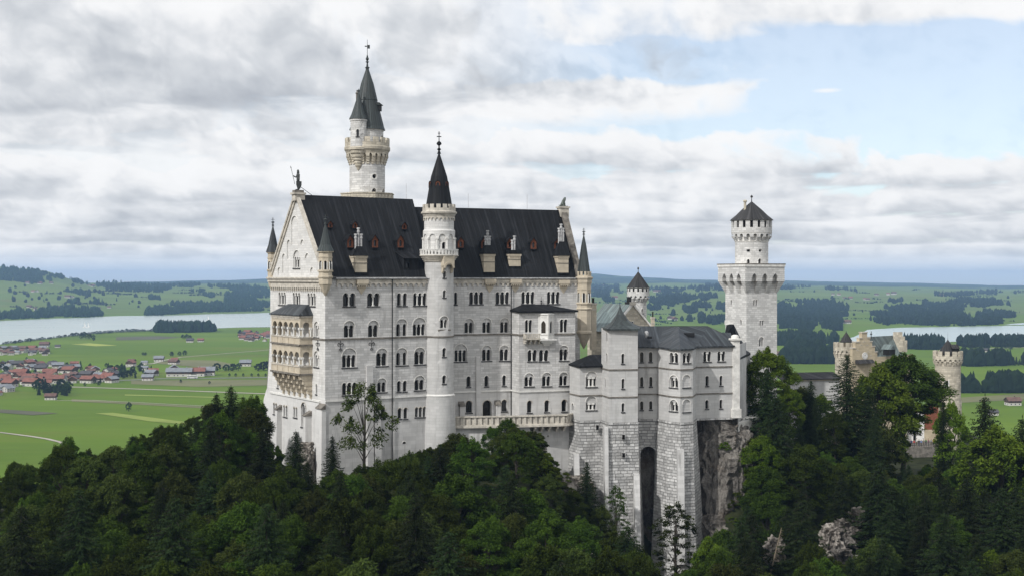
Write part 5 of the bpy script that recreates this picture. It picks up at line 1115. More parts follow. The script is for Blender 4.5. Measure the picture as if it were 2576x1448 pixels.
mb = MB(); cyy = P_(b2(1118, 0)[0], 241.2, Z(b2(0, 382)[1], 241.2)); mb.lathe(cyy.xy, [(.25, cyy.z - .8), (.4, cyy.z - .3), (.42, cyy.z + .1), (.3, cyy.z + .4), (.05, cyy.z + .5)], 10); mb.build('roof_vent', M['chimney_pot'], ann)
mb = MB(); mb.box(XY(b2(1155, 0)[0], 240.6), (1, .2), .35, .3, Z(b2(0, 445)[1], 240.6), Z(b2(0, 415)[1], 240.6)); mb.build('roof_vent', M['iron'], ann)
mb = MB(); mb.box(XY(b2(1600, 0)[0], 243), (1, .2), 1.0, .8, Z(b2(0, 420)[1], 243), Z(b2(0, 375)[1], 243)); mb.build('roof_hatch', M['iron'], ann)
mb = MB(); ev = [P_(1430, 241.4, -16.25), P_(1457.5, 235.9, -16.35), P_(1518, 237.1, -16.3), P_(1530, 243, -16.2)]; rt = [P_(1483, 241.5, Z(b2(0, 632)[1], 241)), P_(1520, 241.5, Z(b2(0, 628)[1], 241))]
fc([ev[0], ev[1], rt[0]]); fc([ev[1], ev[2], rt[1], rt[0]]); fc([ev[2], ev[3], rt[1]]); fc([ev[3], ev[0], rt[0], rt[1]])
for a, b in zip(ev, ev[1:]): mb.face([a, b, b - Vector((0, 0, .3)), a - Vector((0, 0, .3))], 0)
mb.build('corner_roof', M['roof'], ann)
mb = MB(); cr_ = XY(1559.5, 237.8); zt_ = Z(b2(0, 70)[1], 238); base = [P_(1513, 238.6, -9.25), P_(1527, 232.7, -9.3), P_(1609, 233.6, -9.3), P_(1613, 241.5, -9.2), P_(1540, 243.5, -9.2)]
rings = []
for f, zf in ((0, 0), (.33, .13), (.60, .34), (.80, .63), (.91, .82), (.975, 1)): rings.append([Vector((b.x + (cr_.x - b.x) * f, b.y + (cr_.y - b.y) * f, b.z + (zt_ - b.z) * zf)) for b in base])
mb.loft(rings, 0); mb.loft([[b - Vector((0, 0, .3)) for b in base], base], 0); mb.tube([(*cr_, zt_ - .2), (*cr_, zt_ + 1.0)], [.12, .02], 6); mb.build('turret_roof', M['copper'], ann)
# small dark-roofed link between annexe and square tower
lk = thing('link_building', 'low pale link wall with small black roof beside the square tower', 'building', (46, 250, -30))
lw0, lw1 = XY(1856, 247), XY(1888, 266); PLK = Plane(lw0, lw1 - lw0); LL = (lw1 - lw0).length; mb = MB(); zl = Z(894, 252)
wall(mb, PLK, [(0, -31), (LL, -31), (LL, zl), (0, zl)], []); won(mb, PLK, .4, 1.0, -30, zl, -.3, 0, 1); mb.build('wall', [M['ashlar_low'], M['trim']], lk)
mb = MB(); a, b = PLK.map(-.4, zl, -.5), PLK.map(LL * .8, zl, -.5); c, d = PLK.map(LL * .6, zl + 2.4, 2.5), PLK.map(-.2, zl + 2.6, 3.0); mb.loft([[a, b, b + Vector((0, 3, 0)), a + Vector((0, 4, 0))], [d, c, c + Vector((0, .5, 0)), d + Vector((0, .5, 0))]], 0); mb.loft([[q - Vector((0, 0, .4)) for q in (a, b, b + Vector((0, 3, 0)), a + Vector((0, 4, 0)))], [a, b, b + Vector((0, 3, 0)), a + Vector((0, 4, 0))]], 0); mb.build('roof', M['roof'], lk)
mb = MB(); g0 = XY(1822, 256); g1 = XY(1858, 258); zz0, zz1 = Z(842, 256), Z(815, 256); gm = (g0 + g1) / 2
mb.loft([[(*g0, zz0 - 2), (*g1, zz0 - 2), (*(g1 + Vector((2, 6))), zz0 - 2), (*(g0 + Vector((2, 6))), zz0 - 2)], [(*g0, zz0 - .4), (*g1, zz0 - 2), (*(g1 + Vector((2, 6))), zz0 - 2), (*(g0 + Vector((2, 6))), zz0 - .4)], [(*(gm - Vector((1, 0))), zz1), (*(gm + Vector((.4, 0))), zz1), (*(gm + Vector((1.4, 6))), zz1), (*(gm + Vector((0, 6))), zz1)]], 0)
mb.box(gm - Vector((.4, -.5)), (1, .1), .8, .5, zz1 - .1, zz1 + .75, 1); mb.build('gable_roof', [M['roof'], M['trim']], lk)
# ------------------------------------------------------------------ terrace with balustrade in front of the palace
ter = thing('terrace', 'stone terrace with carved balustrade along the palace foot above the bushes', 'terrace', (0, 234, -30))
def tp(x, y, Y): return Vector((*XY(c6(x, y)[0], Y), 0))
zT = Z(c6(0, 510)[1], 233.5); path = [XY(c6(x, 0)[0], Y) for x, Y in ((640, 233.6), (1280, 235.2), (1290, 235.0), (1935, 237.3), (2022, 240.2))]
path = [path[0], path[2], path[3], path[4]]
mb = MB()
for a, b in zip(path, path[1:]):
    pl = Plane(a, b - a); L = (b - a).length; zf = lambda s_: -27.4
    won(mb, pl, 0, L, -27.55, -27.2, -.35, .6, 0); won(mb, pl, 0, L, -25.65, -25.4, -.12, .35, 0); won(mb, pl, 0, L, -27.2, -27.0, 0, .3, 0)
    k = .3
    while k < L - .2:
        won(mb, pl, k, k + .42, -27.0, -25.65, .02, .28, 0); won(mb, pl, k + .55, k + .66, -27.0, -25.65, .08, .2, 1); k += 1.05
    won(mb, pl, 0, L, -27.0, -25.65, .16, .26, 0)
mb.build('balustrade', [M['trimsand'], M['grime']], ter)
mb = MB(); F2a, BFa = F2p0, BF0
mb.face([(*p_, -27.35) for p_ in path] + [(*(path[-1] + Vector((0, 6))), -27.35), (*(path[0] + Vector((0, 8))), -27.35)]); mb.build('floor', M['trimsand'], ter)
mb = MB(); q0, q1 = path[0] + Vector((0, .5)), path[1] + Vector((.2, .6)); pw = Plane(q0, q1 - q0); Lw = (q1 - q0).length; wall(mb, pw, [(0, -34), (Lw, -34), (Lw, -27.5), (0, -27.5)], [])
q2 = XY(c6(1508, 0)[0], 236.2); pw2 = Plane(q1, q2 - q1); wall(mb, pw2, [(0, -36), ((q2 - q1).length, -36), ((q2 - q1).length, -27.5), (0, -27.5)], [])
pw3 = Plane(q2 + Vector((0, 1.8)), XY(1436, 240.8) - q2 - Vector((0, 1.8))); L3 = 9; hv = [[(a, z0), (b, z0), (b, z1), (a, z1)] for a, b, z0, z1 in [(pw3.hit(*c6(1695, 675))[0], pw3.hit(*c6(1732, 675))[0], pw3.hit(*c6(0, 693))[1], pw3.hit(*c6(0, 655))[1]), (pw3.hit(*c6(1708, 780))[0], pw3.hit(*c6(1722, 780))[0], pw3.hit(*c6(0, 792))[1], pw3.hit(*c6(0, 768))[1])]]
wall(mb, pw3, [(-.5, -46), (L3, -46), (L3, -27.5), (-.5, -27.5)], hv)
for h in hv: rim(mb, pw3, h, 0, .5); mb.face([pw3.map(*q, .45) for q in h], 1)
mb.build('retaining_wall', [M['ashlar_low'], M['void']], ter)
for x in (1570, 1655, 1740, 1830, 1915):
    a = Plane(path[1], path[2] - path[1]); s_ = a.hit(c6(x, 0)[0], 1090)[0]; m_ = MB(); won(m_, a, s_ - .2, s_ + .2, -28.0, -27.6, .0, 2.6); won(m_, a, s_ - .18, s_ + .18, -28.6, -28.0, .9, 2.6); m_.build('bracket', M['trimsand'], ter)
# east terrace slab by the link
mb = MB(); mb.prism([tuple(XY(1857, 243.5)), tuple(XY(1912, 250)), tuple(XY(1905, 262)), tuple(XY(1857, 250))], -29.4, -27.7); ts = mb.build('terrace', M['trim']); tag(ts, 'small bare stone terrace below the link wall at the annexe corner', 'terrace')
# ------------------------------------------------------------------ gatehouse at the far end
gh = thing('gatehouse', 'yellow sandstone gatehouse with stepped gables, clock and green copper roof', 'gatehouse', (100, 345, -47))
Yg = 340.0; kg = .28229 * Yg / F; zg = lambda y, Y=Yg: Z(b5(0, y)[1], Y)
gu = v2(R(20)); g0 = XY(b5(712, 0)[0], 338); GP = Plane(g0, XY(b5(885, 0)[0], 341) - g0)
def gs(x, y): return GP.hit(*b5(x, y))
steps = [(692, 400), (692, 318), (716, 318), (716, 262), (752, 262), (752, 228), (775, 228), (775, 178), (822, 178), (822, 225), (846, 225), (846, 258), (866, 258), (866, 300), (890, 300), (890, 350), (912, 350), (912, 400)]
gp = [gs(*q) for q in steps]
outl = [(gp[0][0], -48), (gp[-1][0], -48)] + gp[::-1]
mb = MB(); wall(mb, GP, outl, [], 0); back = [(s_, z_) for s_, z_ in gp]
rim(mb, GP, outl, 0, 1.1, 0)
wall(mb, GP, outl, [], 0, d=1.1)
for a, b in zip(steps, steps[1:]):
    if a[1] == b[1]: p, q = gs(*a), gs(*b); won(mb, GP, p[0] - .1, q[0] + .1, p[1], p[1] + .25, -.15, 1.25, 1)
for x, yt, yb in ((795, 255, 320), (768, 285, 330), (822, 285, 325), (735, 330, 370), (830, 345, 365), (853, 378, 392)): win(gh, GP, b5, x - 6, x + 6, yt, yb, 1, yt, blind=True, sill=False, name='blind_arch', wm='yellow', trim='trimsand')
mb.build('stepped_gable', [M['yellow'], M['trimsand']], gh)
mb = MB(); cs_, cz = gs(800, 381); rr = .95
mb.loft([[GP.map(cs_ + rr * math.cos(t), cz + rr * math.sin(t), d_) for t in [i * math.pi / 12 for i in range(24)]] for d_ in (0, -.15)], 0)
for i in range(12):
    t = i * math.pi / 6; q = lambda r, dt: GP.map(cs_ + r * math.cos(t + dt), cz + r * math.sin(t + dt), -.17)
    mb.face([q(.68, -.05), q(.85, -.05), q(.85, .05), q(.68, .05)], 1)
for ang, L_ in ((1.2, .65), (2.4, .5)): mb.face([GP.map(cs_ + .05 * math.sin(ang), cz - .05 * math.cos(ang), -.18), GP.map(cs_ + L_ * math.cos(ang), cz + L_ * math.sin(ang), -.18), GP.map(cs_ - .05 * math.sin(ang), cz + .05 * math.cos(ang), -.18)], 1)
mb.build('clock', [M['white'], M['iron']], gh)
mb = MB(); p_a, p_b = gs(715, 470), gs(862, 470); won(mb, GP, p_a[0], p_b[0], gs(715, 450)[1], gs(715, 418)[1], -.4, 0, 0, -1.6); mb.build('canopy', M['shingle'], gh)
# main body and green roof, ridge running back right to a second stepped gable
ga, gb = GP.map(gp[7][0] + .6, 0).xy, XY(b5(1075, 0)[0], 349)
rd = (gb - ga).normalized(); pd = Vector((rd.y, -rd.x)); mb = MB(); zr, ze_ = zg(213), zg(392); wv = 5.2
e0, e1 = GP.map(gp[-2][0] - .2, 0).xy, XY(b5(1135, 0)[0], 345)
mb.face([(*e0, ze_), (*e1, ze_), (*gb, zr), (*ga, zr)], 0, [(0, 0), (18, 0), (18, 8), (0, 8)])
mb.face([(*ga, zr), (*gb, zr), (*(gb - pd * 6), ze_), (*(ga - pd * 6), ze_)], 0, [(0, 8), (18, 8), (18, 0), (0, 0)]); gr = mb.build('roof', M['verdigris'], gh)
mb = MB(); mb.face([(*e0, -48), (*e1, -48), (*e1, ze_), (*e0, ze_)], 0); e2 = e1 + Vector((6, 10)); mb.face([(*e1, -48), (*e2, -48), (*e2, ze_), (*e1, ze_)], 0); mb.build('wall', M['yellow'], gh)
S2P = Plane(XY(b5(1052, 0)[0], 348), XY(b5(1142, 0)[0], 344) - XY(b5(1052, 0)[0], 348)); st2 = [(1052, 215), (1052, 170), (1098, 170), (1098, 210), (1120, 210), (1120, 245), (1140, 245), (1140, 300)]
q = [S2P.hit(*b5(*a)) for a in st2]; o2 = [(q[0][0], -20), (q[-1][0], -20)] + q[::-1]; mb = MB(); wall(mb, S2P, o2, []); rim(mb, S2P, o2, 0, 1.4); mb.build('stepped_gable', M['gate'], gh)
mb = MB(); dm = Vector((*XY(b5(1018, 0)[0], 341.5), zg(360))); mb.box(dm.xy, rd, 1.3, 1.0, dm.z - .5, dm.z + 1.0, 0); mb.loft([[dm + Vector((*(rd * a + pd * b), 1.0)) for a, b in ((-1.6, 1.4), (1.6, 1.4), (1.6, -1.6), (-1.6, -1.6))], [dm + Vector((*(rd * a + pd * b), 2.3)) for a, b in ((-.1, 1.4), (.1, 1.4), (.1, -1.6), (-.1, -1.6))]], 1); mb.build('dormer', [M['iron'], M['verdigris']], gh)
mb = MB(); fx = XY(b5(857, 0)[0], 341); mb.tube([(*fx, zr - .5), (*fx, zg(165))], .1, 5); mb.lathe(fx, [(.05, zg(200)), (.35, zg(190)), (.05, zg(180))], 8); mb.build('finial', M['bronze'], gh)
# left round turret of the gatehouse
def gate_turret(c, r, zb, zc0, zc1, zw, zm, cone_r, cone, nm):
    mb = MB(); mb.lathe(c, [(r, zb), (r, zc1)], 36, 0, caps=False); corbels(mb, c, r, r * 1.16, zc0, zc1 - .2, 16, .5, 0, 3)
    CBx = Cyl(c, r * 1.17); hc = math.pi * CBx.r; stp = 2 * hc / 16; wall(mb, CBx, [(-hc, zc1 - .5), (hc, zc1 - .5), (hc, zw), (-hc, zw)], [arch(-hc + i * stp + stp * .25, -hc + i * stp + stp * .75, zc1 - .49, zc1 + .35, 5) for i in range(16)], 0, .6)
    mb.lathe(c, [(r, zc1 + .5), (r * 1.17, zc1 + .5)], 30, 0, caps=False); mb.lathe(c, [(0.01, zw - .3), (r * 1.1, zw - .3)], 30, 0, caps=False)
    merlons(mb, c, r * 1.17, zw - .4, zw, zm, 11, .45, 0, .62); mb.build(nm, M['gate'], gh)
Ya = 343; gate_turret(XY(b5(620, 0)[0], Ya), 83 * .28229 * Ya / F, -48, zg(395, Ya), zg(345, Ya), zg(300, Ya), zg(262, Ya), 0, 0, 'round_turret')
mb = MB(); cc = XY(b5(635, 0)[0], 345); cone_roof(mb, cc, [(58 * kg, zg(270)), (56 * kg, zg(262)), (3 * kg, zg(178)), (.02, zg(165))], 24); mb.build('turret_roof', M['shingle'], gh)
mb = MB(); pl = Plane(XY(b5(850, 0)[0], 343), (1, .2)); 
mb.build('pad', M['gate'], gh) if False else None
# brick and white entrance block seen between the trees
EB = Plane(XY(b5(1165, 0)[0], 349), (1, .12)); mb = MB(); s = lambda x, y: EB.hit(*b5(x, y))
a0_, a1_ = s(1165, 1000)[0], s(1330, 1000)[0]; zt0, zt1_ = s(0, 1210)[1], s(0, 905)[1]
hl = [arch(s(1232, 1100)[0], s(1262, 1100)[0], zt0 + .02, s(0, 1040)[1], 6)]
wall(mb, EB, [(a0_, zt0), (a1_, zt0), (a1_, zt1_), (a0_, zt1_)], hl, 0); rim(mb, EB, hl[0], 0, .5, 0); mb.face([EB.map(*q, .45) for q in hl[0]], 2)
b0_, b1_ = a1_, s(1470, 1000)[0]; wall(mb, EB, [(b0_, zt0), (b1_, zt0), (b1_, s(0, 1060)[1]), (b0_, s(0, 1060)[1])], [], 1, d=.05); wall(mb, EB, [(b0_ - 3, s(0, 1060)[1]), (b1_, s(0, 1060)[1]), (b1_, s(0, 845)[1]), (b0_ - 3, s(0, 845)[1])], [], 3, d=.12)
mb.build('entrance_front', [M['plaster'], M['yellow'], M['void'], M['redbrick']], gh)
# right round tower
Yr = 352.0; cr2 = XY(b5(1540, 0)[0], Yr); kr2 = .28229 * Yr / F; zr2 = lambda y: Z(b5(0, y)[1], Yr)
gt = thing('gate_tower', 'round battlemented tower with small dark cone roof, rightmost of the castle', 'tower', (cr2.x, cr2.y, -60))
TR = Cyl(cr2, 110 * kr2); hp = math.pi * TR.r
s_, z_ = TR.hit(*b5(1530, 625)); h = [(s_ - .42, zr2(655)), (s_ + .42, zr2(655)), (s_ + .42, zr2(595)), (s_ - .42, zr2(595))]
mb = MB(); rim(mb, TR, h, -.1, .6); mb.face([TR.map(*q, .55) for q in h], 1); won(mb, TR, s_ - .7, s_ - .42, zr2(655), zr2(585), -.12, 0, 0); won(mb, TR, s_ + .42, s_ + .7, zr2(655), zr2(585), -.12, 0, 0); mb.build('window', [M['trim'], M['void']], gt)
mb = MB(); wall(mb, TR, [(-hp, -62), (hp, -62), (hp, zr2(400)), (-hp, zr2(400))], [h], 0, .5, zstep=4); mb.lathe(cr2, [(1.03 * TR.r, zr2(770)), (1.06 * TR.r, zr2(790)), (1.06 * TR.r, -62)], 36, 0, caps=False)
corbels(mb, cr2, TR.r, 127 * kr2, zr2(462), zr2(425), 18, .5, 0, 3); CBx = Cyl(cr2, 128 * kr2); hc = math.pi * CBx.r; stp = 2 * hc / 18
wall(mb, CBx, [(-hc, zr2(428)), (hc, zr2(428)), (hc, zr2(382)), (-hc, zr2(382))], [arch(-hc + i * stp + stp * .25, -hc + i * stp + stp * .75, zr2(427.9), zr2(408), 5) for i in range(18)], 0, .6)
mb.lathe(cr2, [(TR.r, zr2(402)), (128 * kr2, zr2(400))], 30, 0, caps=False); merlons(mb, cr2, 128 * kr2, zr2(390), zr2(380), zr2(338), 12, .5, 0, .62); mb.build('shaft', M['gate'], gt)
mb = MB(); cone_roof(mb, cr2, [(78 * kr2, zr2(375)), (76 * kr2, zr2(350)), (72 * kr2, zr2(340)), (2 * kr2, zr2(238)), (.8 * kr2, zr2(205)), (.4 * kr2, zr2(170))], 24); o = mb.build('cone_roof', M['shingle'], gt)
mb = MB(); dm = XY(b5(1598, 0)[0], Yr - 1.5); mb.box(dm, (1, .15), 26 * kr2, 1.3, zr2(345), zr2(302), 0); mb.loft([[(dm.x + a * 34 * kr2, dm.y + b * 1.7, zr2(312)) for a, b in ((-1, -1), (1, -1), (1, 1), (-1, 1))], [(dm.x + a * 34 * kr2, dm.y + b * .2, zr2(278)) for a, b in ((-1, -1), (.8, -1), (.8, 1), (-1, 1))]], 1); mb.build('dormer', [M['iron'], M['shingle']], gt)
# connecting wing with long low roof
cw = thing('connecting_wing', 'long low grey wing with dark flat-pitched roof leading to the gatehouse', 'building', (75, 300, -48))
CWP = Plane(XY(1968, 300), XY(2112, 304) - XY(1968, 300)); L = (XY(2112, 304) - XY(1968, 300)).length; zw = lambda y: CWP.hit(*b5(300, y))[1]; mb = MB()
wall(mb, CWP, [(0, -50), (L, -50), (L, zw(598)), (0, zw(598))], [], 0); won(mb, CWP, 0, L, zw(604), zw(586), -.25, 0, 1); mb.build('wall', [M['ashlar_low'], M['sand']], cw)
mb = MB(); a, b = CWP.map(-.5, zw(586), -.5), CWP.map(L + .5, zw(586), -.5); c, d = CWP.map(L + .5, zw(540), 4), CWP.map(-.5, zw(540), 4); mb.loft([[a - Vector((0, 0, .2)), b - Vector((0, 0, .2)), c - Vector((0, 0, .2)), d - Vector((0, 0, .2))], [a, b, c, d]], 0); mb.build('roof', M['shingle'], cw)
# visitors' platform before the gatehouse
mb = MB(); zpf = Z(b5(0, 1190)[1], 337); pa, pb = XY(b5(1150, 0)[0], 335), XY(b5(1480, 0)[0], 337); mb.prism([tuple(pa), tuple(pb), tuple(pb + Vector((2, 14))), tuple(pa + Vector((0, 14)))], zpf - 4, zpf); pf = mb.build('forecourt', M['ashlar_low']); struct(pf); pf.data.materials[0] = M['grime']
mb = MB(); pl = Plane(pa, pb - pa); L = (pb - pa).length
mb.tube([pl.map(0, zpf + 1.1, .1), pl.map(L, zpf + 1.1, .1)], .05, 5); mb.tube([pl.map(0, zpf + .55, .1), pl.map(L, zpf + .55, .1)], .04, 5); k = 0
while k < L: mb.tube([pl.map(k, zpf, .1), pl.map(k, zpf + 1.1, .1)], .04, 5); k += .5
rl = mb.build('railing', M['iron']); tag(rl, 'dark iron railing in front of the visitors at the gatehouse', 'railing')
# ------------------------------------------------------------------ figures (one continuous skinned surface each)
def skin(name, V, E, Rr, mats, parent=None, lvl=1, loc=(0, 0, 0), rz=0, sc=1.0, root=0):
    me = bpy.data.meshes.new(name); me.from_pydata(V, E, []); o = bpy.data.objects.new(name + '_tmp', me); COL.objects.link(o)
    o.modifiers.new('s', 'SKIN'); 
    if not me.skin_vertices: bm = bmesh.new(); bm.from_mesh(me); bm.verts.layers.skin.verify(); bm.to_mesh(me); bm.free()
    for i, v in enumerate(me.skin_vertices[0].data):
        r = Rr[i]; v.radius = r if isinstance(r, tuple) else (r, r); v.use_root = (i == root)
    if lvl: m_ = o.modifiers.new('u', 'SUBSURF'); m_.levels = lvl; m_.render_levels = lvl
    dg = bpy.context.evaluated_depsgraph_get(); dg.update(); m2 = bpy.data.meshes.new_from_object(o.evaluated_get(dg)); bpy.data.objects.remove(o); m2.name = name
    T = Matrix.Translation(Vector(loc) - (ORG[parent.name] if parent else Vector())) @ Matrix.Rotation(rz, 4, 'Z') @ Matrix.Scale(sc, 4)
    m2.transform(T); m2.materials.clear()
    for m_ in mats: m2.materials.append(m_)
    m2.polygons.foreach_set('use_smooth', [True] * len(m2.polygons))
    ob = bpy.data.objects.new(name, m2); COL.objects.link(ob); ORG[ob.name] = ORG[parent.name] if parent else Vector()
    if parent: ob.parent = parent
    return ob
HUMV = [(0, 0, .95), (0, 0, 1.15), (0, .02, 1.38), (0, .01, 1.5), (0, -.01, 1.62), (0, -.01, 1.74), (-.1, 0, .9), (-.12, -.03, .5), (-.12, .03, .09), (-.13, -.12, .05), (.1, 0, .9), (.13, .02, .5), (.14, .06, .09), (.15, -.09, .05), (-.2, .01, 1.4), (-.26, .02, 1.12), (-.25, -.1, .88), (-.25, -.13, .78), (.2, .01, 1.4), (.26, .02, 1.12), (.25, -.1, .88), (.25, -.13, .78)]
HUME = [(0, 1), (1, 2), (2, 3), (3, 4), (4, 5), (0, 6), (6, 7), (7, 8), (8, 9), (0, 10), (10, 11), (11, 12), (12, 13), (2, 14), (14, 15), (15, 16), (16, 17), (2, 18), (18, 19), (19, 20), (20, 21)]
HUMR = [(.15, .11), (.14, .1), (.17, .11), .055, .085, .07, .085, .06, .045, .04, .085, .06, .045, .04, .06, .047, .038, .03, .06, .047, .038, .03]
# knight statue on the gable
kx = pk + u1 * .5; zk = zk1 + .42
kn_ = thing('knight_statue', 'dark bronze standing knight statue with lance and shield on the gable peak', 'statue', (kx.x, kx.y, zk))
KV = [list(v) for v in HUMV]; KV[14:18] = [(-.22, 0, 1.42), (-.33, -.06, 1.16), (-.36, -.3, 1.28), (-.36, -.36, 1.32)]; KV[9] = (-.2, -.2, .05)
KR = [(r[0] * 1.25, r[1] * 1.3) if isinstance(r, tuple) else r * 1.4 for r in HUMR]; ks_ = 2.05; krz = R(-62)
bdy = skin('body', KV, HUME, KR, [M['bronze']], kn_, 1, (kx.x, kx.y, zk), krz, ks_)
TM = Matrix.Translation((kx.x, kx.y, zk)) @ Matrix.Rotation(krz, 4, 'Z') @ Matrix.Scale(ks_, 4)
mb = MB(); mb.tube([TM @ Vector(p) for p in ((-.30, -.2, .55), (-.45, -.5, 2.0))], .022 * ks_, 6); mb.tube([TM @ Vector(p) for p in ((-.445, -.49, 1.95), (-.455, -.51, 2.03), (-.475, -.55, 2.2))], [.02 * ks_, .05 * ks_, .004], 6); mb.build('lance', M['bronze'], kn_)
mb = MB(); shp = [(-.24, .78), (.24, .78), (.24, .45), (.12, .14), (0, .05), (-.12, .14), (-.24, .45)]
mb.loft([[TM @ Vector((.33 + d, x - .05, z)) for x, z in shp] for d in (0, .06)]); mb.build('shield', M['bronze'], kn_)
mb = MB(); hc = TM @ Vector((0, -.01, 1.69)); mb.lathe(hc.xy, [(.2, hc.z - .06), (.21, hc.z + .08), (.15, hc.z + .22), (.03, hc.z + .32)], 10); mb.build('helmet', M['bronze'], kn_)
mb = MB(); mb.tube([TM @ Vector((.1, .2, .3)), (*(R0 + u1 * 3.0), Hr)], .05, 5); mb.build('stay_rod', M['iron'], kn_)
# seated lion statue
lx = pk2; ln = thing('lion_statue', 'green bronze lion statue seated on the far gable peak', 'statue', (lx.x, lx.y, zq1))
LV = [(-.35, 0, .32), (-.05, 0, .75), (.22, 0, 1.1), (.34, 0, 1.42), (.42, 0, 1.68), (.66, 0, 1.6), (.2, -.2, .9), (.35, -.2, .5), (.4, -.2, .08), (.52, -.2, .05), (.2, .2, .9), (.35, .2, .5), (.4, .2, .08), (.52, .2, .05), (-.2, -.28, .3), (.1, -.3, .42), (-.02, -.3, .08), (.2, -.3, .05), (-.2, .28, .3), (.1, .3, .42), (-.02, .3, .08), (.2, .3, .05), (-.6, 0, .12), (-.75, .1, .1), (-.8, .2, .35)]
LE_ = [(0, 1), (1, 2), (2, 3), (3, 4), (4, 5), (2, 6), (6, 7), (7, 8), (8, 9), (2, 10), (10, 11), (11, 12), (12, 13), (0, 14), (14, 15), (15, 16), (16, 17), (0, 18), (18, 19), (19, 20), (20, 21), (0, 22), (22, 23), (23, 24)]
LR = [.3, .3, .34, .33, .27, .13, .15, .11, .1, .08, .15, .11, .1, .08, .18, .15, .08, .07, .18, .15, .08, .07, .09, .05, .06]
skin('body', LV, LE_, LR, [M['lionb']], ln, 1, (lx.x, lx.y, zq1 + .1), R(15), 1.0); mb = MB(); mb.box(lx, u2, .85, .6, zq1, zq1 + .12); mb.build('base_slab', M['lionb'], ln)
# visitors on the forecourt
cols = [((.02, .03, .12), 'dark blue jacket'), ((.35, .03, .03), 'red top'), ((.6, .6, .6), 'white shirt'), ((.03, .03, .03), 'black jacket'), ((.14, .2, .4), 'pale blue shirt'), ((.3, .28, .22), 'beige jacket'), ((.05, .12, .05), 'green jacket'), ((.2, .03, .1), 'maroon top'), ((.25, .25, .28), 'grey sweater'), ((.5, .35, .05), 'yellow jacket')]
ms_, _, p = new_mat('skin_tone', .6, .3); p.inputs['Base Color'].default_value = (.42, .25, .17, 1); M['skin'] = ms_
mh_, _, p = new_mat('brown_hair', .7, .3); p.inputs['Base Color'].default_value = (.04, .025, .015, 1)
rnd_ = random.Random(4); pxs = [1215, 1240, 1262, 1283, 1303, 1322, 1345, 1368, 1392, 1412]
for i, x in enumerate(pxs):
    Yp = 337.5 + rnd_.random() * 2.5; c = XY(b5(x, 0)[0], Yp); cl, nm = cols[i]
    mc, _, p = new_mat('cloth_' + nm.replace(' ', '_'), .9, .1); p.inputs['Base Color'].default_value = (*cl, 1)
    mj, _, p = new_mat('trousers_under_' + nm.replace(' ', '_'), .9, .1); p.inputs['Base Color'].default_value = (.03 + .05 * (i % 3), .035 + .04 * (i % 3), .06 + .03 * (i % 2), 1)
    HV = [list(v) for v in HUMV]
    if i % 3 == 0: HV[20], HV[21] = (.16, -.25, 1.2), (.08, -.3, 1.35)
    if i % 4 == 1: HV[7], HV[8], HV[9] = (-.12, -.12, .5), (-.12, -.15, .09), (-.12, -.3, .06)
    hgt = .93 + .12 * rnd_.random()
    o = skin('person', HV, HUME, HUMR, [mc, mj, M['skin']], None, 1, (0, 0, 0), 0, hgt); o.location = (*c, zpf); o.rotation_euler.z = rnd_.uniform(-1.6, 1.6)
    for pg in o.data.polygons:
        z_ = pg.center.z / hgt; pg.material_index = 2 if z_ > 1.5 or (abs(pg.center.x) > .2 * hgt and z_ < .87 and z_ > .7) else (1 if z_ < .98 else 0)
    hb_ = MB(); hb_.lathe((0, .02 * hgt), [(.095 * hgt, 1.66 * hgt), (.1 * hgt, 1.72 * hgt), (.075 * hgt, 1.8 * hgt), (.02, 1.835 * hgt)], 10); h_ = hb_.build('hair', mh_); h_.parent = o
    tag(o, 'visitor in ' + nm + ' standing behind the railing at the gatehouse', 'person', 'visitors at the gatehouse')
# ------------------------------------------------------------------ land: one ground sheet from the near slope to the horizon
FLAT = -125.0
CTRL = [(-300, 130, -60), (0, 120, -51), (500, 120, -50), (1000, 125, -50), (1500, 130, -56), (2000, 130, -56), (2600, 130, -54), (3200, 150, -60),
        (-300, 190, -56), (0, 170, -49), (300, 170, -47), (600, 170, -44), (-300, 215, -48), (0, 215, -43.5), (150, 215, -39), (300, 217, -39), (450, 220, -35), (600, 225, -31), (700, 222, -35), (780, 214, -38), (830, 216, -36),
        (900, 222, -35.5), (1000, 226, -34), (1120, 228, -33.5), (1180, 231, -31.5), (1290, 232, -32), (1290, 215, -36), (1340, 234, -31), (1385, 238, -37), (1420, 236, -40), (1500, 233, -44), (1560, 229, -50), (1650, 231, -57), (1720, 228, -57),
        (1650, 205, -60), (1500, 205, -54), (1300, 195, -46), (1000, 200, -41), (800, 195, -43), (1790, 236, -56), (1850, 240, -44), (1900, 246, -33), (1960, 262, -34), (1850, 215, -58), (2050, 280, -36), (2050, 240, -46), (2050, 200, -55), (2250, 270, -46), (2300, 300, -46), (2300, 335, -47), (2200, 230, -50),
        (2400, 300, -47), (2400, 250, -48), (2550, 270, -50), (2550, 220, -52), (2750, 260, -58), (2300, 180, -56)]
CT = [(*XY(a, b), c) for a, b, c in CTRL]
def sm(x, a, b): t = min(1, max(0, (x - a) / (b - a))); return t * t * (3 - 2 * t)
def lerp_tab(x, xs, ys):
    if x <= xs[0]: return ys[0]
    for i in range(1, len(xs)):
        if x <= xs[i]: f = (x - xs[i - 1]) / (xs[i] - xs[i - 1]); return ys[i - 1] * (1 - f) + ys[i] * f
    return ys[-1]
HX = [-700, 0, 120, 225, 300, 400, 540, 675, 1000, 1485, 1600, 1720, 1820, 2000, 2180, 2300, 2450, 2576, 3300]
HY = [3400, 3900, 4400, 5000, 5800, 6800, 9000, 13000, 15500]
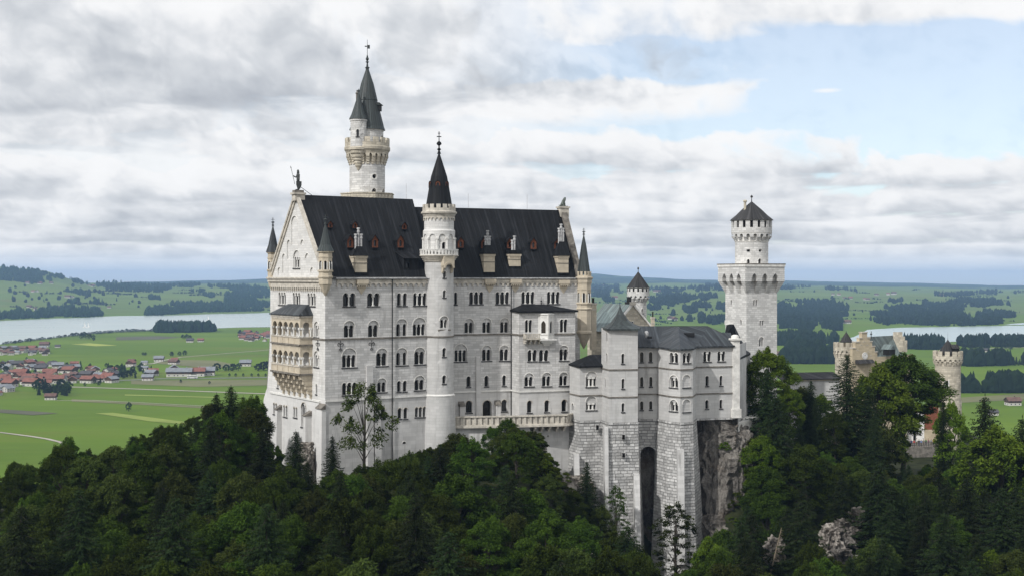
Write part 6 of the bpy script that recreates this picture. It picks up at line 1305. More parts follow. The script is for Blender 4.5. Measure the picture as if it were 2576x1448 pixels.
HP = {  # silhouette heights (photo rows) per column and distance; None = flat valley
 -700: [None, None, 770, 750, 715, 665, 705, 706, 712], 0: [None, None, 782, 757, 722, 673, 712, 711, 715], 120: [None, None, 785, 760, 728, 683, 713, 711, 715], 225: [None, None, 788, 765, 733, 717, 714, 712, 715],
 300: [None, None, 790, 768, 738, 714, 713, 711, 716], 400: [None, None, None, 768, 742, 722, 714, 709, 716], 540: [None, None, None, 772, 744, 723, 716, 704, 714], 675: [None, None, None, 776, 748, 726, 716, 700, 712],
 1000: [None, 798, 785, 768, 750, 732, 716, 700, 708], 1485: [None, 800, 783, 765, 750, 735, 716, 688, 703], 1600: [None, 802, 785, 762, 748, 735, 718, 696, 706], 1720: [None, 798, 776, 752, 742, 729, 716, 703, 708], 1820: [808, 795, 778, 755, 740, 722, 716, 704, 709],
 2000: [812, 798, 782, 762, 745, 729, 719, 706, 711], 2180: [None, 808, 786, 765, 748, 733, 722, 711, 714], 2300: [None, 808, 788, 768, 745, 738, 724, 712, 715], 2450: [None, None, 790, 770, 755, 740, 727, 715, 718], 2576: [None, None, 792, 772, 752, 740, 728, 718, 720], 3300: [None, None, 792, 772, 755, 742, 730, 718, 720]}
def far_z(px, Y):
    if Y <= HY[0]: return FLAT
    row = []
    for y_i, Yk in enumerate(HY):
        col = [Z(HP[c][y_i], Yk) if HP[c][y_i] else FLAT for c in HX]; row.append(lerp_tab(px, HX, col))
    z = lerp_tab(Y, HY, row)
    if Y > 4200:
        k = sm(Y, 4200, 6000); x = (px - CX) / F * Y
        z += k * (12 * noise.noise((x * .0021, Y * .0021, 3.3)) + 5 * noise.noise((x * .007, Y * .006, 8.1)))
    return max(z, FLAT)
_c = {}
def ground(px, Y):
    Y1 = lerp_tab(px, [-900, 0, 500, 700, 1900, 2300, 2500, 3300], [190, 215, 235, 300, 330, 400, 330, 280])
    if Y > Y1 + 420: return far_z(px, Y)
    X = (px - CX) / F * Y; sw = sz = 0
    for a, b, c in CT:
        d = 1.0 / (((X - a) ** 2 + (Y - b) ** 2) ** 1.7 + 2.0); sw += d; sz += d * c
    z = sz / sw + 1.2 * noise.noise((X * .08, Y * .08, 1.7))
    if Y < 110: z = z - (110 - Y) * .25
    return z + (FLAT - z) * sm(Y, Y1, Y1 + 400)
cols_ = [-900 + i * 20 for i in range(221)]; rows_ = []; y_ = 55.0
while y_ < 15500: rows_.append(y_); y_ *= 1.034
rows_.append(15500)
V, Fc, Mi = [], [], []
for Y in rows_:
    for px in cols_: V.append(((px - CX) / F * Y, Y, ground(px, Y)))
nc = len(cols_)
for j in range(len(rows_) - 1):
    for i in range(nc - 1):
        Fc.append((j * nc + i, j * nc + i + 1, (j + 1) * nc + i + 1, (j + 1) * nc + i)); zc_ = V[j * nc + i][2]; Yc = rows_[j]
        Mi.append(0 if (Yc < 800 and zc_ > FLAT + 6) else (1 if Yc < 4300 and zc_ < FLAT + 3 else (2 if Yc < 9300 else 3)))
me = bpy.data.meshes.new('ground'); me.from_pydata(V, [], Fc)
for k_ in ('floor', 'meadow', 'hill', 'farwood'): me.materials.append(M[k_])
me.polygons.foreach_set('material_index', Mi); me.polygons.foreach_set('use_smooth', [True] * len(Fc)); me.update()
go = bpy.data.objects.new('ground', me); COL.objects.link(go); struct(go)
# ground behind the photographer, so that the sheet has no edge near the bridge
mb = MB(); mb.face([(-4000, -4000, -130), (4000, -4000, -130), (4000, 60, -130), (-4000, 60, -130)]); 
def vp(px, py, dz=.3): Y = F * (-FLAT) / (py - YH); return Vector((*XY(px, Y), FLAT + dz))
def sheet(name, pts, m, dz=.3, kind='structure'):
    mb = MB(); mb.face([vp(x, y, dz) for x, y in pts]); o = mb.build(name, M[m]); struct(o, kind); return o
sheet('lake', [(-700, 900), (-300, 884), (0, 866), (50, 859), (100, 853.5), (160, 846), (220, 839), (300, 833), (400, 830), (520, 826), (600, 823), (1000, 818), (1000, 778), (680, 783.5), (600, 785.5), (540, 789), (460, 792), (363, 793.5), (300, 794), (255, 796), (200, 797.5), (120, 801), (60, 804), (0, 806.5), (-300, 812), (-700, 820)], 'water', .5)
sheet('lake', [(2120, 858), (2137, 850), (2150, 846), (2166, 838), (2182, 829), (2200, 827.5), (2266, 823.5), (2340, 822.3), (2440, 820.5), (2527, 818.7), (2700, 818), (2900, 818), (2900, 858), (2576, 858), (2450, 856), (2360, 861), (2270, 862), (2200, 863)], 'water', .5)
sheet('lake', [(2526, 816.8), (2545, 813.5), (2576, 811.5), (2700, 809), (2700, 815)], 'water', .45)
def strip_(name, pts, w, m, dz=.35):
    mb = MB(); q = [vp(x, y, dz) for x, y in pts]
    for a, b in zip(q, q[1:]): n = Vector((-(b - a).y, (b - a).x, 0)).normalized() * w / 2; mb.face([a - n, b - n, b + n, a + n])
    o = mb.build(name, M[m]); struct(o); return o
for pts in ([(239, 1039), (284, 1037.5), (352, 1046), (462, 1060), (600, 1075), (600, 1081), (462, 1066), (380, 1059.5), (267, 1043)],): sheet('field', pts, 'straw')
sheet('field', [(0, 1028.8), (-200, 1020), (-200, 1032), (0, 1037.5), (82, 1043.5), (147, 1038.8), (82, 1033.6)], 'soil'); sheet('field', [(179, 865), (226, 862.4), (295, 868), (243, 870)], 'limef')
sheet('field', [(292, 847), (400, 844.5), (455, 848), (400, 853), (292, 855)], 'soil'); sheet('field', [(396, 910), (440, 904), (540, 906), (600, 917), (540, 926), (400, 914)], 'dry')
sheet('field', [(314, 991.5), (540, 997.5), (540, 1000), (314, 994)], 'straw'); sheet('field', [(180, 1003), (314, 1011), (530, 1023), (530, 1027), (314, 1015), (180, 1009)], 'dry', .25)
sheet('field', [(330, 956), (680, 954), (680, 968), (500, 972), (330, 965)], 'dry', .2); sheet('field', [(2400, 1000), (2640, 985), (2640, 1000), (2420, 1012)], 'dry', .2)
strip_('path', [(165, 972), (314, 976.7), (500, 983.5), (700, 991)], 7, 'gravel'); strip_('path', [(140, 1007), (230, 1006), (314, 1010), (532, 1021.5), (640, 1027)], 2.2, 'gravel'); strip_('road', [(240, 958), (330, 955), (391, 952), (500, 951), (680, 948.5)], 9, 'asphalt')
strip_('path', [(300, 925), (388, 913), (415, 905), (454, 898), (560, 889), (680, 879)], 5.5, 'gravel'); strip_('path', [(-60, 1081), (0, 1087), (77, 1097), (118, 1103.5), (150, 1111), (190, 1130)], 3.6, 'gravel')
strip_('path', [(2420, 889), (2455, 880.5), (2480, 877), (2510, 875), (2600, 873)], 8, 'gravel')
# ------------------------------------------------------------------ cliffs and rock outcrops
def rock(name, px, py, Y, rx, ry, rz, m='rock', seed=0, amp=.3, sub=4, kind='structure'):
    bm = bmesh.new(); bmesh.ops.create_icosphere(bm, subdivisions=sub, radius=1)
    for v in bm.verts:
        p = Vector([math.copysign(abs(c) ** .6, c) for c in v.co]); q = p * 1.7 + Vector((seed * 7.1, seed * 3.3, 0)); d = 0
        for o_ in range(5): d += (abs(noise.noise(q * (2 ** o_) * .8)) - .22) * .62 ** o_
        d2 = noise.noise((q.x * 3, q.y * 3, q.z * .5))
        v.co = Vector((p.x * rx, p.y * ry, p.z * rz)) + Vector((p.x, p.y, p.z * .4)).normalized() * (d * amp * 2.2 + d2 * amp * .5) * min(rx, rz)
    me = bpy.data.meshes.new(name); bm.to_mesh(me); bm.free(); me.materials.append(M[m])
    o = bpy.data.objects.new(name, me); o.location = P3(px, py, Y); COL.objects.link(o); struct(o, kind); return o
rock('cliff', 1818, 1235, 248.5, 5.9, 8.5, 14.5, seed=1, amp=.24, sub=6); rock('cliff', 1800, 1395, 244, 4.6, 7, 9, seed=2, amp=.24, sub=5); rock('cliff', 1886, 1185, 253, 4.2, 8, 9.5, seed=3, amp=.28, sub=5); rock('cliff', 1660, 1300, 247, 4, 4.5, 14, seed=4, amp=.25, sub=5)
rock('rock_outcrop', 1356, 1190, 232, 1.3, 2, 5.5, 'palerock', 5, .35, 4); rock('rock_outcrop', 1505, 1432, 204, 1.7, 1.5, 2.2, 'palerock', 6, .4, 4); rock('rock_outcrop', 768, 1180, 221.5, 1.5, 1.6, 4.6, 'palerock', 7, .3, 5)
rock('rock_outcrop', 2088, 1375, 217, 1.4, 1.6, 3.4, 'palerock', 9, .6, 5); rock('rock_outcrop', 2118, 1425, 214, 2.0, 1.6, 2.6, 'rock', 16, .6, 5); rock('rock_outcrop', 2172, 1330, 224, 3.4, 2.6, 2.6, 'rock', 10, .6, 5); rock('rock_outcrop', 2125, 1345, 222, 1.8, 2, 2.4, 'rock', 19, .6, 5); rock('rock_outcrop', 1950, 1385, 209, 1.4, 1.5, 2.2, 'palerock', 12, .4, 4); rock('rock_outcrop', 1452, 1250, 234, 3, 2.5, 4, 'palerock', 13, .25, 4)
HAZE = 6.2e-5
# ------------------------------------------------------------------ trees
import numpy as np
def quads_mesh(name, P, U, W, clump, mat, smooth=False):
    n = len(P); v = np.empty((n, 4, 3)); v[:, 0] = P - U; v[:, 1] = P - W * .5 + U * .1; v[:, 2] = P + U; v[:, 3] = P + W * .5 + U * .1
    me = bpy.data.meshes.new(name); me.vertices.add(4 * n); me.vertices.foreach_set('co', v.reshape(-1))
    me.loops.add(4 * n); me.loops.foreach_set('vertex_index', np.arange(4 * n, dtype=np.int32)); me.polygons.add(n); me.polygons.foreach_set('loop_start', np.arange(0, 4 * n, 4, dtype=np.int32))
    me.update(calc_edges=True); at = me.attributes.new('clump', 'FLOAT', 'FACE'); at.data.foreach_set('value', clump.astype(np.float32)); me.materials.append(mat); me.validate(); return me
def unit(a): return a / np.maximum(np.linalg.norm(a, axis=1, keepdims=True), 1e-6)
def trunk_mesh(name, paths, mat):
    mb = MB()
    for pts, rad in paths: mb.tube(pts, rad, 6)
    o = mb.build(name, mat); me = o.data; bpy.data.objects.remove(o); return me
def broad(seed, h=12.0, w=4.2, base=.22, lobes=74, per=270, leaf=.25, sparse=1.0, mat='beech', flat=.5, pear=.0):
    rg = np.random.default_rng(seed); cz0 = h * base; ch = h - cz0; cen = []; limbs = []
    for i in range(lobes):
        f = (i + rg.random()) / lobes; zz = cz0 + ch * (.04 + .92 * f ** .85); pr = math.sin(math.pi * min(1, (.12 + .86 * f)) ** (1.0 + pear)) ** .62
        a = i * 2.399 + rg.normal() * .5; r = w * pr * (.35 + .65 * rg.random() ** .5); cen.append((r * math.cos(a), r * math.sin(a), zz + rg.normal() * .3))
    for i in range(lobes // 5):      # leading shoots that break the outline
        a = rg.random() * 6.28; r = w * (.15 + .75 * rg.random()); zt = h * (1.0 - .38 * (r / w) ** 1.5) + rg.normal() * .35
        cen.append((r * math.cos(a), r * math.sin(a), zt))
    cen = np.array(cen); P, U, Wd_, C = [], [], [], []
    for c in cen:
        n = int(per * (.6 + .8 * rg.random()) * sparse); s = (.5 + .85 * rg.random()) * w * .26
        out = np.array([c[0], c[1], .0]); out = out / (np.linalg.norm(out) + 1e-6)
        q = rg.normal(size=(n, 3)); q = unit(q) * (rg.random((n, 1)) ** .45); q *= np.array([s, s, s * flat]) if len(P) < lobes else np.array([s * .5, s * .5, s * 1.0]); q[:, 2] -= .18 * np.einsum('ij,j->i', q[:, :2], out[:2]) + .12 * (q[:, 0] ** 2 + q[:, 1] ** 2) / s
        P.append(c + q); d = unit(q * np.array([1, 1, .5]) + out * .5 * s + rg.normal(size=(n, 3)) * .45 * s); d[:, 2] -= .25; d = unit(d)
        nrm = unit(np.array([0, 0, 1.0]) + q / s * .5 + rg.normal(size=(n, 3)) * .55); sd = unit(np.cross(d, nrm)); L = leaf * (.6 + .8 * rg.random((n, 1)))
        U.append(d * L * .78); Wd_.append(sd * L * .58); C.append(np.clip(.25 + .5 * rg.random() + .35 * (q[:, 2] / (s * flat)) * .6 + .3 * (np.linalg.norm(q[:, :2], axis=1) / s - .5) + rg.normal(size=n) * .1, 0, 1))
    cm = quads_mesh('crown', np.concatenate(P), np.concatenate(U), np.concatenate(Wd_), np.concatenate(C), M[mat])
    tr = [([(0, 0, -1.5), (.05 * h * .1, 0, h * .3), (rg.normal() * .15, rg.normal() * .15, h * .62), (rg.normal() * .2, rg.normal() * .2, h * .93)], [h * .017 + .05, h * .014 + .04, h * .009 + .02, .02])]
    for c in cen[::3 if sparse > .5 else 1]:
        z0 = max(h * .16, c[2] * .62); m_ = (c[0] * .5, c[1] * .5, (z0 + c[2]) / 2 + .2); tr.append(([(0, 0, z0), m_, tuple(c)], [.035 + h * .004, .035, .012]))
    return trunk_mesh('trunk', tr, M['bark']), cm
def conifer(seed, h=16.0, w=2.9, mat='spruce', leaf=.42, dens=1.0, base=.06, gaps=.12):
    rg = np.random.default_rng(seed); P, U, Wd_, C = [], [], [], []; tr = [([(0, 0, -1.5), (0, 0, h * .5), (0, 0, h)], [h * .015 + .05, h * .009 + .03, .012])]; z = h * base
    while z < h * .985:
        f = z / h; L0 = w * (1 - f) ** .68 + .16; nb = int(6 + 3 * (1 - f))
        for b in range(nb):
            if rg.random() < gaps: continue
            a = 2 * math.pi * (b + rg.random() * .9) / nb + z * 1.3; L = L0 * (.62 + .5 * rg.random()); n = max(4, int(L * 7.5 * dens)); t = (np.arange(n) + .5) / n
            dr = np.array([math.cos(a), math.sin(a), 0]); sdv = np.array([-dr[1], dr[0], 0]); drop = -.42 * L * t ** 1.2 + .24 * L * t ** 3.2; cc = .2 + .5 * rg.random()
            if L > .8 and b % 3 == 0: tr.append(([(0, 0, z), tuple(dr * L * .85 + np.array([0, 0, z - .2 * L]))], [.035, .01]))
            for sg in (-1, 1):
                off = sdv * sg * (.10 + .20 * L * (1 - t)[:, None] * rg.random((n, 1))); p = dr * (L * t)[:, None] + off + np.array([0, 0, z]) + np.stack([np.zeros(n), np.zeros(n), drop - .10 * rg.random(n)], 1) + rg.normal(size=(n, 3)) * .05
                d = unit(dr * .8 + sdv * sg * .75 + np.array([0, 0, -.55]) + rg.normal(size=(n, 3)) * .3); nr = unit(np.array([0, 0, 1.]) + rg.normal(size=(n, 3)) * .5); sd = unit(np.cross(d, nr)); l = leaf * (.7 + .6 * rg.random((n, 1))) * (.55 + .45 * (1 - f))
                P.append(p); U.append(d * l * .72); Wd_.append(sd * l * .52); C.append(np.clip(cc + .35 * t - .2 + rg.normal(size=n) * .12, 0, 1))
        z += (.24 + .16 * (1 - f)) * (1 + .2 * rg.normal() * .3) * max(.6, h / 18)
    P.append(np.array([[0, 0, h - .1]] * 3)); U.append(np.array([[0, 0, .35]] * 3)); Wd_.append(np.array([[.14, 0, 0], [0, .14, 0], [.1, .1, 0]])); C.append(np.array([.5] * 3))
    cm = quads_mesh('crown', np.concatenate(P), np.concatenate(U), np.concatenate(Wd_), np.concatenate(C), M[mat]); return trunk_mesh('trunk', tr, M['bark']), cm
PROTO = {'beech': [broad(s, 13 + s % 3, 4.3 + .3 * (s % 3), .16) for s in (1, 2, 3, 4, 5)], 'olive': [broad(s, 12.5, 4.0, .2, mat='olive', flat=.6) for s in (11, 12, 13)], 'lime': [broad(s, 13, 4.2, .16, mat='lime', flat=.55) for s in (21, 22, 23)],
         'spruce': [conifer(s, 17, 6.3 + .4 * (s % 3)) for s in (31, 32, 33, 34)], 'bush': [broad(41, 4.0, 2.3, .02, 22, 200, .24, mat='beech'), broad(42, 3.6, 2.4, .02, 22, 200, .24, mat='olive'), broad(43, 3.4, 2.2, .02, 22, 200, .24, mat='lime')],
         'sparse': [broad(51, 12.0, 4.2, .34, 34, 110, .27, .9, 'olive', .55)], 'airy': [broad(52, 15.0, 3.7, .12, 60, 95, .26, .9, 'beech', .35, .25)], 'tallbroad': [broad(53, 22, 6.2, .46, 110, 330, .30, mat='beech', flat=.5)], 'tallspruce': [conifer(54, 30, 12.5, dens=1.05, leaf=.5, gaps=.05)], 'goldlime': [broad(55, 19, 5.6, .10, 110, 320, .28, mat='lime', flat=.5, pear=.3)]}
PH = {k: None for k in PROTO}
for k, lst in PROTO.items(): PH[k] = [max(v.co.z for v in cm.vertices) for _, cm in lst]
KN = {'beech': ('beech_tree', 'dark green broadleaf tree', 'tree'), 'olive': ('broadleaf_tree', 'olive green broadleaf tree', 'tree'), 'lime': ('broadleaf_tree', 'bright green broadleaf tree', 'tree'), 'spruce': ('spruce_tree', 'dark spruce tree', 'tree'), 'bush': ('bush', 'leafy green bush', 'bush'),
      'sparse': ('broadleaf_tree', '', 'tree'), 'airy': ('broadleaf_tree', '', 'tree'), 'tallbroad': ('broadleaf_tree', '', 'tree'), 'tallspruce': ('spruce_tree', '', 'tree'), 'goldlime': ('broadleaf_tree', '', 'tree')}
def ymax(px): return lerp_tab(px, [0, 660, 680, 818, 1090, 1150, 1430, 1445, 1850, 1870, 2080, 2280, 2600], [238, 236, 228, 212, 225, 230, 232, 229.5, 227, 248, 275, 325, 300])
rt = random.Random(7); NT = [0]
def plant(kind, px, Y, ztop=None, h=None, label=None, group=None, var=None, wide=1.0, gz=None):
    i = rt.randrange(len(PROTO[kind])) if var is None else var; tm, cm = PROTO[kind][i]; g = ground(px, Y) if gz is None else gz
    if ztop is not None: h = ztop - g
    s = h / PH[kind][i]; x, y = XY(px, Y); nm, _, cat = KN[kind]
    r = thing(nm, label, cat, (x, y, g), group); r.rotation_euler.z = rt.uniform(0, 6.28); r.scale = (s * wide, s * wide, s)
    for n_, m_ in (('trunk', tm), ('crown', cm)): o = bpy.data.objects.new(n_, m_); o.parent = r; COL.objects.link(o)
    NT[0] += 1; return r
# single trees one can point at: (kind, column, row of the top, distance, label, width factor)
SPECIAL = [('spruce', 545, 984, 221, 'narrow dark spruce, left one of the pair beside the gable', 1.0), ('spruce', 612, 992, 224, 'dark spruce between the tallest spruce and the gable', 1.0), ('spruce', 523, 1022, 219, 'shorter dark spruce at the left of the spruce pair', 1.0), ('spruce', 496, 1046, 216, 'small outermost spruce of the group left of the gable', 1.0), ('spruce', 581, 965, 223, 'tallest dark spruce left of the palace gable', 1.1), ('beech', 632, 990, 222, 'dense dark broadleaf tree close to the left edge of the gable wall', 1.0),
  ('spruce', 744, 1076, 211, 'dark spruce in front of the lit gable buttresses', .8), ('spruce', 836, 1090, 213, 'thin spruce standing against the grey palace corner', .75), ('sparse', 915, 958, 216.5, 'half bare tree with open branching crown before the palace front', .82),
  ('spruce', 1476, 1155, 229, 'small dark spruce before the rough base of the annexe corner', .8), ('airy', 1550, 1214, 226, 'slender airy tree left of the annexe buttress', .7), ('airy', 1700, 1256, 222, 'see-through tree standing before the rusticated annexe bay', 1.0),
  ('goldlime', 1932, 868, 262, 'large bright green tree in front of the square tower', 1.05), ('tallspruce', 2130, 882, 262, 'tallest spruce, in front of the gatehouse clock gable', .95), ('tallbroad', 2272, 878, 284, 'tall broad tree hiding the gatehouse roof end', 1.15), ('spruce', 2478, 985, 248, 'dark spruce just right of the round gate tower', .9),
  ('lime', 2520, 1062, 234, 'yellow green tree at the lower right of the gate tower', 1.1), ('spruce', 2572, 1040, 236, 'dark spruce at the right edge of the picture', .9), ('lime', 1790, 1343, 206, 'fresh green small tree at the foot of the cliff', .8), ('beech', 1275, 1048, 230.5, 'leafy tree pushing up against the terrace balustrade', 1.2), ('spruce', 2040, 950, 268, 'slim spruce between the bright tree and the tallest spruce', .8),
  ('tallspruce', 2052, 1002, 260, 'broad dark spruce between the link wing and the tallest spruce', .7), ('tallspruce', 2185, 960, 262, 'broad dark spruce right of the tallest spruce', .75), ('tallspruce', 2200, 1030, 250, 'dark spruce in front of the tall broad tree', .6), ('tallspruce', 2010, 1060, 247, 'dark spruce below the link wing', .7), ('tallspruce', 2372, 1000, 266, 'dark spruce before the foot of the round gate tower', .4), ('olive', 2012, 968, 272, 'olive tree before the long low wing', 1.0), ('lime', 2062, 985, 274, 'light green tree at the right end of the long low wing', 1.0), ('lime', 2392, 1000, 268, 'light broadleaf tree in front of the round gate tower foot', .6), ('lime', 2215, 905, 275, 'bright leafy tree below the stepped gable', .9), ('goldlime', 1985, 965, 258, 'bright green tree beside the long low wing', .8)]
for px_, py_, Y_, nm_ in ((1825, 1130, 241, 'upper'), (1838, 1275, 239.5, 'middle'), (1843, 1318, 238.5, 'lower')):
    plant('bush', px_, Y_, h=1.5, label='small grassy bush growing on the cliff face, ' + nm_ + ' one', wide=1.6, var=2, gz=Z(py_, Y_))
for i_, (px_, py_, Y_, h_) in enumerate(((1340, 1112, 232, 4.0), (1357, 1150, 231, 3.6), (1374, 1185, 230, 3.4), (1322, 1092, 232.5, 3.6), (1932, 1120, 247, 6), (1925, 1185, 241, 7), (1915, 1260, 232, 7), (1945, 1150, 249, 7), (1908, 1310, 226, 8), (1135, 1108, 230, 2.4), (1158, 1092, 231.6, 2.6), (1395, 1215, 232, 3.2), (1440, 1225, 233, 3))):
    plant('bush' if h_ < 5 else 'olive', px_, Y_, h=h_, label=('leafy bush on the rim of the gully below the terrace' if px_ < 1600 else 'olive tree on the bare slope right of the cliff'), group=('gully rim bushes' if px_ < 1600 else 'trees right of the cliff'), gz=Z(py_, Y_) - h_, var=None)
def near_hit(px, py):
    Y = 115.0
    while Y < 330:
        if Z(py, Y) <= ground(px, Y): return Y
        Y += .7
for zone_, n_, hh_, lb_, gr_ in (([(1318, 1085), (1345, 1098), (1402, 1235), (1445, 1262), (1400, 1275), (1335, 1190), (1300, 1120)], 26, (2.2, 4.2), 'leafy bush covering the slope of the gully below the terrace', 'gully slope bushes'),
                              ([(925, 1140), (1155, 1108), (1160, 1130), (1090, 1175), (925, 1180)], 26, (2.4, 4.0), 'leafy bush at the foot of the palace wall', 'bushes at the palace foot'),
                              ([(2070, 1330), (2205, 1310), (2205, 1420), (2070, 1445)], 15, (2.0, 4.0), 'leafy bush growing among the pale rocks on the right slope', 'bushes among the rocks'),
                              ([(1895, 1110), (1960, 1130), (1950, 1290), (1890, 1290)], 12, (2.5, 5.0), 'leafy bush on the steep slope right of the cliff', 'bushes right of the cliff')):
    k_ = 0; t_ = 0
    while k_ < n_ and t_ < 400:
        t_ += 1; p_ = (rt.uniform(min(q[0] for q in zone_), max(q[0] for q in zone_)), rt.uniform(min(q[1] for q in zone_), max(q[1] for q in zone_)))
        if not pip(p_, zone_): continue
        Y_ = near_hit(*p_)
        if Y_ is None or Y_ > ymax(p_[0]) + .5: Y_ = ymax(p_[0]) - .2
        k_ += 1; plant('bush', p_[0], Y_, h=rt.uniform(*hh_), label=lb_, group=gr_, wide=rt.uniform(1.0, 1.4))
USED = []
for k, px, py, Y, lb, wd in SPECIAL: plant(k, px, Y, ztop=Z(py, Y), label=lb, wide=wd, var=0); USED.append((*XY(px, Y), 3.0))
TLX = [-400, 0, 40, 60, 100, 130, 160, 215, 240, 300, 340, 385, 430, 480, 515, 540, 600, 655, 670, 700, 730, 760, 800, 820, 850, 900, 930, 1000, 1040, 1080, 1110, 1140, 1150, 1200, 1250, 1290, 1330, 1350, 1370, 1385, 1420, 1440, 1470, 1500, 1530, 1560, 1600, 1615, 1640, 1700, 1750, 1770, 1800, 1840, 1865, 1885, 1900, 1930, 1970, 2000, 2050, 2090, 2130, 2200, 2260, 2275, 2370, 2385, 2420, 2450, 2500, 2540, 2600, 3200]
TLY = [1200, 1165, 1150, 1170, 1140, 1118, 1085, 1097, 1115, 1108, 1080, 1062, 1058, 1040, 1000, 1000, 1000, 1005, 1090, 1088, 1090, 1120, 1215, 1215, 1165, 1160, 1118, 1122, 1125, 1120, 1110, 1100, 1085, 1068, 1055, 1062, 1085, 1110, 1150, 1200, 1222, 1200, 1215, 1265, 1250, 1260, 1330, 1400, 1450, 1440, 1400, 1350, 1370, 1250, 1120, 1050, 960, 900, 930, 975, 985, 1010, 1000, 950, 960, 1150, 1155, 1030, 1010, 1010, 1020, 1090, 1050, 1060]
def zone(px, py):
    if px < 330: return 'bottom left' if py > 1280 else 'far left'
    if px < 700: return 'left foreground' if py > 1280 else 'left treeline below the gable'
    if px < 1150: return 'bottom centre' if py > 1280 else 'strip along the palace foot'
    if px < 1440: return 'gully below the terrace'
    if px < 1800: return 'ravine below the annexe'
    if px < 2100: return 'steep slope right of the cliff'
    return 'lower right hillside' if py > 1240 else 'upper right hillside'
rows = []; Y = 121.0
while Y < 330: rows.append(Y); Y += 6.4 + (Y - 120) * .012
cnt = {}
for Y in rows:
    step = (5.6 + (Y - 120) * .008) * F / Y; px = -60 + rt.random() * step
    while px < 2640:
        p_, y_ = px + rt.uniform(-.38, .38) * step, Y + rt.uniform(-2.6, 2.6); px += step
        if y_ > ymax(p_): continue
        if 1755 < p_ < 1875 and y_ > 232: continue
        g = ground(p_, y_); tl = lerp_tab(p_, TLX, TLY); ztl = Z(tl + rt.uniform(2, 26), y_)
        if (1905 < p_ < 1992 and y_ < 207) or (2065 < p_ < 2205 and y_ < 221) or (1470 < p_ < 1530 and y_ < 205): ztl = min(ztl, Z(1440 if p_ < 2000 else 1395, y_))
        if 2265 < p_ < 2375 and y_ > 230: ztl = min(ztl, Z(1165, y_))
        x, yy = XY(p_, y_)
        if any((x - a) ** 2 + (yy - b) ** 2 < r * r for a, b, r in USED): continue
        right = p_ > 1830; k = rt.random()
        kind = ('spruce' if k < .22 else 'olive' if k < .42 else 'beech') if not right else ('spruce' if k < .36 else 'lime' if k < .52 else 'olive' if k < .68 else 'beech')
        h = {'spruce': rt.uniform(13, 20), 'beech': rt.uniform(10.5, 15.5), 'olive': rt.uniform(10, 15), 'lime': rt.uniform(10, 15)}[kind]
        h = min(h, ztl - g)
        if h < 1.3: continue
        if h < 6.0 and kind != 'spruce': kind = 'bush'
        if kind == 'spruce' and h < 5: kind = 'bush'
        pyt = YH - (g + h) / y_ * F
        if pyt > 1475 or p_ < -90 or p_ > 2660: continue
        zn = zone(p_, pyt); nm, d, cat = KN[kind]
        if cnt.get(cat, 0) >= 285: continue
        cnt[cat] = cnt.get(cat, 0) + 1
        plant(kind, p_, y_, h=h, label=d + ' in the forest, ' + zn + (' among taller trees' if kind == 'bush' else ''), group=d + 's, ' + zn, wide=rt.uniform(.85, 1.1))
print('near trees', NT[0], cnt)
# dead leaning trunk
Yd = 203; pa, pb = P3(1936, 1450, Yd), P3(1966, 1326, Yd); mb = MB(); mb.tube([pa - (pb - pa) * .15, pa, pb], [.2, .17, .04], 7)
dt = thing('dead_tree', 'bleached dead tree trunk leaning on the steep slope', 'dead tree', (pa.x, pa.y, pa.z - 1)); mb.build('trunk', M['deadwood'], dt)
for i in range(22):
    f = .35 + .63 * i / 22; q = pa.lerp(pb, f); L = 1.3 * (1.1 - f) + .35; mb = MB(); a = i * 2.1; mb.tube([q, q + Vector((abs(math.cos(a)) * L * .9, math.sin(a) * L * .5, -.35 * L))], [.035, .01], 4); mb.build('branch', M['deadwood'], dt)
# ------------------------------------------------------------------ valley: woods, field trees, village, boats
def ray_ground(px, py):
    Y = 700.0; 
    while Y < 15000:
        if Z(py, Y) <= far_z(px, Y): 
            lo, hi = Y / 1.02, Y
            for _ in range(12):
                m_ = (lo + hi) / 2
                if Z(py, m_) <= far_z(px, m_): hi = m_
                else: lo = m_
            return hi
        Y *= 1.02
    return None
FV, FF = [], []
rf = random.Random(11)
def far_tree(V, Fs, x, y, z, h, w, con):
    n = 6; b = len(V); lv = [(0, .62), (.18, 1), (.5, .62 if con else 1.05), (.78, .34 if con else .72)]
    for f, r in lv:
        for k in range(n): a = 2 * math.pi * (k + rf.random() * .5) / n; rr = w * r * rf.uniform(.7, 1.15); V.append((x + rr * math.cos(a), y + rr * math.sin(a), z + h * (f + rf.uniform(-.05, .05))))
    V.append((x, y, z + h))
    for l in range(3):
        for k in range(n): Fs.append((b + l * n + k, b + l * n + (k + 1) % n, b + (l + 1) * n + (k + 1) % n, b + (l + 1) * n + k))
    for k in range(n): Fs.append((b + 3 * n + k, b + 3 * n + (k + 1) % n, b + 4 * n))
def woods(polys, dens, hr, con=.6, gap=-.24):
    V, Fs = [], []
    for poly in polys:
        xs = [p[0] for p in poly]; ys = [p[1] for p in poly]; area = abs(sum(a[0] * b[1] - b[0] * a[1] for a, b in zip(poly, poly[1:] + poly[:1]))) / 2
        for _ in range(int(area * dens)):
            for _t in range(20):
                p = (rf.uniform(min(xs), max(xs)), rf.uniform(min(ys), max(ys)))
                if pip(p, poly) and (noise.noise((p[0] * .016, p[1] * .055, 4.4)) + .5 * noise.noise((p[0] * .05, p[1] * .16, 9.1)) > gap): break
            else: continue
            Y = ray_ground(*p)
            if not Y: continue
            x, y = XY(p[0], Y); h = rf.uniform(*hr) * rf.choice((1, 1, .7)); c = rf.random() < con; far_tree(V, Fs, x, y, far_z(p[0], Y) - 1, h, h * (.2 if c else .36), c)
    return V, Fs
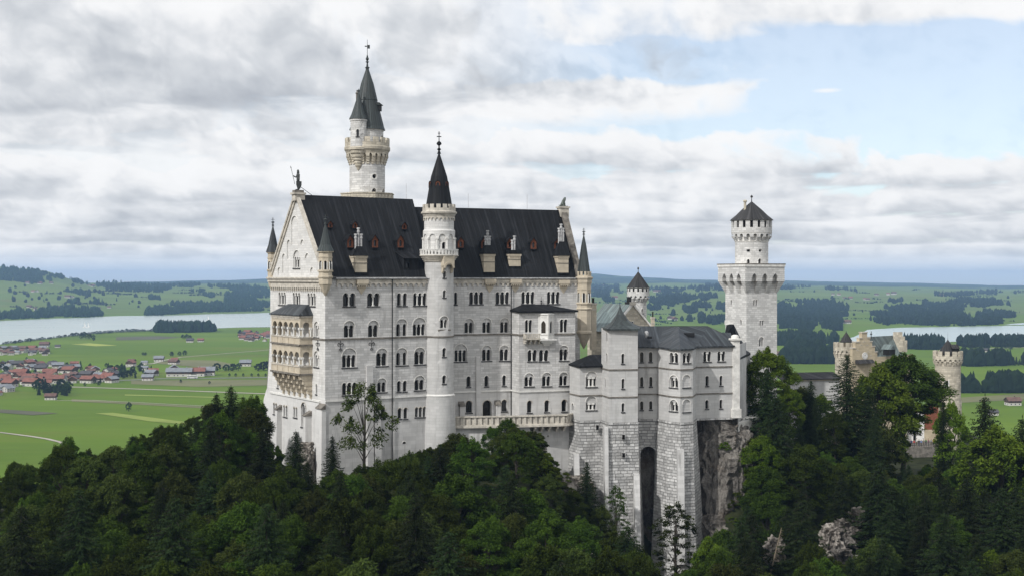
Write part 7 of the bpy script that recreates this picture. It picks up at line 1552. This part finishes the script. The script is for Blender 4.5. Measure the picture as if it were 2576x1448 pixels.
def stuff(name, VF, mat, label, cat):
    me = bpy.data.meshes.new(name); me.from_pydata(VF[0], [], VF[1]); me.materials.append(mat); o = bpy.data.objects.new(name, me); COL.objects.link(o); o['kind'] = 'stuff'; o['label'] = label; o['category'] = cat; return o
q1_ = lambda l: [(.17375 * x, 628.9 + .17375 * y) for x, y in l]; q2_ = lambda l: [(314.5 + .17373 * x, 628.9 + .17373 * y) for x, y in l]; q5_ = lambda l: [(1478 + .14648 * x, 666.6 + .14648 * y) for x, y in l]; q6_ = lambda l: [(1949.6 + .24317 * x, 660.4 + .24317 * y) for x, y in l]; q7_ = lambda l: [(2358.4 + .1955 * x, 817.6 + .1955 * y) for x, y in l]
left = [q1_([(-200, 260), (0, 262), (200, 260), (380, 285), (560, 320), (740, 355), (900, 375), (1100, 410), (1230, 470), (1310, 500), (1180, 500), (1050, 460), (850, 440), (480, 500), (250, 455), (0, 445), (-200, 440)]), q1_([(1350, 520), (1480, 475), (1640, 465), (1690, 500), (1800, 480), (2027, 510), (2027, 610), (1720, 600), (1560, 555)]),
  q1_([(-100, 930), (150, 950), (250, 900), (380, 910), (520, 930), (620, 880), (740, 850), (900, 850), (1050, 850), (1200, 860), (1400, 880), (1490, 940), (1470, 968), (900, 970), (640, 985), (0, 1005), (-100, 1010)]), q1_([(910, 600), (1000, 585), (1150, 610), (1290, 640), (1300, 690), (1200, 665), (1100, 635)]), q1_([(970, 770), (1060, 745), (1170, 750), (1170, 780)]), q1_([(1290, 770), (1500, 765), (1500, 785), (1300, 782)]),
  q2_([(0, 500), (280, 505), (540, 510), (700, 500), (800, 480), (1000, 495), (1060, 510), (1300, 520), (1800, 520), (2000, 555), (2100, 600), (2100, 690), (1900, 690), (1900, 760), (2100, 790), (2100, 880), (1500, 895), (900, 910), (500, 945), (280, 945), (320, 890), (420, 840), (520, 850), (700, 850), (880, 870), (980, 845), (760, 815), (620, 800), (640, 780), (900, 800), (1200, 795), (1430, 790), (1440, 700), (1240, 690), (1140, 665), (1150, 620), (920, 610), (560, 615), (0, 605)]), q2_([(345, 685), (520, 690), (520, 725), (345, 718)])]
right = [q5_([(50, 330), (300, 350), (560, 350), (690, 400), (690, 600), (480, 640), (300, 640), (240, 560), (50, 540)]), q5_([(1060, 390), (1300, 400), (1700, 400), (1600, 480), (1300, 500), (1060, 430)]), q5_([(1640, 420), (1750, 375), (2000, 340), (2260, 315), (2360, 440), (2100, 440), (1870, 470), (1840, 420)]), q5_([(1030, 520), (1300, 500), (1700, 530), (1980, 510), (2050, 545), (1850, 585), (1750, 620), (1480, 690), (1480, 790), (1240, 800), (1030, 800)]),
  q5_([(1480, 760), (1700, 740), (1950, 690), (2360, 690), (2360, 810), (2150, 790), (1950, 800), (1700, 850), (1430, 870)]), q5_([(1610, 940), (1720, 875), (1990, 900), (1900, 965), (1640, 970)]), q5_([(1900, 985), (2100, 940), (2360, 930), (2360, 1020), (2120, 1030)]), q5_([(1960, 580), (2100, 520), (2290, 570), (2290, 640), (2000, 660)]),
  q6_([(20, 480), (300, 470), (520, 480), (690, 570), (695, 700), (250, 715), (230, 680), (20, 680)]), q6_([(20, 410), (150, 415), (480, 405), (700, 410), (1000, 440), (1130, 395), (1290, 400), (1430, 420), (1600, 420), (1640, 445), (1900, 395), (2000, 370), (2100, 390), (2230, 385), (2460, 455), (2200, 470), (1990, 455), (1950, 500), (2100, 510), (2480, 545), (2480, 570), (2000, 575), (1700, 600), (1500, 600), (1100, 560), (850, 545), (690, 560), (500, 470), (20, 470)]),
  q6_([(970, 600), (1100, 570), (1250, 600), (1500, 620), (1700, 600), (2000, 600), (2250, 570), (2370, 640), (2000, 655), (1700, 655), (1400, 640), (1150, 650)]), q6_([(60, 250), (350, 250), (620, 265), (720, 270), (900, 312), (700, 290), (350, 275), (60, 280)]), q6_([(1650, 320), (1850, 320), (2230, 295), (2570, 330), (2560, 350), (2100, 330), (1900, 360), (1650, 345)]), q6_([(20, 780), (530, 775), (780, 750), (640, 845), (20, 855)])]
stuff('woodland', woods(left, .16, (12, 26)), M['farleaf'], 'dark woodland on the hills beyond the left lake', 'woodland'); stuff('woodland', woods(right, .15, (11, 25), .6, -.12), M['farleaf'], 'dark woodland and hedges on the far plain at the right', 'woodland')
near_r = [q6_([(120, 905), (600, 920), (600, 955), (110, 945)]), q6_([(80, 1000), (640, 1000), (640, 1045), (100, 1045)]), q6_([(1340, 830), (1720, 850), (1740, 900), (1340, 895)]), q6_([(1880, 850), (2576, 850), (2700, 870), (1960, 870)]), q7_([(300, 480), (1113, 480), (1300, 505), (1113, 515), (300, 530)]), q7_([(620, 840), (780, 830), (1113, 840), (1300, 850), (1300, 870), (620, 868)]), q7_([(300, 845), (510, 845), (510, 868), (300, 868)])]
stuff('woodland', woods(near_r, .30, (14, 26), .75), M['farleaf'], 'dark tree belts on the valley floor around the gate tower', 'woodland')
stuff('woodland', woods([q2_([(440, 1170), (520, 1150), (650, 1160), (900, 1160), (1100, 1165), (1400, 1165), (1400, 1180), (1100, 1185), (700, 1195), (450, 1190)])], .7, (18, 30), .8), M['farleaf'], 'dark square wood standing at the near lake shore', 'woodland')
# one leafy mesh per kind of valley tree, copied
def vtree(seed, h, w, con):
    if con: return conifer(seed, h, w, 'farleaf', 1.1, .35, .02, .0)
    return broad(seed, h, w, .12, 26, 60, 1.0, mat='farleaf', flat=.75)
VT = [vtree(61, 14, 5, False), vtree(62, 12, 5.5, False), vtree(63, 18, 4, True)]; VH = [14.5, 12.5, 18]
def valley_tree(px, py, hpx, label, group, v=None, wide=1.0):
    Y = ray_ground(px, py)
    if not Y: return
    v = rf.choice((0, 0, 1, 2)) if v is None else v; h = hpx * Y / F; s = h / VH[v]; x, y = XY(px, Y)
    r = thing('field_tree', label, 'tree', (x, y, far_z(px, Y)), group); r.scale = (s * wide, s * wide, s); r.rotation_euler.z = rf.uniform(0, 6.28)
    for n_, m_ in zip(('trunk', 'crown'), VT[v]): o = bpy.data.objects.new(n_, m_); o.parent = r; COL.objects.link(o)
LV_, LF_ = [], []
def loose(px, py, hpx):
    Y = ray_ground(px, py)
    if Y and not (Y < 4300 and far_z(px, Y) < FLAT + .5 and py < 862 and py > 778 and (px < 690 and py < 830 or px > 2130 and py > 808)): h = hpx * Y / F; c = rf.random() < .4; far_tree(LV_, LF_, *XY(px, Y), far_z(px, Y) - 1, h, h * (.24 if c else .42), c)
valley_tree(324, 1034, 24, 'lone round dark tree in the green field left of the palace', None, 0, .9)
for i, (x, y, hp_) in enumerate(((432, 895, 12), (452, 894, 11), (465, 893, 13))): valley_tree(x, y, hp_, ('left', 'middle', 'right')[i] + ' of three round trees by the farm path', 'three round trees by the path', 1)
for i, (x, y, hp_) in enumerate(((455, 963, 10), (527, 966, 9))): valley_tree(x, y, hp_, ('small pale tree', 'small dark round tree')[i] + ' in the meadow below the white hotel', None, 0)
for x in (577, 593, 612, 633, 650, 668): valley_tree(x, 947, 9.5, 'small tree in the roadside row right of the hotel', 'row of roadside trees', 0)
for x, y, h_ in ((545, 932, 20), (570, 932, 17), (585, 932, 19), (600, 932, 20), (650, 932, 19), (662, 930, 22), (676, 930, 24)): valley_tree(x, y, h_, 'dark tree in the belt right of the hotel roofs', 'tree belt beside the hotel', rf.choice((0, 1)), 1.2)
x = 8
while x < 400: valley_tree(x, lerp_tab(x, [0, 60, 160, 220, 300, 400], [866, 859, 846, 840, 834, 831]) + 1.5, rf.uniform(5, 10), 'small tree in the row along the near lake shore', 'trees along the near lake shore', rf.choice((0, 1)), 1.25); x += rf.uniform(3.5, 8)
for x, y, h_ in ((205, 852, 14), (215, 851, 16), (226, 852, 13), (235, 852, 11), (460, 852, 12), (470, 853, 14), (478, 853, 11)): valley_tree(x, y, h_, 'tree in a leafy clump between lake and meadow', 'leafy clumps near the lake', 0, 1.3)
for x, y in ((395, 906), (400, 905), (360, 893), (366, 893), (121, 868), (67, 905), (236, 856)): valley_tree(x, y, 8, 'solitary small tree or hedge in the left meadows', 'scattered meadow trees', rf.choice((0, 1)))
for i in range(24): valley_tree(90 + rf.uniform(0, 84), rf.uniform(976, 996), rf.uniform(17, 30), 'dark tree in the village grove at the field edge', 'village grove', rf.choice((0, 1, 2)), 1.1)
for i in range(44): valley_tree(rf.uniform(0, 300), rf.uniform(922, 972), rf.uniform(9, 17), 'garden tree between the village houses', 'village garden trees', rf.choice((0, 0, 1, 2)))
for i in range(30): valley_tree(rf.uniform(270, 385), rf.uniform(925, 952), rf.uniform(11, 21), 'dark tree in the wood beside the hotel', 'wood between village and hotel', rf.choice((0, 1, 2)), 1.1)
for i in range(60): 
    c_ = q1_([(rf.uniform(0, 2027), rf.uniform(520, 830))])[0]; loose(*c_, rf.uniform(6, 13))
for i in range(30): loose(rf.uniform(600, 680), rf.uniform(836, 850), rf.uniform(5, 10))
for i in range(46): c_ = q7_([(300 + i * 19 + rf.uniform(-8, 8), rf.uniform(495, 520))])[0]; valley_tree(*c_, rf.uniform(10, 24), 'dark conifer in the belt right of the gate tower', 'conifer belt by the gate tower', 2, .9)
for i in range(26): c_ = q7_([(rf.uniform(620, 1130), rf.uniform(840, 868))])[0]; valley_tree(*c_, rf.uniform(14, 25), 'dark round tree in the lower belt at the right edge', 'lower belt at the right edge', 0, 1.1)
for i in range(30): c_ = q7_([(rf.uniform(-300, 1113), rf.uniform(285, 310))])[0]; valley_tree(*c_, rf.uniform(7, 16), 'tree on the near shore of the right lake', 'trees on the right lake shore', rf.choice((0, 1)), 1.2)
for i in range(34): c_ = q5_([(rf.uniform(1040, 2360), rf.uniform(640, 1000))])[0]; loose(*c_, rf.uniform(5, 10))
for i in range(40): c_ = q6_([(rf.uniform(20, 2500), rf.uniform(290, 720))])[0]; loose(*c_, rf.uniform(4, 9))
for i in range(120):            # hedgerows and field edges
    x0_, y0_ = (rf.uniform(1480, 2600), rf.uniform(728, 850)) if i < 80 else (rf.uniform(0, 690), rf.uniform(728, 785))
    dx_, dy_ = rf.uniform(20, 90), rf.uniform(-2.5, 2.5); n_ = int(dx_ / 2.6)
    for k in range(n_):
        if rf.random() < .75: loose(x0_ + dx_ * k / n_, y0_ + dy_ * k / n_ + rf.uniform(-.4, .4), rf.uniform(2.2, 5.5))
stuff('far_trees', (LV_, LF_), M['farleaf'], 'scattered small trees on the far meadows and hills', 'trees')
# houses: one wall mesh and one roof mesh per kind, copied
def flatm(name, c): m_, _, p_ = new_mat(name, .9, .15); p_.inputs['Base Color'].default_value = (*c, 1); return m_
RC = {'red': plain('red_tile_roof', (.20, .083, .060), .85, .25, .3), 'brown': plain('brown_tile_roof', (.13, .075, .06), .85, .25, .3), 'grey': plain('grey_metal_roof', (.19, .20, .215), .5, .2, .3), 'dark': plain('dark_slate_roof', (.075, .07, .072), .8, .25, .3)}
HW = flatm('whitewash', (.50, .48, .44)); HB = flatm('dark_timber', (.085, .05, .03)); HWn = flatm('small_dark_window', (.03, .03, .035))
def house_mesh(w, d, h, rh, timber):
    mb = MB(); mb.box((0, 0), (1, 0), w, d, -2, h, 0)
    for sx in (-1, 1): mb.face([(sx * w, -d, h), (sx * w, d, h), (sx * w, 0, h + rh)], 1 if timber else 0)
    if timber: mb.box((0, 0), (1, 0), w + .04, d + .04, h * .52, h, 1, top=True)
    for fz in (.18, .66):
        for k in range(3):
            a = -w * .66 + k * w * .66
            for sg in (-1, 1): mb.box((a, sg * (d + .06)), (1, 0), .55, .06, h * fz, h * fz + 1.3, 2)
        for sg in (-1, 1):
            for b in (-.45, .45): mb.box((sg * (w + .06), b * d), (0, 1), .55, .06, h * fz, h * fz + 1.3, 2)
    a = mb.build('wall', [HW, HB, HWn]); m1 = a.data; bpy.data.objects.remove(a); out_ = []
    mb = MB(); o = 1.1; t_ = .3
    for sg in (-1, 1):
        ze_ = h - o * rh / d; mb.loft([[(-w - o, sg * (d + o), ze_), (w + o, sg * (d + o), ze_), (w + o, 0, h + rh), (-w - o, 0, h + rh)], [(-w - o, sg * (d + o), ze_ + t_), (w + o, sg * (d + o), ze_ + t_), (w + o, 0, h + rh + t_), (-w - o, 0, h + rh + t_)]])
    mb.box((w * .35, d * .25), (1, 0), .5, .5, h + rh * .4, h + rh + 1.2)
    for k_ in RC: a = mb.build('roof', RC[k_]); out_.append((k_, a.data)); bpy.data.objects.remove(a)
    return m1, dict(out_)
HS = [house_mesh(7, 5.5, 5.6, 3.2, True), house_mesh(6, 5, 5.0, 2.8, False), house_mesh(9, 6.5, 6.4, 3.6, True)]
HLAB = {'red': 'red tiled', 'brown': 'brown tiled', 'grey': 'grey metal roofed', 'dark': 'dark roofed'}
def house(px, py, col, where, v=None, rz=None, sc=1.0, group=None, label=None):
    Y = ray_ground(px, py)
    if not Y: return
    v = rf.randrange(3) if v is None else v; x, y = XY(px, Y)
    r = thing('house', label or (HLAB[col] + ' house ' + where), 'house', (x, y, far_z(px, Y)), group or 'houses ' + where); r.rotation_euler.z = rf.uniform(-.5, .5) + (math.pi / 2 if rf.random() < .35 else 0) if rz is None else rz; r.scale = (sc, sc, sc)
    for n_, m_ in (('wall', HS[v][0]), ('roof', HS[v][1][col])): o = bpy.data.objects.new(n_, m_); o.parent = r; COL.objects.link(o)
def cluster(n, x0, x1, y0, y1, cols, where, sc=1.0, poly=None):
    done = []; tries = 0
    while len(done) < n and tries < n * 40:
        tries += 1; p = (rf.uniform(x0, x1), rf.uniform(y0, y1)); Y = F * 125 / (p[1] - YH); g = XY(p[0], Y)
        if any((g - q).length < 15 * sc for q in done): continue
        done.append(g); house(*p, rf.choice(cols), where, sc=sc * rf.uniform(.62, .92))
rr_ = ['red', 'red', 'brown', 'dark', 'red', 'grey']
cluster(30, 0, 118, 878, 893, ['brown', 'dark', 'red', 'grey'], 'in the farthest cluster at the left edge'); cluster(18, 0, 108, 914, 934, ['dark', 'brown', 'grey', 'red'], 'in the grey roofed quarter at the left edge'); cluster(24, 0, 142, 940, 972, ['red', 'red', 'red', 'brown', 'dark'], 'in the red roofed quarter at the left edge', 1.15); cluster(4, -10, 25, 978, 996, ['red', 'grey'], 'at the lower left village end')
cluster(6, 118, 195, 918, 931, ['red', 'grey', 'dark'], 'in the white house row on the meadow edge'); cluster(24, 145, 290, 930, 962, rr_, 'in the middle of the village street'); cluster(9, 312, 450, 908, 945, ['red', 'brown', 'grey'], 'behind the hotel trees'); cluster(34, 605, 690, 838, 858, ['red', 'red', 'brown', 'dark'], 'in the lakeside hamlet beside the gable'); cluster(16, 60, 290, 772, 790, ['red', 'brown', 'grey'], 'on the far lake shore')
for i, (x, y, c_) in enumerate(((440, 946, 'grey'), (462, 946, 'grey'), (495, 945, 'red'), (520, 943, 'grey'))): house(x, y, c_, '', 2, .15, 1.1, 'hotel buildings', ('long grey roofed hotel wing at its left end', 'long grey roofed hotel wing beside the bus', 'red roofed white hotel block in the middle', 'grey roofed white hotel block at its right end')[i])
for px, py, c_, lb, sc in ((112, 872, 'brown', 'long brown barn near the lake', 1.1), (145, 873, 'dark', 'small dark hut in the far meadow', .6), (478, 860, 'dark', 'dark barn in the pale field', .9), (505, 859, 'red', 'reddish barn right of the dark barn', .8), (128, 1004, 'brown', 'red brown cabin alone in the near field', .75), (372, 956, 'grey', 'grey roofed shed at the wood edge', .9), (2548, 1018, 'brown', 'long red roofed barn at the right edge', .9), (2497, 1043, 'dark', 'small dark barn behind the spruce', .6), (2478, 884, 'dark', 'hut by the pale lane right of the gate tower', .7), (1962, 895, 'brown', 'small house left of the gatehouse turret', .9), (400, 908, 'grey', 'long grey roofed farm hall by the path', .95), (618, 920, 'grey', 'large pale roofed hall behind the belt trees', 1.05)):
    house(px, py, c_, '', 0, .1, sc, 'single barns and huts', lb)
for px, py in q1_([(400, 487), (740, 490), (580, 495), (540, 605), (480, 610), (200, 705), (1050, 690), (980, 690), (1290, 525), (1340, 530)]) + q6_([(600, 335), (660, 335), (720, 375), (780, 375), (930, 385), (960, 390), (1050, 340), (1170, 330), (1230, 325), (1720, 345), (750, 628)]) + q5_([(1160, 465), (1220, 470), (470, 575), (1500, 945), (1420, 930), (280, 370)]): house(px, py, rf.choice(['red', 'brown']), 'far away on the hill meadows', sc=1.2)
# sailing boats and a bus
for px, py, lb in ((212, 823, 'white sailboat, left of the pair on the lake'), (221, 823.5, 'white sailboat, right of the pair on the lake'), (523, 804.5, 'lone white sailboat above the lakeside wood')):
    Y = F * 124.4 / (py - YH); x, y = XY(px, Y); b = thing('sailboat', lb, 'sailboat', (x, y, -124.4), 'sailboats on the lake')
    mb = MB(); mb.loft([[(x - 4, y, -124), (x + 3.5, y - 1.3, -124), (x + 3.5, y + 1.3, -124)], [(x - 5, y, -122.8), (x + 4, y - 1.7, -122.9), (x + 4, y + 1.7, -122.9)]]); mb.build('hull', M['plaster'], b)
    mb = MB(); mb.tube([(x - .5, y, -123), (x - .5, y, -110)], .12, 5); mb.build('mast', M['iron'], b); mb = MB(); mb.loft([[(x - .3, y, -122), (x + 4, y, -122), (x - .3, y, -110.3)], [(x - .3, y + .1, -122), (x + 4, y + .35, -122), (x - .3, y + .1, -110.3)]]); mb.build('sail', M['plaster'], b)
Y = F * 125 / (951 - YH); x, y = XY(484, Y); bus = thing('bus', 'white coach parked on the road before the hotel', 'bus', (x, y, -124.6)); mb = MB(); mb.box((x, y), (1, .02), 6.2, 1.25, -124.2, -121.4, 0); mb.box((x, y), (1, .02), 6.0, 1.2, -121.4, -121.1, 0, .3, .2); mb.build('body', M['plaster'], bus)
mb = MB(); mb.box((x, y), (1, .02), 6.0, 1.28, -123.1, -121.9, 0); mb.build('window', M['glass'], bus)
for sx in (-3.8, 3.8):
    for sy in (-1.2, 1.2): mb = MB(); mb.tube([(x + sx, y + sy - .15, -124.1), (x + sx, y + sy + .15, -124.1)], .5, 10); mb.build('wheel', M['iron'], bus)
# ------------------------------------------------------------------ the air
m = bpy.data.materials.new('haze_air'); m.use_nodes = True; t = m.node_tree; t.nodes.clear(); o_ = t.nodes.new('ShaderNodeOutputMaterial'); v = t.nodes.new('ShaderNodeVolumePrincipled')
v.inputs['Color'].default_value = (.42, .66, 1.0, 1); v.inputs['Density'].default_value = HAZE; v.inputs['Anisotropy'].default_value = 0.0; t.links.new(v.outputs[0], o_.inputs['Volume'])
mb = MB(); mb.box((300, 7600), (1, 0), 9500, 8400, -131.5, 84); hb = mb.build('haze', m); hb['kind'] = 'stuff'; hb['label'] = 'thin blue haze over the far plain'; hb['category'] = 'haze'
